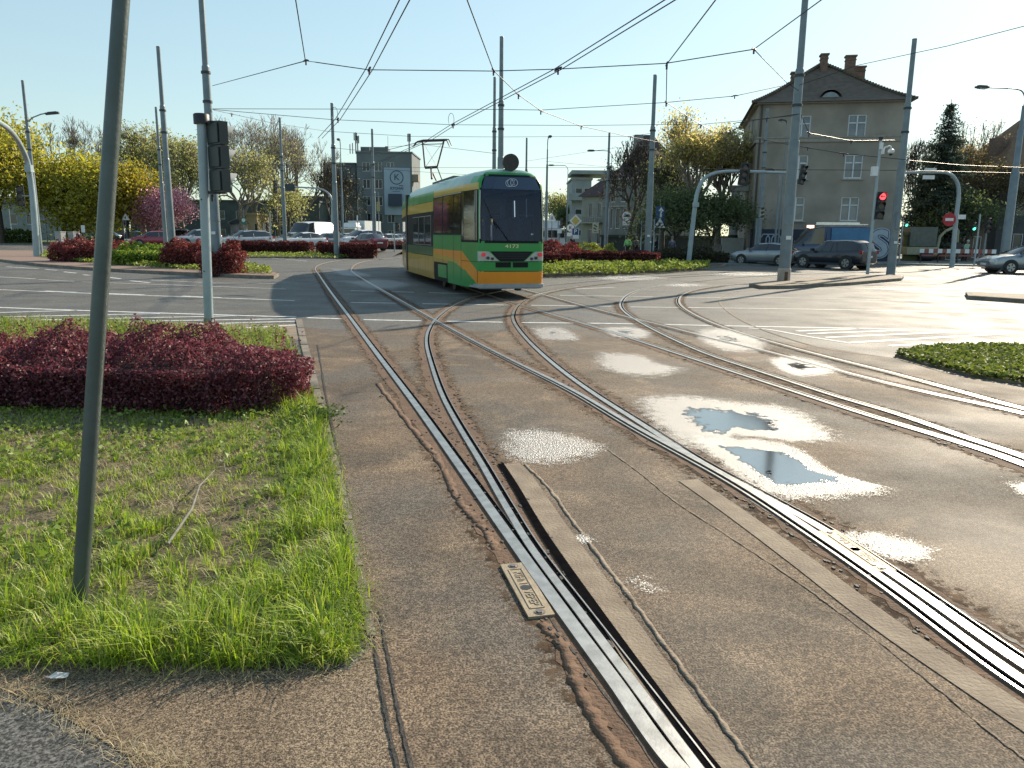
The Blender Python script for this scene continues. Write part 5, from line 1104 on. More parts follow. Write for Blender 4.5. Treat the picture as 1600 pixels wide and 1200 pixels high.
sign('small white square sign right of the white box truck', 874, 64, 2.6, [('plate', rect(.36, .36), 0, 2.1, WHITE, 0)])
CREAM = mat('cream poster board', (.50, .46, .34), (.42, .38, .28), .6, 0, 5)
t = sign('cream poster board with dark scribbled map before the villa', 930, 62, 3.2, [('board', rect(.50, .82), 0, 2.35, CREAM, 0), ('mark', [(-.15, .22), (-.1, .28), (.15, .12), (.1, .05)], 0, 2.35, BLACK, .013), ('mark', [(-.18, -.02), (-.12, .06), (.12, -.1), (.05, -.14)], 0, 2.35, BLACK, .013), ('mark', rect(.26, .04), 0, 2.08, BLACK, .013)])
t = sign('round truck ban sign with small white plate below before the villa', 978, 68, 4.4, [('ring', circ(.46, 24), 0, 3.45, SRED, 0), ('disc', circ(.40, 24), 0, 3.45, WHITE, .013), ('truck_symbol', [(-.26, -.08), (.26, -.08), (.26, .12), (-.05, .14), (-.1, .04), (-.26, .02)], 0, 3.47, BLACK, .026), ('small_plate', rect(.66, .36), 0, 2.86, WHITE, 0)])
t = sign('blue one way arrow sign above a pedestrian warning plate', 1030, 58, 4.4, [('blue_plate', rect(.66, 1.0), 0, 3.4, SBLU, 0), ('arrow', [(-.07, -.32), (.07, -.32), (.07, .12), (.2, .12), (0, .4), (-.2, .12), (-.07, .12)], .05, 3.45, WHITE, .013), ('blue_back', rect(.66, .5), 0, 2.68, SBLU, 0), ('triangle', tri(.42), .0, 2.62, WHITE, .013), ('symbol', rect(.12, .26), 0, 2.62, BLACK, .026)])
sign('small sign board on a post before the apartment block', 592, 84, 6.1, [('board', rect(.34, 1.0), 0, 4.6, mat('ochre board', (.33, .30, .14), (.28, .25, .12), .6, 0, 5), 0)])
t = sign('white warning triangle on a pole before the golden trees', 198, 82, 3.6, [('triangle', tri(.42), .05, 3.1, WHITE, 0), ('symbol', rect(.08, .26), .05, 3.1, BLACK, .013)])
sign('slim pale signpost left of the white warning triangle', 194, 80, 3.1, [('plate', rect(.12, .3), 0, 2.9, MAST, 0)])
sign('small white notice board by the grey cabinets', 131, 76, 1.9, [('plate', rect(.36, .68), 0, 1.9, WHITE, 0)])
sign('green white stop sign near the round kiosk', 382, 88, 4.4, [('plate', rect(.55, .7), 0, 3.0, mat('stop sign green', (.05, .22, .14), (.04, .18, .12), .5, 0, 5), 0), ('field', circ(.2, 14), 0, 3.08, WHITE, .013)])
t = sign('small red white direction plate by the lower signal post', 422, 70, .9, [('plate', rect(.34, .42), 0, 1.2, WHITE, 0), ('mark', tri(.12), 0, 1.2, SRED, .013)])
sign('bare pale pole with thin plate right of the van', 559, 80, 3.6, [('plate', rect(.1, .5), 0, 3.3, WHITE, 0)])
for i, (a, d_, h_, lb) in enumerate(((18, 96, 4.6, 'thin pale pole standing in the far left green hedge'), (73, 90, 5.2, 'thin pale pole right of the left arched mast'), (1186, 55, 4.2, 'thin dark pole beside the slim mast before the tan house'))):
    p = at(a, d_); mb = MB(); mb.tube([(0, 0, 0), (0, 0, h_)], [.06, .05], 8); mb.tube([(0, 0, h_), (0, 0, h_ + .06)], [.07, .07], 8); tag(mb.build('thin_pole', MASTL if i < 2 else MAST, None, (p.x, p.y, .05)), lb, 'pole')

# ------------------------------------------------------------------ overhead wires: everything at contact height unless a mast holds it
ZC = 5.45; INS = mat('insulator', (.06, .035, .06), (.04, .025, .045), .5, .1, 8)
def M3(px, py, d): return W(px, py, d)
def wire(label, pts, r=.013, nodes_=(), sag=0.0, double=0.0, nodesz=1.0):
    P = [p if isinstance(p, Vector) else (G(p[0], p[1], ZC) if len(p) == 2 else W(*p)) for p in pts]; o = P[0].copy(); t = T('overhead_wire', label, 'overhead wire', tuple(o), 0, 'overhead wires above the junction')
    L = []
    for i in range(len(P) - 1):
        for j in range(6): f = j / 6; q = P[i].lerp(P[i + 1], f); q.z -= sag * 4 * f * (1 - f); L.append(q - o)
    L.append(P[-1] - o)
    if double:
        for s in (-1, 1):
            M = []
            for i, q in enumerate(L): tt = (L[min(i + 1, len(L) - 1)] - L[max(i - 1, 0)]); tt.z = 0; tt.normalize(); M.append(q + Vector((tt.y, -tt.x, 0)) * s * double / 2)
            mb = MB(); mb.tube(M, r, 5); mb.build('wire', WIRE, t)
    else: mb = MB(); mb.tube(L, r, 5); mb.build('wire', WIRE, t)
    for i in nodes_:
        q = P[i] - o; a = P[max(i - 1, 0)]; b_ = P[min(i + 1, len(P) - 1)]; tt = (b_ - a).normalized(); k = nodesz
        mb = MB(); mb.tube([q - tt * .28 * k, q - tt * .2 * k, q - tt * .1 * k], [.02 * k, .035 * k, .02 * k], 6); mb.tube([q + tt * .1 * k, q + tt * .2 * k, q + tt * .28 * k], [.02 * k, .035 * k, .02 * k], 6); mb.tube([q - tt * .12 * k + Vector((0, 0, .02)), q + tt * .12 * k + Vector((0, 0, .02))], .022 * k, 6); mb.box(q - Vector((0, 0, .07 * k)), (.05 * k, .05 * k, .16 * k)); mb.build('insulator', INS, t)
    return t
wire('double contact wire from the top right over the tram to its pantograph', [(1180, -60), (1050, -2), (872, 108), (708, 195), (672, 218), (560, 268)], .0115, (2, 3), double=.16, nodesz=.8)
wire('double contact wire from the top centre left down to the mast in the hedge', [(655, -50), (632, 0), (577, 108), (528, 186), (500, 216)], .0115, (2, 3), double=.16, nodesz=.8)
wire('contact wire from the top centre crossing the double wire and falling to the right', [(718, -40), (730, 0), (771, 110), (810, 148), (845, 173), (908, 197), (985, 214), (1040, 224)], .0115, (2, 3, 4, 5, 6), nodesz=.75)
wire('contact wire from the top right of centre down past the mast to the blossoming tree', [(1145, -40), (1118, 0), (1042, 100), (1041, 160), (1095, 195), (1110, 203)], .0115, (2, 3, 4), nodesz=.75)
wire('thin wire from the top left edge down to the span by the tall banded mast', [(458, -30), (462, 0), (477, 94)], .0105)
wire('thin wire from the top right corner to the span node above the tan house', [(1320, -30), (1290, -5), (1178, 77)], .0105)
wire('upper span wire from the banded mast over to the right island mast', [(332, 134, 30.7), (478, 95), (576, 109), (768, 111), (870, 108), (1040, 99), (1178, 77), (1228, 128, 29.9), (1248, 142, 29.6)], .0105, (1, 6), nodesz=.6)
wire('level span wire crossing the sky from banded mast to the slender right wires', [(332, 170, 30.7), (780, 171, 30), (845, 172, 29), (1042, 160, 27), (1148, 150, 27), (1232, 132, 29.6)], .0105, (4,), nodesz=.6)
wire('second span wire sloping from the banded mast behind the tram masts', [(332, 171, 30.7), (520, 187, 33), (708, 195, 34), (908, 196, 34), (1100, 194, 34), (1240, 181, 29.6)], .0105)
wire('third span wire sloping from the banded mast with insulators', [(334, 172, 30.7), (362, 178, 32), (425, 192, 38), (510, 205, 45), (640, 213, 46), (780, 214, 46), (985, 213, 45), (1019, 208, 45)], .0105, (1, 2), nodesz=.7)
wire('long span wire rising to the right edge over the tan house', [(1249, 133, 29.6), (1340, 102, 28), (1480, 72, 24), (1700, 15, 20)], .0105)
wire('double wire crossing in front of the tan house upper wall', [(1172, 216, 46), (1194, 219, 44), (1262, 231, 40), (1318, 240, 38), (1420, 250, 36)], .016, (1, 2, 3), nodesz=.9)
wire('short wire between the right island mast and camera post', [(1252, 180, 29.6), (1264, 208, 31), (1330, 220, 34), (1398, 219, 38)], .014, (1, 2), nodesz=.9)
wire('short wire stub left of the right island mast', [(1249, 178, 29.6), (1198, 185, 32), (1150, 192, 36)], .016, (1,), nodesz=.9)
wire('low span wire crossing behind the whole junction at left', [(-40, 264, 62), (60, 263, 60), (438, 258, 62), (640, 262, 66), (853, 262, 71), (1017, 262, 60)], .014, (2,), nodesz=1)
wire('second low span wire slightly below the first at left', [(-40, 250, 70), (250, 252, 66), (517, 258, 57), (650, 268, 60), (780, 276, 62)], .0115)
wire('low wire pair crossing before the tan house and right masts', [(1019, 263, 45.5), (1200, 265, 47), (1400, 266, 42), (1570, 270, 46), (1720, 274, 46)], .014, double=.12)
wire('sloping wire from the right masts to the far right edge', [(1404, 249, 38), (1500, 258, 40), (1700, 266, 42)], .016)
wire('thin span wire behind the pantograph toward the thick mast', [(576, 232, 69), (660, 226, 55), (775, 240, 46)], .0115, (1,), nodesz=.8)
wire('thin wire drooping from the hedge mast toward the pantograph', [(520, 231, 56), (590, 238, 40), (672, 218, 28)], .0115, (1,), nodesz=.6)
wire('sloping wire behind the round roof disc toward the villa', [(821, 252, 70), (953, 232, 70), (1019, 226, 45.6)], .0105)
wire('lower thin wire right of the tram toward the blossoming tree', [(853, 252, 71), (960, 262, 66), (1150, 272, 56)], .0105)
# hanging loops on the contact wires
for px, py, lb in ((708, 195, 'small wire loop above the pantograph insulator'), (526, 186, 'small wire loop beside the hedge mast insulator')):
    c = G(px - 3, py - 8, ZC + .25); mb = MB(); mb.tube([c + Vector((math.cos(a) * .10, 0, math.sin(a) * .22)) for a in [R(x) for x in range(-60, 250, 20)]], .008, 5); tag(mb.build('wire_loop', WIRE), lb, 'wire loop')
# ================================================================== BUILDINGS
def wallholes(O, U, wdt, z0, z1, holes, t, wm, depth=.16, name='wall', fm=None, gm=None, sill=True, parts=True, bars=(1, 1), framew=.07, sm=None):
    """wall face from O along unit U; holes: (x, z, w, h) lower-left; normal = U x Z turned outward"""
    U = Vector(U).normalized(); Nn = Vector((U.y, -U.x, 0)); O = Vector(O); P = lambda x, z, o=0: O + U * x + Vector((0, 0, z)) + Nn * o
    xs = sorted({0, wdt, *[h[0] for h in holes], *[h[0] + h[2] for h in holes]}); zs_ = sorted({z0, z1, *[h[1] for h in holes], *[h[1] + h[3] for h in holes]})
    mb = MB()
    for i in range(len(xs) - 1):
        for j in range(len(zs_) - 1):
            cx, cz = (xs[i] + xs[i + 1]) / 2, (zs_[j] + zs_[j + 1]) / 2
            if any(h[0] < cx < h[0] + h[2] and h[1] < cz < h[1] + h[3] for h in holes): continue
            mb.add([P(xs[i], zs_[j]), P(xs[i + 1], zs_[j]), P(xs[i + 1], zs_[j + 1]), P(xs[i], zs_[j + 1])], [(0, 1, 2, 3)])
    for x, z, w_, h_ in holes:
        a = [P(x, z), P(x + w_, z), P(x + w_, z + h_), P(x, z + h_)]; b = [P(x, z, -depth - .05), P(x + w_, z, -depth - .05), P(x + w_, z + h_, -depth - .05), P(x, z + h_, -depth - .05)]
        mb.add(a + b, [(0, 4, 5, 1), (1, 5, 6, 2), (2, 6, 7, 3), (3, 7, 4, 0)])
    mb.build(name, wm, t)
    fm = fm or WFR; gm = gm or WGL
    for x, z, w_, h_ in holes:
        mb = MB(); f = framew; Mx = Matrix((tuple(U), tuple(-Nn), (0, 0, 1))).transposed(); bx_ = lambda cx, cz, sx, sz: mb.box(P(x + cx, z + cz, -depth + .03), (sx, .06, sz), M=Mx)
        bx_(f / 2, h_ / 2, f, h_); bx_(w_ - f / 2, h_ / 2, f, h_); bx_(w_ / 2, f / 2, w_ - 2 * f, f); bx_(w_ / 2, h_ - f / 2, w_ - 2 * f, f)
        if bars[0]: bx_(w_ / 2, h_ / 2, f * 1.1, h_ - 2 * f)
        if bars[1]: bx_(w_ / 4, h_ * .66, w_ / 2 - f * 1.6, f); bx_(w_ * .75, h_ * .66, w_ / 2 - f * 1.6, f)
        fr = mb.build('window', fm, t); mb = MB(); mb.add([P(x, z, -depth - .01), P(x + w_, z, -depth - .01), P(x + w_, z + h_, -depth - .01), P(x, z + h_, -depth - .01)], [(0, 1, 2, 3)]); mb.build('pane', gm, fr)
        if sill: mb = MB(); mb.box(P(x + w_ / 2, z - .06, .06), (w_ + .24, .16, .09), M=Mx); mb.build('sill', sm or STONE, fr)
WFR = mat('window frame white', (.62, .66, .68), (.54, .58, .6), .5, 0, 5); STONE = mat('stone sill', (.36, .35, .32), (.28, .27, .25), .8, 0, 5)
WGL = mat('window glass with curtains', (.16, .19, .22), (.07, .09, .11), .12, 0, .9, spec=.8)
WDK = mat('dark window glass', (.03, .04, .045), (.05, .06, .07), .12, 0, 1.5, spec=.7)
STUC = mat('tan stucco', (.325, .295, .25), (.225, .205, .175), .9, 0, .55, .25, 12, detail=9)
NAVYW = mat('dark blue base paint', (.022, .03, .055), (.03, .04, .065), .7, 0, 1)
TILE = mat('dark brown roof tiles', (.125, .095, .07), (.085, .066, .05), .85, 0, 2.5, .5, 9, detail=7)
BRCK = mat('brown chimney brick', (.20, .13, .10), (.13, .09, .07), .9, 0, 6, .3, 20)
# --- the tan house
A = W(1172, 372, 61.5); A.z = 0; B = W(1395, 376, 59.4); B.z = 0
U = (B - A).normalized(); V_ = Vector((-U.y, U.x, 0)); wd = (B - A).length; dp = 13.5; HE = 11.9
t = T('tan_house', 'tall tan stucco house with steep dark hipped roof and painted dark base at right', 'house', (0, 0, 0))
t.location = tuple(A); t.rotation_euler = (0, 0, math.atan2(U.y, U.x)); S_ = wd
def zz(py, px=1330): return W(px, py, 60.5).z
c1, c2 = 6.55, 2.05
def fx(px): return (px - 1172) / 223 * wd
holes = []
for zc, hh, dx in ((zz(199), 1.75, 0), (zz(261), 1.75, -.06), (zz(327), 1.8, -.1)):
    holes += [(fx(1325) - .66 + dx * 0, zc - hh / 2, 1.3, hh), (fx(1241) - .66, zc - hh / 2, 1.3, hh)]
wallholes((0, 0, 0), (1, 0, 0), wd, 2.45, HE, holes, t, STUC, .14, bars=(1, 1), framew=.09)
mb = MB(); mb.add([(0, -.03, 0), (wd + .03, -.03, 0), (wd + .03, -.03, 2.45), (0, -.03, 2.45), (0, 0, 2.45), (wd + .03, 0, 2.45)], [(0, 1, 2, 3), (3, 2, 5, 4)]); mb.build('painted_base', NAVYW, t)
lh = [(2.0 + i * 3.4, z_, 1.1, 1.8) for i in range(3) for z_ in (3.2, 6.4, 9.4)]
wallholes((0, dp, 0), (0, -1, 0), dp, 0, HE, lh, t, STUC, .14, bars=(1, 1), framew=.09)
mb = MB(); mb.add([(wd, 0, 0), (wd, dp, 0), (wd, dp, HE), (wd, 0, HE), (0, dp, 0), (0, dp, HE)], [(0, 1, 2, 3), (1, 4, 5, 2)]); mb.build('wall', STUC, t)
mb = MB(); mb.box((wd / 2, -.06, zz(219)), (wd + .12, .12, .30)); mb.box((wd / 2, -.09, zz(219) + .2), (wd + .18, .18, .10)); mb.box((-.06, dp / 2, zz(219)), (.12, dp, .30)); mb.build('cornice_band', mat('cornice grey', (.32, .30, .26), (.26, .24, .21), .85, 0, 4), t)
mb = MB(); mb.box((wd / 2, -.15, HE - .08), (wd + .3, .3, .22)); mb.box((-.15, dp / 2, HE - .08), (.3, dp, .22)); mb.build('eave_soffit', mat('cornice grey', (.32, .30, .26)), t)
ov = .55; rz_ = zz(105, 1290) + 1.35; ze = HE - .10
a0, a1, a2, a3 = (-ov, -ov, ze), (wd + ov, -ov, ze), (wd + ov, dp + ov, ze), (-ov, dp + ov, ze); r0, r1 = (wd / 2, 5.4, rz_), (wd / 2, dp - 5.2, rz_)
k = .30
def cur(p, q, f): # slightly kicked eaves
    x = [p[i] + (q[i] - p[i]) * f for i in range(3)]; x[2] -= .32 * math.sin(math.pi * f) * (1 - f); return tuple(x)
mb = MB(); fs = [0, .15, .3, .5, .75, 1]
def roofface(p, q, pr, qr):
    vs = []
    for f in fs: vs += [cur(p, pr, f), cur(q, qr, f)]
    mb.add(vs, [(2 * i, 2 * i + 1, 2 * i + 3, 2 * i + 2) for i in range(len(fs) - 1)], 0)
roofface(a0, a1, r0, r0); roofface(a1, a2, r0, r1); roofface(a2, a3, r1, r1); roofface(a3, a0, r1, r0); mb.add([a0, a1, a2, a3], [(3, 2, 1, 0)]); rf = mb.build('roof', TILE, t)
mb = MB(); rr = random.Random(2)
for p, q in ((a0, r0), (a1, r0)):
    for i in range(34): f = (i + .5) / 34; c = cur(p, q, f); mb.box((c[0], c[1], c[2] + .06), (.26, .26, .17))
mb.build('ridge_tiles', TILE, rf)
def chim(x, y, w_, d_, z0, z1): mb = MB(); mb.box((x, y, (z0 + z1) / 2), (w_, d_, z1 - z0)); mb.box((x, y, z1 + .06), (w_ + .16, d_ + .16, .12)); mb.box((x, y, z1 - .25), (w_ + .08, d_ + .08, .08)); mb.build('chimney', BRCK, rf)
chim(fx(1282), 4.6, .5, .8, 14.2, zz(86) + .9); chim(fx(1330) + .2, 7.0, .75, .6, 14.5, zz(92) + 1.5); chim(fx(1345) + .5, 8.4, .9, .6, 14, zz(114) + 1.9); chim(fx(1247) - .2, 6.6, .6, .7, 13.8, zz(113) + 1.2)
ex, ez = fx(1282), zz(158); mb = MB(); pts = [(math.cos(R(a)) * .68, math.sin(R(a)) * .68 * 1.0) for a in range(0, 181, 15)]
mb.plate((ex, .30, ez), (1, 0, 0), (0, 0, 1), pts, .05); dm = mb.build('dormer_window', mat('dormer pane', (.24, .28, .30), (.18, .21, .23), .4, 0, 4), rf)
mb = MB(); vs = []
for a in range(0, 181, 12): vs += [(ex + math.cos(R(a)) * .86, .2, ez + math.sin(R(a)) * .84), (ex + math.cos(R(a)) * 1.05, 3.2, ez + .55 + math.sin(R(a)) * .9)]
mb.add(vs, [(2 * i, 2 * i + 1, 2 * i + 3, 2 * i + 2) for i in range(15)], 0, True); mb.build('dormer_hood', TILE, dm)
mb = MB(); mb.tube([(.22, -.10, .1), (.22, -.10, HE - .1)], .07, 8); mb.build('downpipe', mat('dark pipe', (.06, .055, .05), (.05, .045, .04), .5, .2, 5), t)
# porch with half column at the left side
mb = MB(); px_ = -1.0
mb.tube([(px_, 4.6, 2.0), (px_, 4.6, 5.6)], [.36, .34], 20); mb.build('porch_column', mat('porch white', (.56, .58, .58), (.48, .50, .50), .7, 0, 3), t)
mb = MB(); mb.prism([(-1.5, 4.1), (0, 4.1), (0, 6.6), (-1.5, 6.6)], 5.6, 5.8); mb.prism([(-1.4, 4.2), (0, 4.2), (0, 6.5), (-1.4, 6.5)], 5.8, 6.05); mb.build('porch_cornice', mat('porch white', (.56, .58, .58)), t)
mb = MB(); mb.prism([(-1.9, 3.4), (-.25, 3.4), (-.25, 5.0), (-1.9, 5.0)], 0, 1.75); mb.build('porch_plinth', mat('porch white', (.56, .58, .58)), t)
mb = MB()
for i in range(6): mb.prism([(-4.2 + i * .38, 3.5), (-1.95, 3.5), (-1.95, 5.2), (-4.2 + i * .38, 5.2)], i * .2, (i + 1) * .2)
mb.build('steps', CONC, t)
mb = MB(); mb.tube([(px_, 4.6, 1.75), (px_, 4.6, 2.0)], [.44, .40], 20); mb.build('column_base', mat('dark base', (.04, .04, .045), (.03, .03, .035), .8), t)
# wall lettering / graffiti strokes on the dark base
GFT = mat('graffiti outline pale blue', (.42, .50, .60), (.34, .42, .52), .6, 0, 3); GFI = mat('graffiti fill grey', (.22, .28, .34), (.18, .24, .30), .6, 0, 3)
g1 = text_mesh('S', 2.75, GFT, t, (fx(1375), -.045, 1.35), (R(90), 0, 0), 'graffiti', .006, .20); g1b = text_mesh('S', 2.75, NAVYW, t, (fx(1375), -.055, 1.35), (R(90), 0, 0), 'graffiti', .004, .13)
g1c = text_mesh('S', 2.75, mat('graffiti fill bright', (.40, .47, .54), (.33, .40, .46), .6, 0, 3), t, (fx(1375), -.065, 1.35), (R(90), 0, 0), 'graffiti', .004, .08)
for i, x in enumerate((fx(1196), fx(1205), fx(1214), fx(1232), fx(1350))):
    mb = MB(); r_ = .34
    pp = [(x - r_, -.05, .9), (x - r_, -.05, 1.75), (x - r_ * .5, -.05, 2.05), (x + r_ * .5, -.05, 2.05), (x + r_, -.05, 1.75), (x + r_, -.05, .9)]; mb.tube(pp, .05, 6); mb.build('graffiti', GFT, t)
mb = MB(); mb.box((fx(1178) * 0 + .55, -.05, 1.2), (.75, .06, 2.1)); mb.build('side_door', DARK, t)

# generic blocks
def block(label, name, px0, px1, d, H, wm, holes_fn, roof=None, depth=9, yaw=0, parapet=None, gm=None, bars=(0, 0), sill=False, z0=0, fm=None, cat='building'):
    a, b = at(px0, d), at(px1, d + (0 if not yaw else yaw)); U = (b - a); w_ = U.length; t = T(name, label, cat, (a.x, a.y, z0), math.atan2(U.y, U.x))
    hs = holes_fn(w_, H); wallholes((0, 0, 0), (1, 0, 0), w_, 0, H, hs, t, wm, .12, bars=bars, sill=sill, gm=gm or WDK, fm=fm)
    mb = MB(); mb.add([(0, 0, 0), (0, depth, 0), (0, depth, H), (0, 0, H), (w_, 0, 0), (w_, depth, 0), (w_, depth, H), (w_, 0, H)], [(1, 0, 3, 2), (4, 5, 6, 7), (5, 1, 2, 6), (3, 7, 6, 2)]); mb.build('wall', wm, t)
    if roof:
        rh, rm = roof; mb = MB(); o = .4; i_ = min(w_, depth) * .42; q = [(-o, -o, H), (w_ + o, -o, H), (w_ + o, depth + o, H), (-o, depth + o, H)]; p0, p1 = (i_, depth / 2, H + rh), (w_ - i_, depth / 2, H + rh)
        mb.add(q + [p0, p1], [(0, 1, 5, 4), (1, 2, 5), (2, 3, 4, 5), (3, 0, 4), (3, 2, 1, 0)]); mb.build('roof', rm, t)
    else: mb = MB(); mb.box((w_ / 2, depth / 2, H + .12), (w_ + .3, depth + .3, .24)); mb.build('parapet', parapet or wm, t)
    return t, w_
grid = lambda nx, nz, ww, wh, x0, z0, dx, dz: (lambda w_, H: [(x0 + i * dx, z0 + j * dz, ww, wh) for i in range(nx) for j in range(nz)])
GRYB = mat('grey render', (.18, .20, .21), (.14, .16, .17), .9, 0, .4, detail=6); GRYD = mat('darker grey render', (.15, .165, .175), (.12, .135, .14), .9, 0, .4)
t, w_ = block('grey apartment block with large K billboard and roof antennas behind the tram', 'apartment_block', 560, 645, 138, 15.6, GRYB, grid(3, 5, 1.3, 1.55, 1.0, .9, 2.1, 2.9), depth=12, bars=(1, 0), gm=WDK)
a_ = lambda px: (W(px, 366, 138).x - W(560, 366, 138).x)
mb = MB(); bz0, bz1 = W(620, 336, 138).z, W(620, 262, 138).z; bx0, bx1 = a_(602), a_(642.5); mb.box(((bx0 + bx1) / 2, -.12, (bz0 + bz1) / 2), (bx1 - bx0, .16, bz1 - bz0)); bb = mb.build('billboard', mat('pale blue banner', (.34, .42, .50), (.29, .37, .45), .6, 0, .5), t)
INK = mat('banner ink', (.04, .07, .11), (.035, .06, .10), .6, 0, 4); cx = a_(621.5); cz = W(621, 277.5, 138).z; r_ = 1.2
mb = MB()
for i in range(40): t0, t1 = 6.2832 * i / 40, 6.2832 * (i + 1) / 40; mb.add([(cx + math.cos(q) * s, -.215, cz + math.sin(q) * s) for q, s in ((t0, r_), (t1, r_), (t1, r_ - .16), (t0, r_ - .16))], [(0, 1, 2, 3)])
mb.box((cx + .75, -.215, cz - 1.38), (.8, .01, .12)); mb.box((cx - .1, -.215, W(621, 299, 138).z), (1.3, .01, .08)); mb.build('circle_emblem', INK, bb)
text_mesh('K', 1.5, INK, bb, (cx, -.215, cz), (R(90), 0, 0), 'letter', .004, .01); text_mesh('KYOHAI', .62, INK, bb, (cx, -.215, W(621, 294.5, 138).z), (R(90), 0, 0), 'letter', .004, .02)
mb = MB(); mb.box(((a_(609) + a_(630)) / 2, -.9, W(620, 313, 138).z), (a_(630) - a_(609), .2, 2.1)); mb.build('dark_panel', mat('navy panel', (.03, .05, .09), (.025, .04, .07), .5, 0, 4), t)
mb = MB(); mb.box((a_(650) - .2, 1.2, W(649, 278, 138).z), (1.4, 2.2, 1.2)); mb.build('balcony', mat('tan balcony', (.26, .21, .16), (.22, .18, .14), .8, 0, 4), t)
mb = MB()
for px, h_, w2 in ((556, 3.6, .1), (559, 3.0, .1), (639, 3.5, .12), (574, 1.1, .5), (604, 1.3, .3), (606, 3.0, .03), (547, 1.6, .08), (551, 1.8, .08)):
    x = a_(px); mb.cyl((x, 2, 15.6), (x, 2, 15.6 + h_), w2, w2, 6)
    if w2 <= .12 and h_ > 2.9 and px != 606: [mb.box((x + s * .22, 1.9, 15.6 + h_ * .8), (.16, .12, 1.3)) for s in (-1, 1)]
    mb.build('roof_antenna', GRYD, t); mb = MB()
mb = MB(); mb.box((a_(582), 5, 16.3), (4.6, 4, 1.2)); mb.build('roof_house', GRYD, t)
block('darker grey wing of the apartment block behind the bare trees', 'apartment_block', 508, 558, 144, 14.2, GRYD, grid(3, 4, 1.2, 1.5, .8, 1.2, 1.9, 3.0), depth=10, bars=(1, 0))
block('low cream house with round stop kiosk behind the silver wagon', 'low_house', 386, 402, 96, 3.9, mat('cream wall', (.48, .38, .24), (.40, .32, .20), .85, 0, 2), grid(1, 1, .4, 1.5, .9, 1.4, 1, 1), depth=5)
block('long pale house glimpsed through the far left trees', 'long_house', 4, 150, 112, 5.6, mat('pale cool wall', (.24, .26, .26), (.19, .21, .21), .85, 0, 2), grid(5, 1, 1.1, 1.5, 1.2, 2.6, 2.4, 1), roof=(2.2, mat('slate roof', (.07, .08, .085), (.05, .06, .065), .8)), depth=8)
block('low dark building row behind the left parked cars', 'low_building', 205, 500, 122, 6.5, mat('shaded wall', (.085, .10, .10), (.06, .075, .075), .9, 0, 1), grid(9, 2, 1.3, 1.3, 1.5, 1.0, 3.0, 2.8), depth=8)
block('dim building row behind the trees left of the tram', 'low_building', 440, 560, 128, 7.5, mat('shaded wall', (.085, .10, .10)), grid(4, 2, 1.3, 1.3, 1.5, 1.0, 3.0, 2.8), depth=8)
p = at(374, 92); t = T('kiosk', 'round advertising kiosk with graffiti and dark cap near the cream house', 'kiosk', (p.x, p.y, .05)); mb = MB(); mb.tube([(0, 0, 0), (0, 0, 2.7)], .95, 18); mb.build('drum', mat('kiosk pale', (.36, .34, .36), (.24, .24, .27), .7, 0, 2), t); mb = MB(); mb.tube([(0, 0, 2.7), (0, 0, 2.9), (0, 0, 3.4)], [1.2, 1.2, .1], 18); mb.build('cap', DARK, t)
# villa group in the middle
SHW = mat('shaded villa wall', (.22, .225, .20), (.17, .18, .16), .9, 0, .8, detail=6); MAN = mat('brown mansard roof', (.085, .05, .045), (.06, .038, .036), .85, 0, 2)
t, w_ = block('modern white balconied block behind the villa row', 'apartment_block', 892, 922, 112, 9.6, mat('white grey block', (.30, .33, .34), (.25, .28, .29), .8, 0, 1), grid(2, 3, 1.0, 1.9, .5, .8, 1.2, 2.9), depth=10)
mb = MB()
for j in range(3): mb.box((.8, -.6, 1.0 + j * 2.9), (2.6, 1.2, .12)); mb.box((.8, -1.15, 1.5 + j * 2.9), (2.6, .05, .9))
mb.build('balcony', MATS['white grey block'], t)
mb = MB(); mb.box((4.6, 3, 10.6), (9.5, 8, .5)); mb.build('roof_slab', MATS['white grey block'], t)
t, w_ = block('pale stepped villa wing with small balcony left of the villa', 'villa', 908, 945, 92, 6.3, mat('pale villa wall', (.31, .31, .27), (.25, .25, .22), .9, 0, 1), grid(2, 2, .62, 1.7, .9, .9, 1.15, 3.0), roof=(2.8, MAN), depth=8, yaw=-2)
mb = MB(); mb.box((1.6, -.5, 3.3), (3.0, 1.0, .14)); [mb.box((.2 + i * .25, -.95, 3.7), (.08, .06, .7)) for i in range(12)]; mb.box((1.6, -.95, 4.05), (3.0, .1, .08)); mb.build('balcony', STONE, t)
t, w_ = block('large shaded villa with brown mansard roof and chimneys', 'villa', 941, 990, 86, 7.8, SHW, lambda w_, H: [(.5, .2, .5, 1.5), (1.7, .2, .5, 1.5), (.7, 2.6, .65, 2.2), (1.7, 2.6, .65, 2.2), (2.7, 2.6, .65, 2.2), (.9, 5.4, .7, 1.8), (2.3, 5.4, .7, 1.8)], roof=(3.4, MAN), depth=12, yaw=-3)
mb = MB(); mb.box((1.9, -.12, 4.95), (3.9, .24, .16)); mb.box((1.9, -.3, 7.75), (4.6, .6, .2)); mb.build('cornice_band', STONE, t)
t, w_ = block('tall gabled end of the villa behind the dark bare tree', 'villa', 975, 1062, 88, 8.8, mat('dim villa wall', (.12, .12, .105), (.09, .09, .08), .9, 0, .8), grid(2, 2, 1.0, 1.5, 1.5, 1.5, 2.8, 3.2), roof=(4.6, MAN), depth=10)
mb = MB(); mb.box((1.9, 4.5, 11.8), (1.0, 1.0, 3.0)); mb.build('chimney', mat('pale chimney', (.24, .24, .24), (.20, .20, .20), .8, 0, 3), t)
block('dark garden wall before the villas', 'garden_wall', 940, 1150, 79, 1.7, mat('garden wall dark', (.06, .07, .065), (.045, .05, .048), .9, 0, 2), lambda w_, H: [], depth=.3, cat='wall')
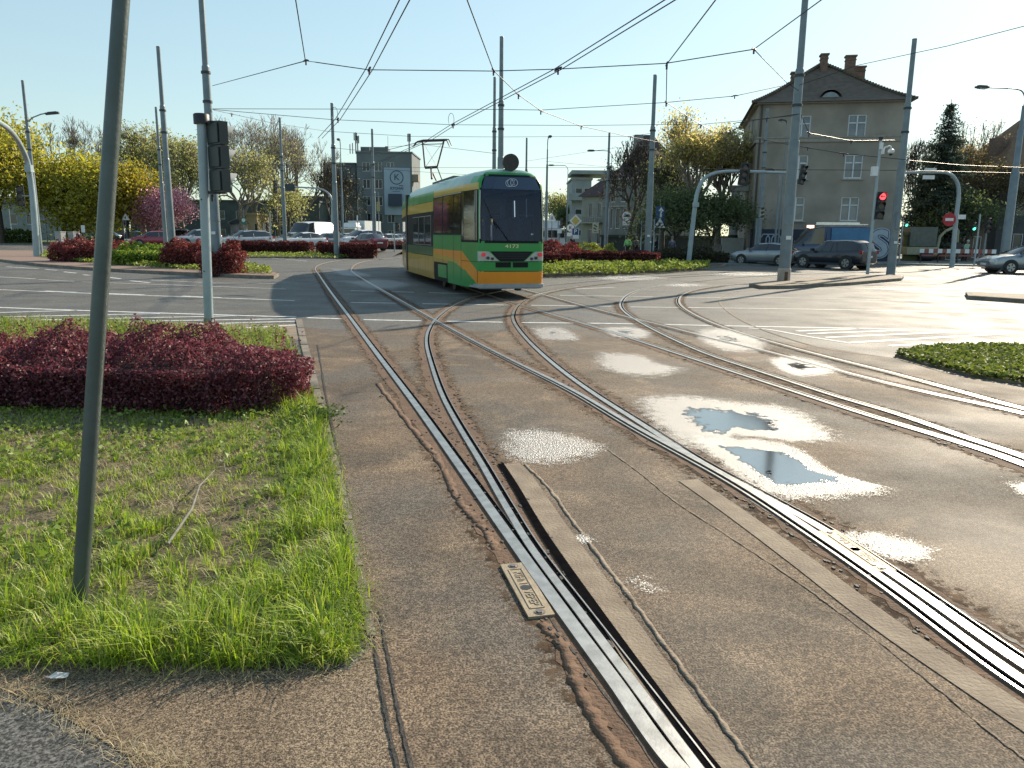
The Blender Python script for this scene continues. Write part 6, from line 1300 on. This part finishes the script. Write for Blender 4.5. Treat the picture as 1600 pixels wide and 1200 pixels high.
# right house and garden
t, w_ = block('brown roofed house at the far right behind the lamp', 'brown_house', 1556, 1720, 70, 7.6, mat('dark house wall', (.07, .075, .08), (.055, .06, .065), .9, 0, 1), grid(3, 2, .9, 1.4, 1.6, 1.0, 2.6, 3.0), roof=(5.2, mat('orange brown roof', (.20, .12, .07), (.15, .09, .055), .85, 0, 3)), depth=10)
mb = MB(); mb.box((1.2, 3.5, 9.4), (.9, .9, 3.2)); mb.build('chimney', BRCK, t)
block('low garage with dark door and tan side behind the arched sign mast', 'garage', 1474, 1540, 66, 2.9, mat('garage tan', (.16, .12, .09), (.13, .10, .08), .85, 0, 2), lambda w_, H: [(.4, .1, 1.7, 2.0), (2.6, .3, .7, 1.8)], roof=(.9, MAN), depth=5)
block('olive garden wall right of the tan house', 'garden_wall', 1416, 1446, 62, 2.1, mat('olive wall', (.12, .13, .055), (.09, .10, .045), .9, 0, 2), lambda w_, H: [], depth=.3, cat='wall')
RDW = mat('barrier red', (.30, .10, .08), (.25, .08, .07), .6, 0, 5)
a, b = at(1440, 58), at(1560, 58); t = T('barrier', 'red and white construction barrier across the side street at right', 'barrier', tuple(a), math.atan2((b - a).y, (b - a).x)); ln = (b - a).length; n = 17
for k_, mm in ((0, WHITE), (1, RDW)):
    mb = MB()
    for i in range(k_, n, 2): mb.box((ln * (i + .5) / n, 0, .95), (ln / n - .004, .05, .30))
    mb.build('board_' + ('white' if k_ == 0 else 'red'), mm, t)
mb = MB(); [mb.box((ln * f, 0, .4), (.06, .1, .8)) for f in (.02, .25, .5, .75, .98)]; mb.build('feet', DARK, t)
mb = MB(); mb.box((ln / 2, .05, .62), (ln, .03, .12)); mb.build('lower_rail', RDW, t)
p = at(1466, 62); t = T('excavator', 'small pale excavator with bent arm behind the striped barrier', 'excavator', (p.x, p.y, .1), 0); EY = mat('excavator pale yellow', (.33, .33, .22), (.27, .27, .18), .5, 0, 5)
mb = MB(); mb.tube([(.0, 0, .6), (.15, 0, 1.9), (.55, 0, 2.35)], [.13, .13, .1], 8); mb.tube([(.55, 0, 2.35), (1.3, 0, 2.7), (1.55, 0, 2.4), (1.6, 0, 1.5)], [.12, .12, .1, .08], 8); mb.build('boom', EY, t)
mb = MB(); mb.box((-1.3, .3, 1.9), (2.1, 1.3, 1.5)); mb.build('cab', mat('excavator cab glass', (.08, .11, .11), (.06, .08, .08), .2, 0, 4), t); mb = MB(); mb.box((-1.3, .3, .8), (2.5, 1.5, .6)); mb.build('undercarriage', EY, t)
mb = MB(); [mb.tube([(-1.5, y, .35), (-.6, y, .35)], .33, 14) for y in (-.5, 1.0)]; mb.build('track', BLACK, t); mb = MB(); mb.add([(1.4, -.3, 1.5), (1.9, -.3, 1.3), (1.7, -.3, .9), (1.3, -.3, 1.1), (1.4, .3, 1.5), (1.9, .3, 1.3), (1.7, .3, .9), (1.3, .3, 1.1)], [(0, 1, 2, 3), (7, 6, 5, 4), (0, 4, 5, 1), (1, 5, 6, 2), (2, 6, 7, 3), (3, 7, 4, 0)]); mb.build('bucket', DARK, t)
for px, d_, w2, lb in ((96, 72, .95, 'wider grey utility cabinet left of the walking person'), (116, 73, .85, 'narrower grey utility cabinet just behind the walking person')):
    p = at(px - 2, d_); t = T('utility_cabinet', lb, 'cabinet', (p.x, p.y, .02), R(-18), 'grey utility cabinets'); mb = MB(); mb.box((0, 0, .85), (w2 * .75, .55, 1.5)); mb.build('case', mat('cabinet grey', (.36, .36, .35), (.30, .30, .29), .6, 0, 3), t); mb = MB(); mb.box((0, 0, 1.63), (w2 * .8, .62, .07)); mb.build('lid', mat('cabinet grey', (.36, .36, .35)), t); mb = MB(); mb.box((0, 0, .05), (w2 * .7, .5, .1)); mb.build('plinth', CONC, t); mb = MB(); mb.box((0, -.28, .85), (w2 * .68, .02, 1.3)); mb.build('door', mat('cabinet grey', (.36, .36, .35)), t)

# ================================================================== VEHICLES
CGL = mat('car glass', (.015, .02, .025), (.02, .026, .03), .04, 0, 2, spec=.9)
HLT = mat('headlight', (.65, .68, .70), (.5, .52, .55), .12, .3, 6); TLT = mat('car tail light', (.35, .02, .03), (.28, .015, .02), .2, 0, 5)
PLT = mat('licence plate', (.7, .7, .68), (.6, .6, .58), .5, 0, 5)
def paint(nm, c, met=.3): return mat('car paint ' + nm, c, tuple(q * .9 for q in c), .28, met, 2, coat=.8)
SEDAN = dict(st=[(-2.2, .62, .42, .82, .82, .5), (-2.12, .80, .30, .93, .95, .62), (-1.75, .86, .25, .97, 1.12, .62), (-1.25, .88, .22, .96, 1.38, .58), (-.5, .89, .2, .94, 1.46, .58), (.3, .89, .2, .92, 1.40, .58), (1.15, .88, .2, .91, .96, .68), (1.7, .86, .22, .84, .87, .62), (2.08, .80, .26, .70, .74, .55), (2.22, .62, .36, .58, .6, .4)], wb=(1.32, -1.3), r=.32)
SUV = dict(st=[(-2.3, .70, .50, .98, 1.02, .55), (-2.25, .84, .36, 1.05, 1.12, .62), (-2.05, .92, .30, 1.08, 1.52, .64), (-1.6, .94, .28, 1.06, 1.63, .64), (-.5, .95, .26, 1.02, 1.66, .66), (.25, .95, .26, 1.0, 1.58, .66), (1.1, .94, .26, .99, 1.06, .78), (1.75, .92, .28, .96, 1.0, .72), (2.15, .88, .32, .86, .90, .66), (2.32, .72, .40, .68, .72, .5)], wb=(1.42, -1.42), r=.37)
WAGON = dict(st=[(-2.3, .66, .45, .9, .92, .5), (-2.25, .82, .30, 1.0, 1.05, .62), (-2.0, .88, .25, 1.0, 1.36, .60), (-1.5, .89, .22, .98, 1.46, .60), (-.4, .9, .2, .95, 1.50, .60), (.35, .9, .2, .93, 1.42, .60), (1.2, .88, .2, .92, .98, .70), (1.75, .86, .22, .86, .9, .64), (2.15, .80, .26, .72, .76, .55), (2.3, .62, .36, .58, .6, .4)], wb=(1.38, -1.35), r=.33)
VAN = dict(st=[(-2.75, .90, .45, 1.3, 2.3, .82), (-2.7, .97, .38, 1.32, 2.48, .86), (-1.5, .98, .35, 1.32, 2.52, .88), (.4, .98, .35, 1.32, 2.50, .88), (1.25, .98, .35, 1.32, 2.36, .84), (2.05, .96, .35, 1.28, 1.42, .82), (2.5, .92, .38, 1.12, 1.18, .76), (2.75, .82, .42, .8, .84, .6)], wb=(1.75, -1.55), r=.35)
def car(label, kind, loc, head_dir, pm, name='parked_car', cat='car', group=None, scale=1.0, rack=False, side_glass=(-9, 9), roofrail=False, twobox=None):
    K = kind; st = K['st']; a = math.atan2(head_dir[1], head_dir[0]); t = T(name, label, cat, (loc[0], loc[1], loc[2] if len(loc) > 2 else .01), a, group); t.scale = (scale,) * 3
    # refine stations
    S2 = []
    for i in range(len(st) - 1):
        for j in range(3): f = j / 3; S2.append(tuple(st[i][k] + (st[i + 1][k] - st[i][k]) * f for k in range(6)))
    S2.append(st[-1]); rings = []
    for x, w_, zl, zb, zt, wt in S2:
        m_ = (zb - zl); ring_ = [(0, zl), (w_ * .86, zl), (w_ * .98, zl + m_ * .12), (w_, zl + m_ * .45), (w_ * .985, zl + m_ * .8), (w_ * .945, zb), (w_ * .93, zb + .015), (wt * 1.04, max(zt - .07, zb + .02)), (wt * .9, zt - .01), (0, zt + .02)]
        rings.append([(x, -y, z) for y, z in ring_] + [(x, y, z) for y, z in ring_[::-1][1:-1]])
    n = len(rings[0]); bd = MB(); gl = MB(); V = [p for r in rings for p in r]
    bd.v = V[:]; gl.v = [(x, y * 1.004, z + .003) for x, y, z in V]
    for i in range(len(rings) - 1):
        c0, c1 = S2[i], S2[i + 1]; hh = ((c0[4] - c0[3]) + (c1[4] - c1[3])) / 2; slope = abs(c1[4] - c0[4]) / max(.01, c1[0] - c0[0]); xm_ = (c0[0] + c1[0]) / 2
        for k in range(n):
            f = (i * n + k, i * n + (k + 1) % n, (i + 1) * n + (k + 1) % n, (i + 1) * n + k); kk = k if k < 9 else None; g_ = False
            if k in (6, 11) and hh > .16 and side_glass[0] < xm_ < side_glass[1]: g_ = True
            if k in (7, 8, 9, 10) and slope > .42 and hh > .05 and (c0[4] + c1[4]) / 2 > st[len(st) // 2][3] + .05: g_ = True
            (gl if g_ else bd).f.append(f); (gl if g_ else bd).m.append(0); (gl if g_ else bd).sm.append(True)
    bd.f += [tuple(range(n))[::-1], tuple(range((len(rings) - 1) * n, len(rings) * n))]; bd.m += [0, 0]; bd.sm += [False, False]
    body = bd.build('body', pm, t); gl.build('windows', CGL, t)
    wm = max(s[1] for s in st); L = st[-1][0] - st[0][0]
    # sill and pillars
    mb = MB(); mb.box(((st[0][0] + st[-1][0]) / 2, 0, st[3][2] + .02), (L * .82, wm * 2 + .012, .12)); mb.build('sill', DARK, t)
    mid = st[len(st) // 2]
    mb = MB()
    for xx in ((-.35, ) if kind is not VAN else (.3,)):
        for s in (-1, 1):
            q0 = Vector((xx, s * (mid[1] * .935 + .004), mid[3])); q1 = Vector((xx - .06, s * (mid[5] * 1.04 + .006), mid[4] - .08)); mb.tube([q0, q1], .035, 6)
    mb.build('pillar', BLACK, t)
    for xx in K['wb']:
        for s in (-1, 1):
            y = s * (wm - .10); r = K['r']; mb = MB(); mb.tube([(xx, s * (wm - .25), r + .02), (xx, s * (wm + .006), r + .02)], r * 1.17, 22); mb.build('wheel_arch', BLACK, t)
            wh = MB(); wh.tube([(xx, s * (wm - .24), r), (xx, s * (wm - .01), r), (xx, s * (wm + .012), r)], [r, r, r * .93], 22); w_o = wh.build('wheel', RUBBER, t)
            rm = MB(); yy = wm + .016
            rm.plate((xx, s * yy, r), (1, 0, 0), (0, 0, 1), circ(r * .64, 20), -.004 * s); 
            rm.f = rm.f; rim = rm.build('rim', ALLOY if kind is not VAN else DARK, w_o)
            sp = MB()
            for q in range(5):
                a_ = 6.283 * (q + .5) / 5; c = (xx + math.cos(a_) * r * .42, s * (yy + .006), r + math.sin(a_) * r * .42); M = Matrix.Rotation(-a_, 3, 'Y'); sp.box(c, (r * .36, .006, r * .16), M=M)
            sp.build('spoke_gap', BLACK, rim)
    fx_, bx2 = st[-1][0], st[0][0]; f2, b2 = st[-2], st[1]
    for s in (-1, 1):
        mb = MB(); mb.box((f2[0] - .03, s * f2[1] * .72, f2[3] - .06), (.34, .36, .15), rz=-s * .5); mb.build('headlight', HLT, t)
        mb = MB(); mb.box((b2[0] + .03, s * b2[1] * .88, b2[3] - .06 if kind is not VAN else 1.35), (.16, .22, .20 if kind is not VAN else .5), rz=s * .3); mb.build('tail_light', TLT, t)
        cw = [q for q in st if q[4] - q[3] < .16 and q[0] > .5][0]; mb = MB(); mb.box((cw[0] - .35, s * (wm + .10), cw[3] + .10), (.14, .22, .15)); mb.build('mirror', pm, t)
    mb = MB(); mb.box((fx_ - .01, 0, st[-1][2] + .10), (.05, .52, .11)); mb.build('licence_plate', PLT, t); mb = MB(); mb.box((bx2 + .0, 0, st[0][2] + .24), (.05, .52, .11)); mb.build('licence_plate', PLT, t)
    mb = MB(); mb.box((f2[0] + .04, 0, f2[2] + .22), (.12, f2[1] * 1.1, .16)); mb.build('grille', BLACK, t)
    if roofrail: mb = MB(); [mb.tube([(-1.7, s * .62, mid[4] + .0), (-1.5, s * .62, mid[4] + .06), (.1, s * .62, mid[4] + .03), (.3, s * .62, mid[4] - .04)], .02, 6) for s in (-1, 1)]; mb.build('roof_rail', CHROME, t)
    return t
LD = (-.66, -.75)
SIL = paint('silver', (.46, .48, .50), .5); WHC = paint('white', (.72, .74, .76), 0); GRC = paint('grey silver', (.30, .33, .36), .6)
gp = 'cars queueing behind the clipped hedge'
def C(px, d): p = at(px, d); return (p.x, p.y, .37 if p.x < -9 and d > 66 else .01)
car('dark red and pink sunlit car left of the two masts', SEDAN, C(238, 72), (-.80, -.60), paint('dark red', (.30, .03, .06), .3), group=gp)
car('silver car half hidden behind the near signal post', SUV, C(306, 73), LD, SIL, group=gp)
car('silver wagon right of the big banded mast', WAGON, C(382, 69.5), LD, SIL, group=gp, scale=1.06, roofrail=True)
car('silver car partly hidden by the mast left of the white van', SEDAN, C(453, 74), LD, SIL, group=gp)
car('white car in front of the white van beside the hedge', SEDAN, C(472, 71), LD, WHC, group=gp, scale=1.02)
car('white delivery van with dark windows facing left', VAN, C(484, 80), (-.42, -.91), WHC, 'delivery_van', 'van', side_glass=(.1, 9), scale=1.02)
car('pale grey car just right of the white van', SEDAN, C(512, 75), LD, GRC, group=gp)
car('pale silver car behind the hedge mast', SEDAN, C(538, 78), LD, SIL, group=gp)
car('white people carrier behind the dark red car', SUV, C(562, 77), LD, WHC, group=gp, scale=1.08)
car('dark red hatchback beyond the hedge beside the tram', SEDAN, C(574, 67), (-.62, .78), paint('claret', (.16, .015, .03), .3), group=gp, scale=1.0)
car('small white car left edge of the tram in the distance', SEDAN, C(603, 92), LD, WHC, group=gp)
car('pale grey distant car touching the tram left side', SEDAN, C(618, 94), LD, GRC, group=gp)
car('dark grey parked car in the shade left of the red car', SEDAN, C(160, 98), (-1, .1), paint('shade grey', (.10, .12, .14), .4), group='cars parked under the left trees')
car('dark car farther back behind the red car roof', SEDAN, C(208, 100), (-1, .1), paint('shade blue', (.05, .07, .09), .4), group='cars parked under the left trees')
car('dark car between the pink tree and the silver car', SUV, C(270, 88), (-1, .1), paint('shade blue', (.05, .07, .09), .4), group='cars parked under the left trees')
def truck(label, px, d, hd, L=5.6):
    p = at(px, d); t = T('box_truck', label, 'truck', (p.x, p.y, .01), math.atan2(hd[1], hd[0])); mb = MB(); mb.box((-.9, 0, 2.0), (L * .66, 2.2, 2.5)); mb.build('cargo_box', WHITE, t); mb = MB(); mb.box((L * .36, 0, 1.5), (1.6, 2.0, 1.9), taper=.9); cb = mb.build('cab', WHC, t)
    mb = MB(); mb.box((L * .36 + .8, 0, 1.95), (.06, 1.7, .7)); mb.box((L * .36 + .2, 0, 1.95), (.8, 2.02, .55)); mb.build('windows', CGL, t); mb = MB(); mb.box((0, 0, .6), (L, 1.6, .3)); mb.build('chassis', BLACK, t)
    for x in (-1.9, 1.9):
        for s in (-1, 1): mb = MB(); mb.tube([(x, s * .8, .42), (x, s * 1.05, .42)], .42, 18); mb.build('wheel', RUBBER, t)
    mb = MB(); mb.box((L * .36 - .2, 0, 2.75), (1.2, 1.9, .5), taper=.8); mb.build('wind_deflector', WHC, t)
    return t
truck('white box truck in the queue behind the white people carrier', 564, 92, (-.35, -.94))
truck('white box truck parked beyond the right tram corner', 857, 80, (.25, -.97), 5.0)
# right side
car('silver saloon driving left before the tan house, half behind the big mast', SEDAN, C(1200, 51.0), (-.72, .69), GRC, 'moving_car')
car('dark blue estate car with chrome window line beside the right island', SUV, C(1306, 46.5), (-.55, .83), paint('dark navy', (.018, .024, .04), .4), 'moving_car', roofrail=True)
car('silver hatchback cut by the right frame edge', SEDAN, C(1612, 42.2), (-1, .05), GRC, 'moving_car', scale=1.05)
t = car('dark blue service van with light blue box body and roof rack', VAN, C(1292, 55.5), (-1, .12), paint('service blue', (.03, .05, .10), .2), 'service_van', 'van', side_glass=(.2, 9), scale=1.03)
mb = MB(); mb.box((-1.35, 0, 1.75), (2.6, 2.03, 1.35)); mb.build('cargo_panel', mat('light blue panel', (.05, .19, .36), (.04, .15, .30), .4, 0, 2), t)
mb = MB(); [mb.box((-.9, s * .8, 2.66), (3.0, .04, .05)) for s in (-1, 1)]; [mb.box((-.9 + i * .5 - 1.3, 0, 2.62), (.04, 1.6, .04)) for i in range(6)]; mb.box((-.9, -.8, 2.74), (2.9, .03, .16)); mb.build('roof_rack', CHROME, t)
mb = MB(); mb.box((1.0, -.5, 2.52), (.4, .3, .16)); mb.build('beacon', mat('orange beacon', (.8, .35, .2), (.7, .3, .2), .3, 0, 5, emit=(1, .55, .35), es=3), t)

# ================================================================== PEOPLE
SKIN = mat('skin', (.45, .28, .20), (.38, .23, .17), .6, 0, 6)
def skinmesh(name, V, E, RR, m, parent, sub=1):
    me = bpy.data.meshes.new(name); me.from_pydata([tuple(v) for v in V], E, []); me.update(); o = bpy.data.objects.new(name, me); COL.objects.link(o); o.parent = parent
    md = o.modifiers.new('skin', 'SKIN'); md.use_smooth_shade = True
    for i, r in enumerate(RR): me.skin_vertices[0].data[i].radius = (r[0], r[1]) if hasattr(r, '__len__') else (r, r)
    me.skin_vertices[0].data[0].use_root = True; s = o.modifiers.new('sub', 'SUBSURF'); s.levels = sub; s.render_levels = sub; me.materials.append(m); return o
def person(label, px, d, H, yaw, top, legs, hair, stride=.18, arm=.12, lean=.0, hold=None, z=.05, bend=0.0, helmet=None):
    p = at(px, d); t = T('person', label, 'person', (p.x, p.y, z), R(yaw), 'people around the junction'); k = H / 1.75; L = lean
    J = {'pel': (0, 0, .95), 'wai': (0, L * .3, 1.08), 'che': (0, L * .8, 1.32), 'nk': (0, L * 1.0, 1.47), 'hd0': (0, L * 1.05 + .01, 1.57), 'hd1': (0, L * 1.1 + .02, 1.68),
         'hl': (-.09, 0, .90), 'kl': (-.10, stride * .6, .49), 'al': (-.10, stride * .7 - .06, .09), 'tl': (-.10, stride * .7 + .10, .04), 'hr': (.09, 0, .90), 'kr': (.10, -stride * .3 + .05, .49), 'ar': (.10, -stride, .10), 'tr': (.10, -stride + .15, .05),
         'sl': (-.18, L * .9, 1.40), 'el': (-.25, L * .6 - arm, 1.13), 'wl': (-.24, L * .4 - arm + .12 + bend, .90 + bend * .6), 'hdl': (-.23, L * .4 - arm + .18 + bend, .82 + bend * .6), 'sr': (.18, L * .9, 1.40), 'er': (.25, L * .6 + arm * .5, 1.13), 'wr': (.24, L * .5 + arm + .12 + bend, .92 + bend * .6), 'hdr': (.23, L * .5 + arm + .17 + bend, .84 + bend * .6)}
    nm = list(J); ix = {n: i for i, n in enumerate(nm)}; V = [Vector(J[n]) * k for n in nm]
    E = [('pel', 'wai'), ('wai', 'che'), ('che', 'nk'), ('nk', 'hd0'), ('hd0', 'hd1'), ('pel', 'hl'), ('hl', 'kl'), ('kl', 'al'), ('al', 'tl'), ('pel', 'hr'), ('hr', 'kr'), ('kr', 'ar'), ('ar', 'tr'), ('che', 'sl'), ('sl', 'el'), ('el', 'wl'), ('wl', 'hdl'), ('che', 'sr'), ('sr', 'er'), ('er', 'wr'), ('wr', 'hdr')]
    rad = {'pel': .13, 'wai': .125, 'che': .14, 'nk': .055, 'hd0': .085, 'hd1': .085, 'hl': .085, 'kl': .055, 'al': .04, 'tl': .035, 'hr': .085, 'kr': .055, 'ar': .04, 'tr': .035, 'sl': .055, 'el': .04, 'wl': .028, 'hdl': .03, 'sr': .055, 'er': .04, 'wr': .028, 'hdr': .03}
    skinmesh('body', V, [(ix[a], ix[b]) for a, b in E], [rad[n] * k for n in nm], SKIN, t)
    def sub(name, names, edges, grow, m): i2 = {n: i for i, n in enumerate(names)}; skinmesh(name, [Vector(J[n]) * k for n in names], [(i2[a], i2[b]) for a, b in edges], [(rad[n] + grow) * k for n in names], m, t)
    sub('jacket', ['che', 'wai', 'pel', 'sl', 'el', 'wl', 'sr', 'er', 'wr'], [('che', 'wai'), ('wai', 'pel'), ('che', 'sl'), ('sl', 'el'), ('el', 'wl'), ('che', 'sr'), ('sr', 'er'), ('er', 'wr')], .022, top)
    sub('trousers', ['pel', 'hl', 'kl', 'al', 'hr', 'kr', 'ar'], [('pel', 'hl'), ('hl', 'kl'), ('kl', 'al'), ('pel', 'hr'), ('hr', 'kr'), ('kr', 'ar')], .018, legs)
    h = Vector(J['hd1']) * k; mb = MB(); mb.ball((h.x, h.y - .015, h.z + .025), .112 * k, 12, sc=(1, 1.05, .9)); mb.build('hair' if not helmet else 'helmet', hair, t)
    mb = MB()
    for a in ('tl', 'tr'): q = Vector(J[a]) * k; mb.box((q.x, q.y - .05, q.z + .0), (.10, .27, .09), taper=.8)
    mb.build('shoes', BLACK, t)
    f = Vector(J['hd0']) * k; mb = MB(); mb.box((f.x, f.y + .095 * k, f.z + .035), (.02, .03, .04)); mb.build('nose', SKIN, t)
    return t
CL = lambda n, c: mat('cloth ' + n, c, tuple(q * .7 for q in c), .9, 0, 8)
person('person in dark coat walking past the grey cabinets at far left', 124, 68, 1.78, 60, CL('navy', (.02, .025, .04)), CL('black', (.02, .02, .022)), CL('hair dark', (.03, .025, .02)), lean=.12, stride=.25)
person('person in a neon green vest near the villa wall', 982, 66, 1.75, 150, CL('neon', (.30, .75, .25)), CL('dark green', (.02, .04, .03)), CL('hair dark', (.03, .025, .02)), lean=.08)
person('person in a pale cap and grey top right of the neon vest', 995, 72, 1.68, 200, CL('dim grey', (.14, .15, .20)), CL('black', (.02, .02, .022)), CL('pale cap', (.6, .62, .65)))
person('person in black holding something white just right of the white dotted mast', 1025, 60, 1.72, 120, CL('black', (.02, .02, .022)), CL('black', (.02, .02, .022)), CL('grey hair', (.25, .24, .23)), bend=.2)
person('person in a striped dark top and pale trousers before the thicket', 1051, 58, 1.74, 170, CL('striped', (.12, .14, .22)), CL('pale trousers', (.38, .36, .40)), CL('grey hair', (.25, .24, .23)), stride=.25, bend=.12)
person('worker in a pale green vest behind the striped barrier', 1511, 62, 1.7, 190, CL('pale vest', (.35, .55, .42)), CL('black', (.02, .02, .022)), CL('white helmet', (.55, .6, .55)), lean=.2, helmet=True)
# cyclist
p = at(897, 60); t = T('bicycle', 'dark bicycle ridden away beside the parking sign', 'bicycle', (p.x, p.y, .02), R(35)); mb = MB()
for y in (-.5, .5): mb.tube([(0, y + math.cos(R(a)) * .33, .34 + math.sin(R(a)) * .33) for a in range(0, 361, 20)], .018, 6)
mb.build('wheel', RUBBER, t); mb = MB(); fr_ = [(0, -.5, .34), (0, -.05, .34), (0, .38, .85), (0, -.18, .88), (0, -.05, .34)]; mb.tube(fr_, .018, 6); mb.tube([(0, -.5, .34), (0, -.18, .88)], .015, 6); mb.tube([(0, .5, .34), (0, .36, 1.0)], .018, 6); mb.build('frame', DARK, t); mb = MB(); mb.tube([(-.28, .36, 1.0), (.28, .36, 1.0)], .014, 6); mb.build('handlebar', DARK, t); mb = MB(); mb.box((0, -.2, .93), (.14, .24, .05)); mb.build('saddle', BLACK, t)
person('cyclist in dark clothes and pale helmet beside the parking sign', 897, 60.0, 1.7, 35, CL('black', (.02, .02, .022)), CL('black', (.02, .02, .022)), CL('pale cap', (.6, .62, .65)), lean=.25, bend=.22, stride=.1, helmet=True, z=.12)
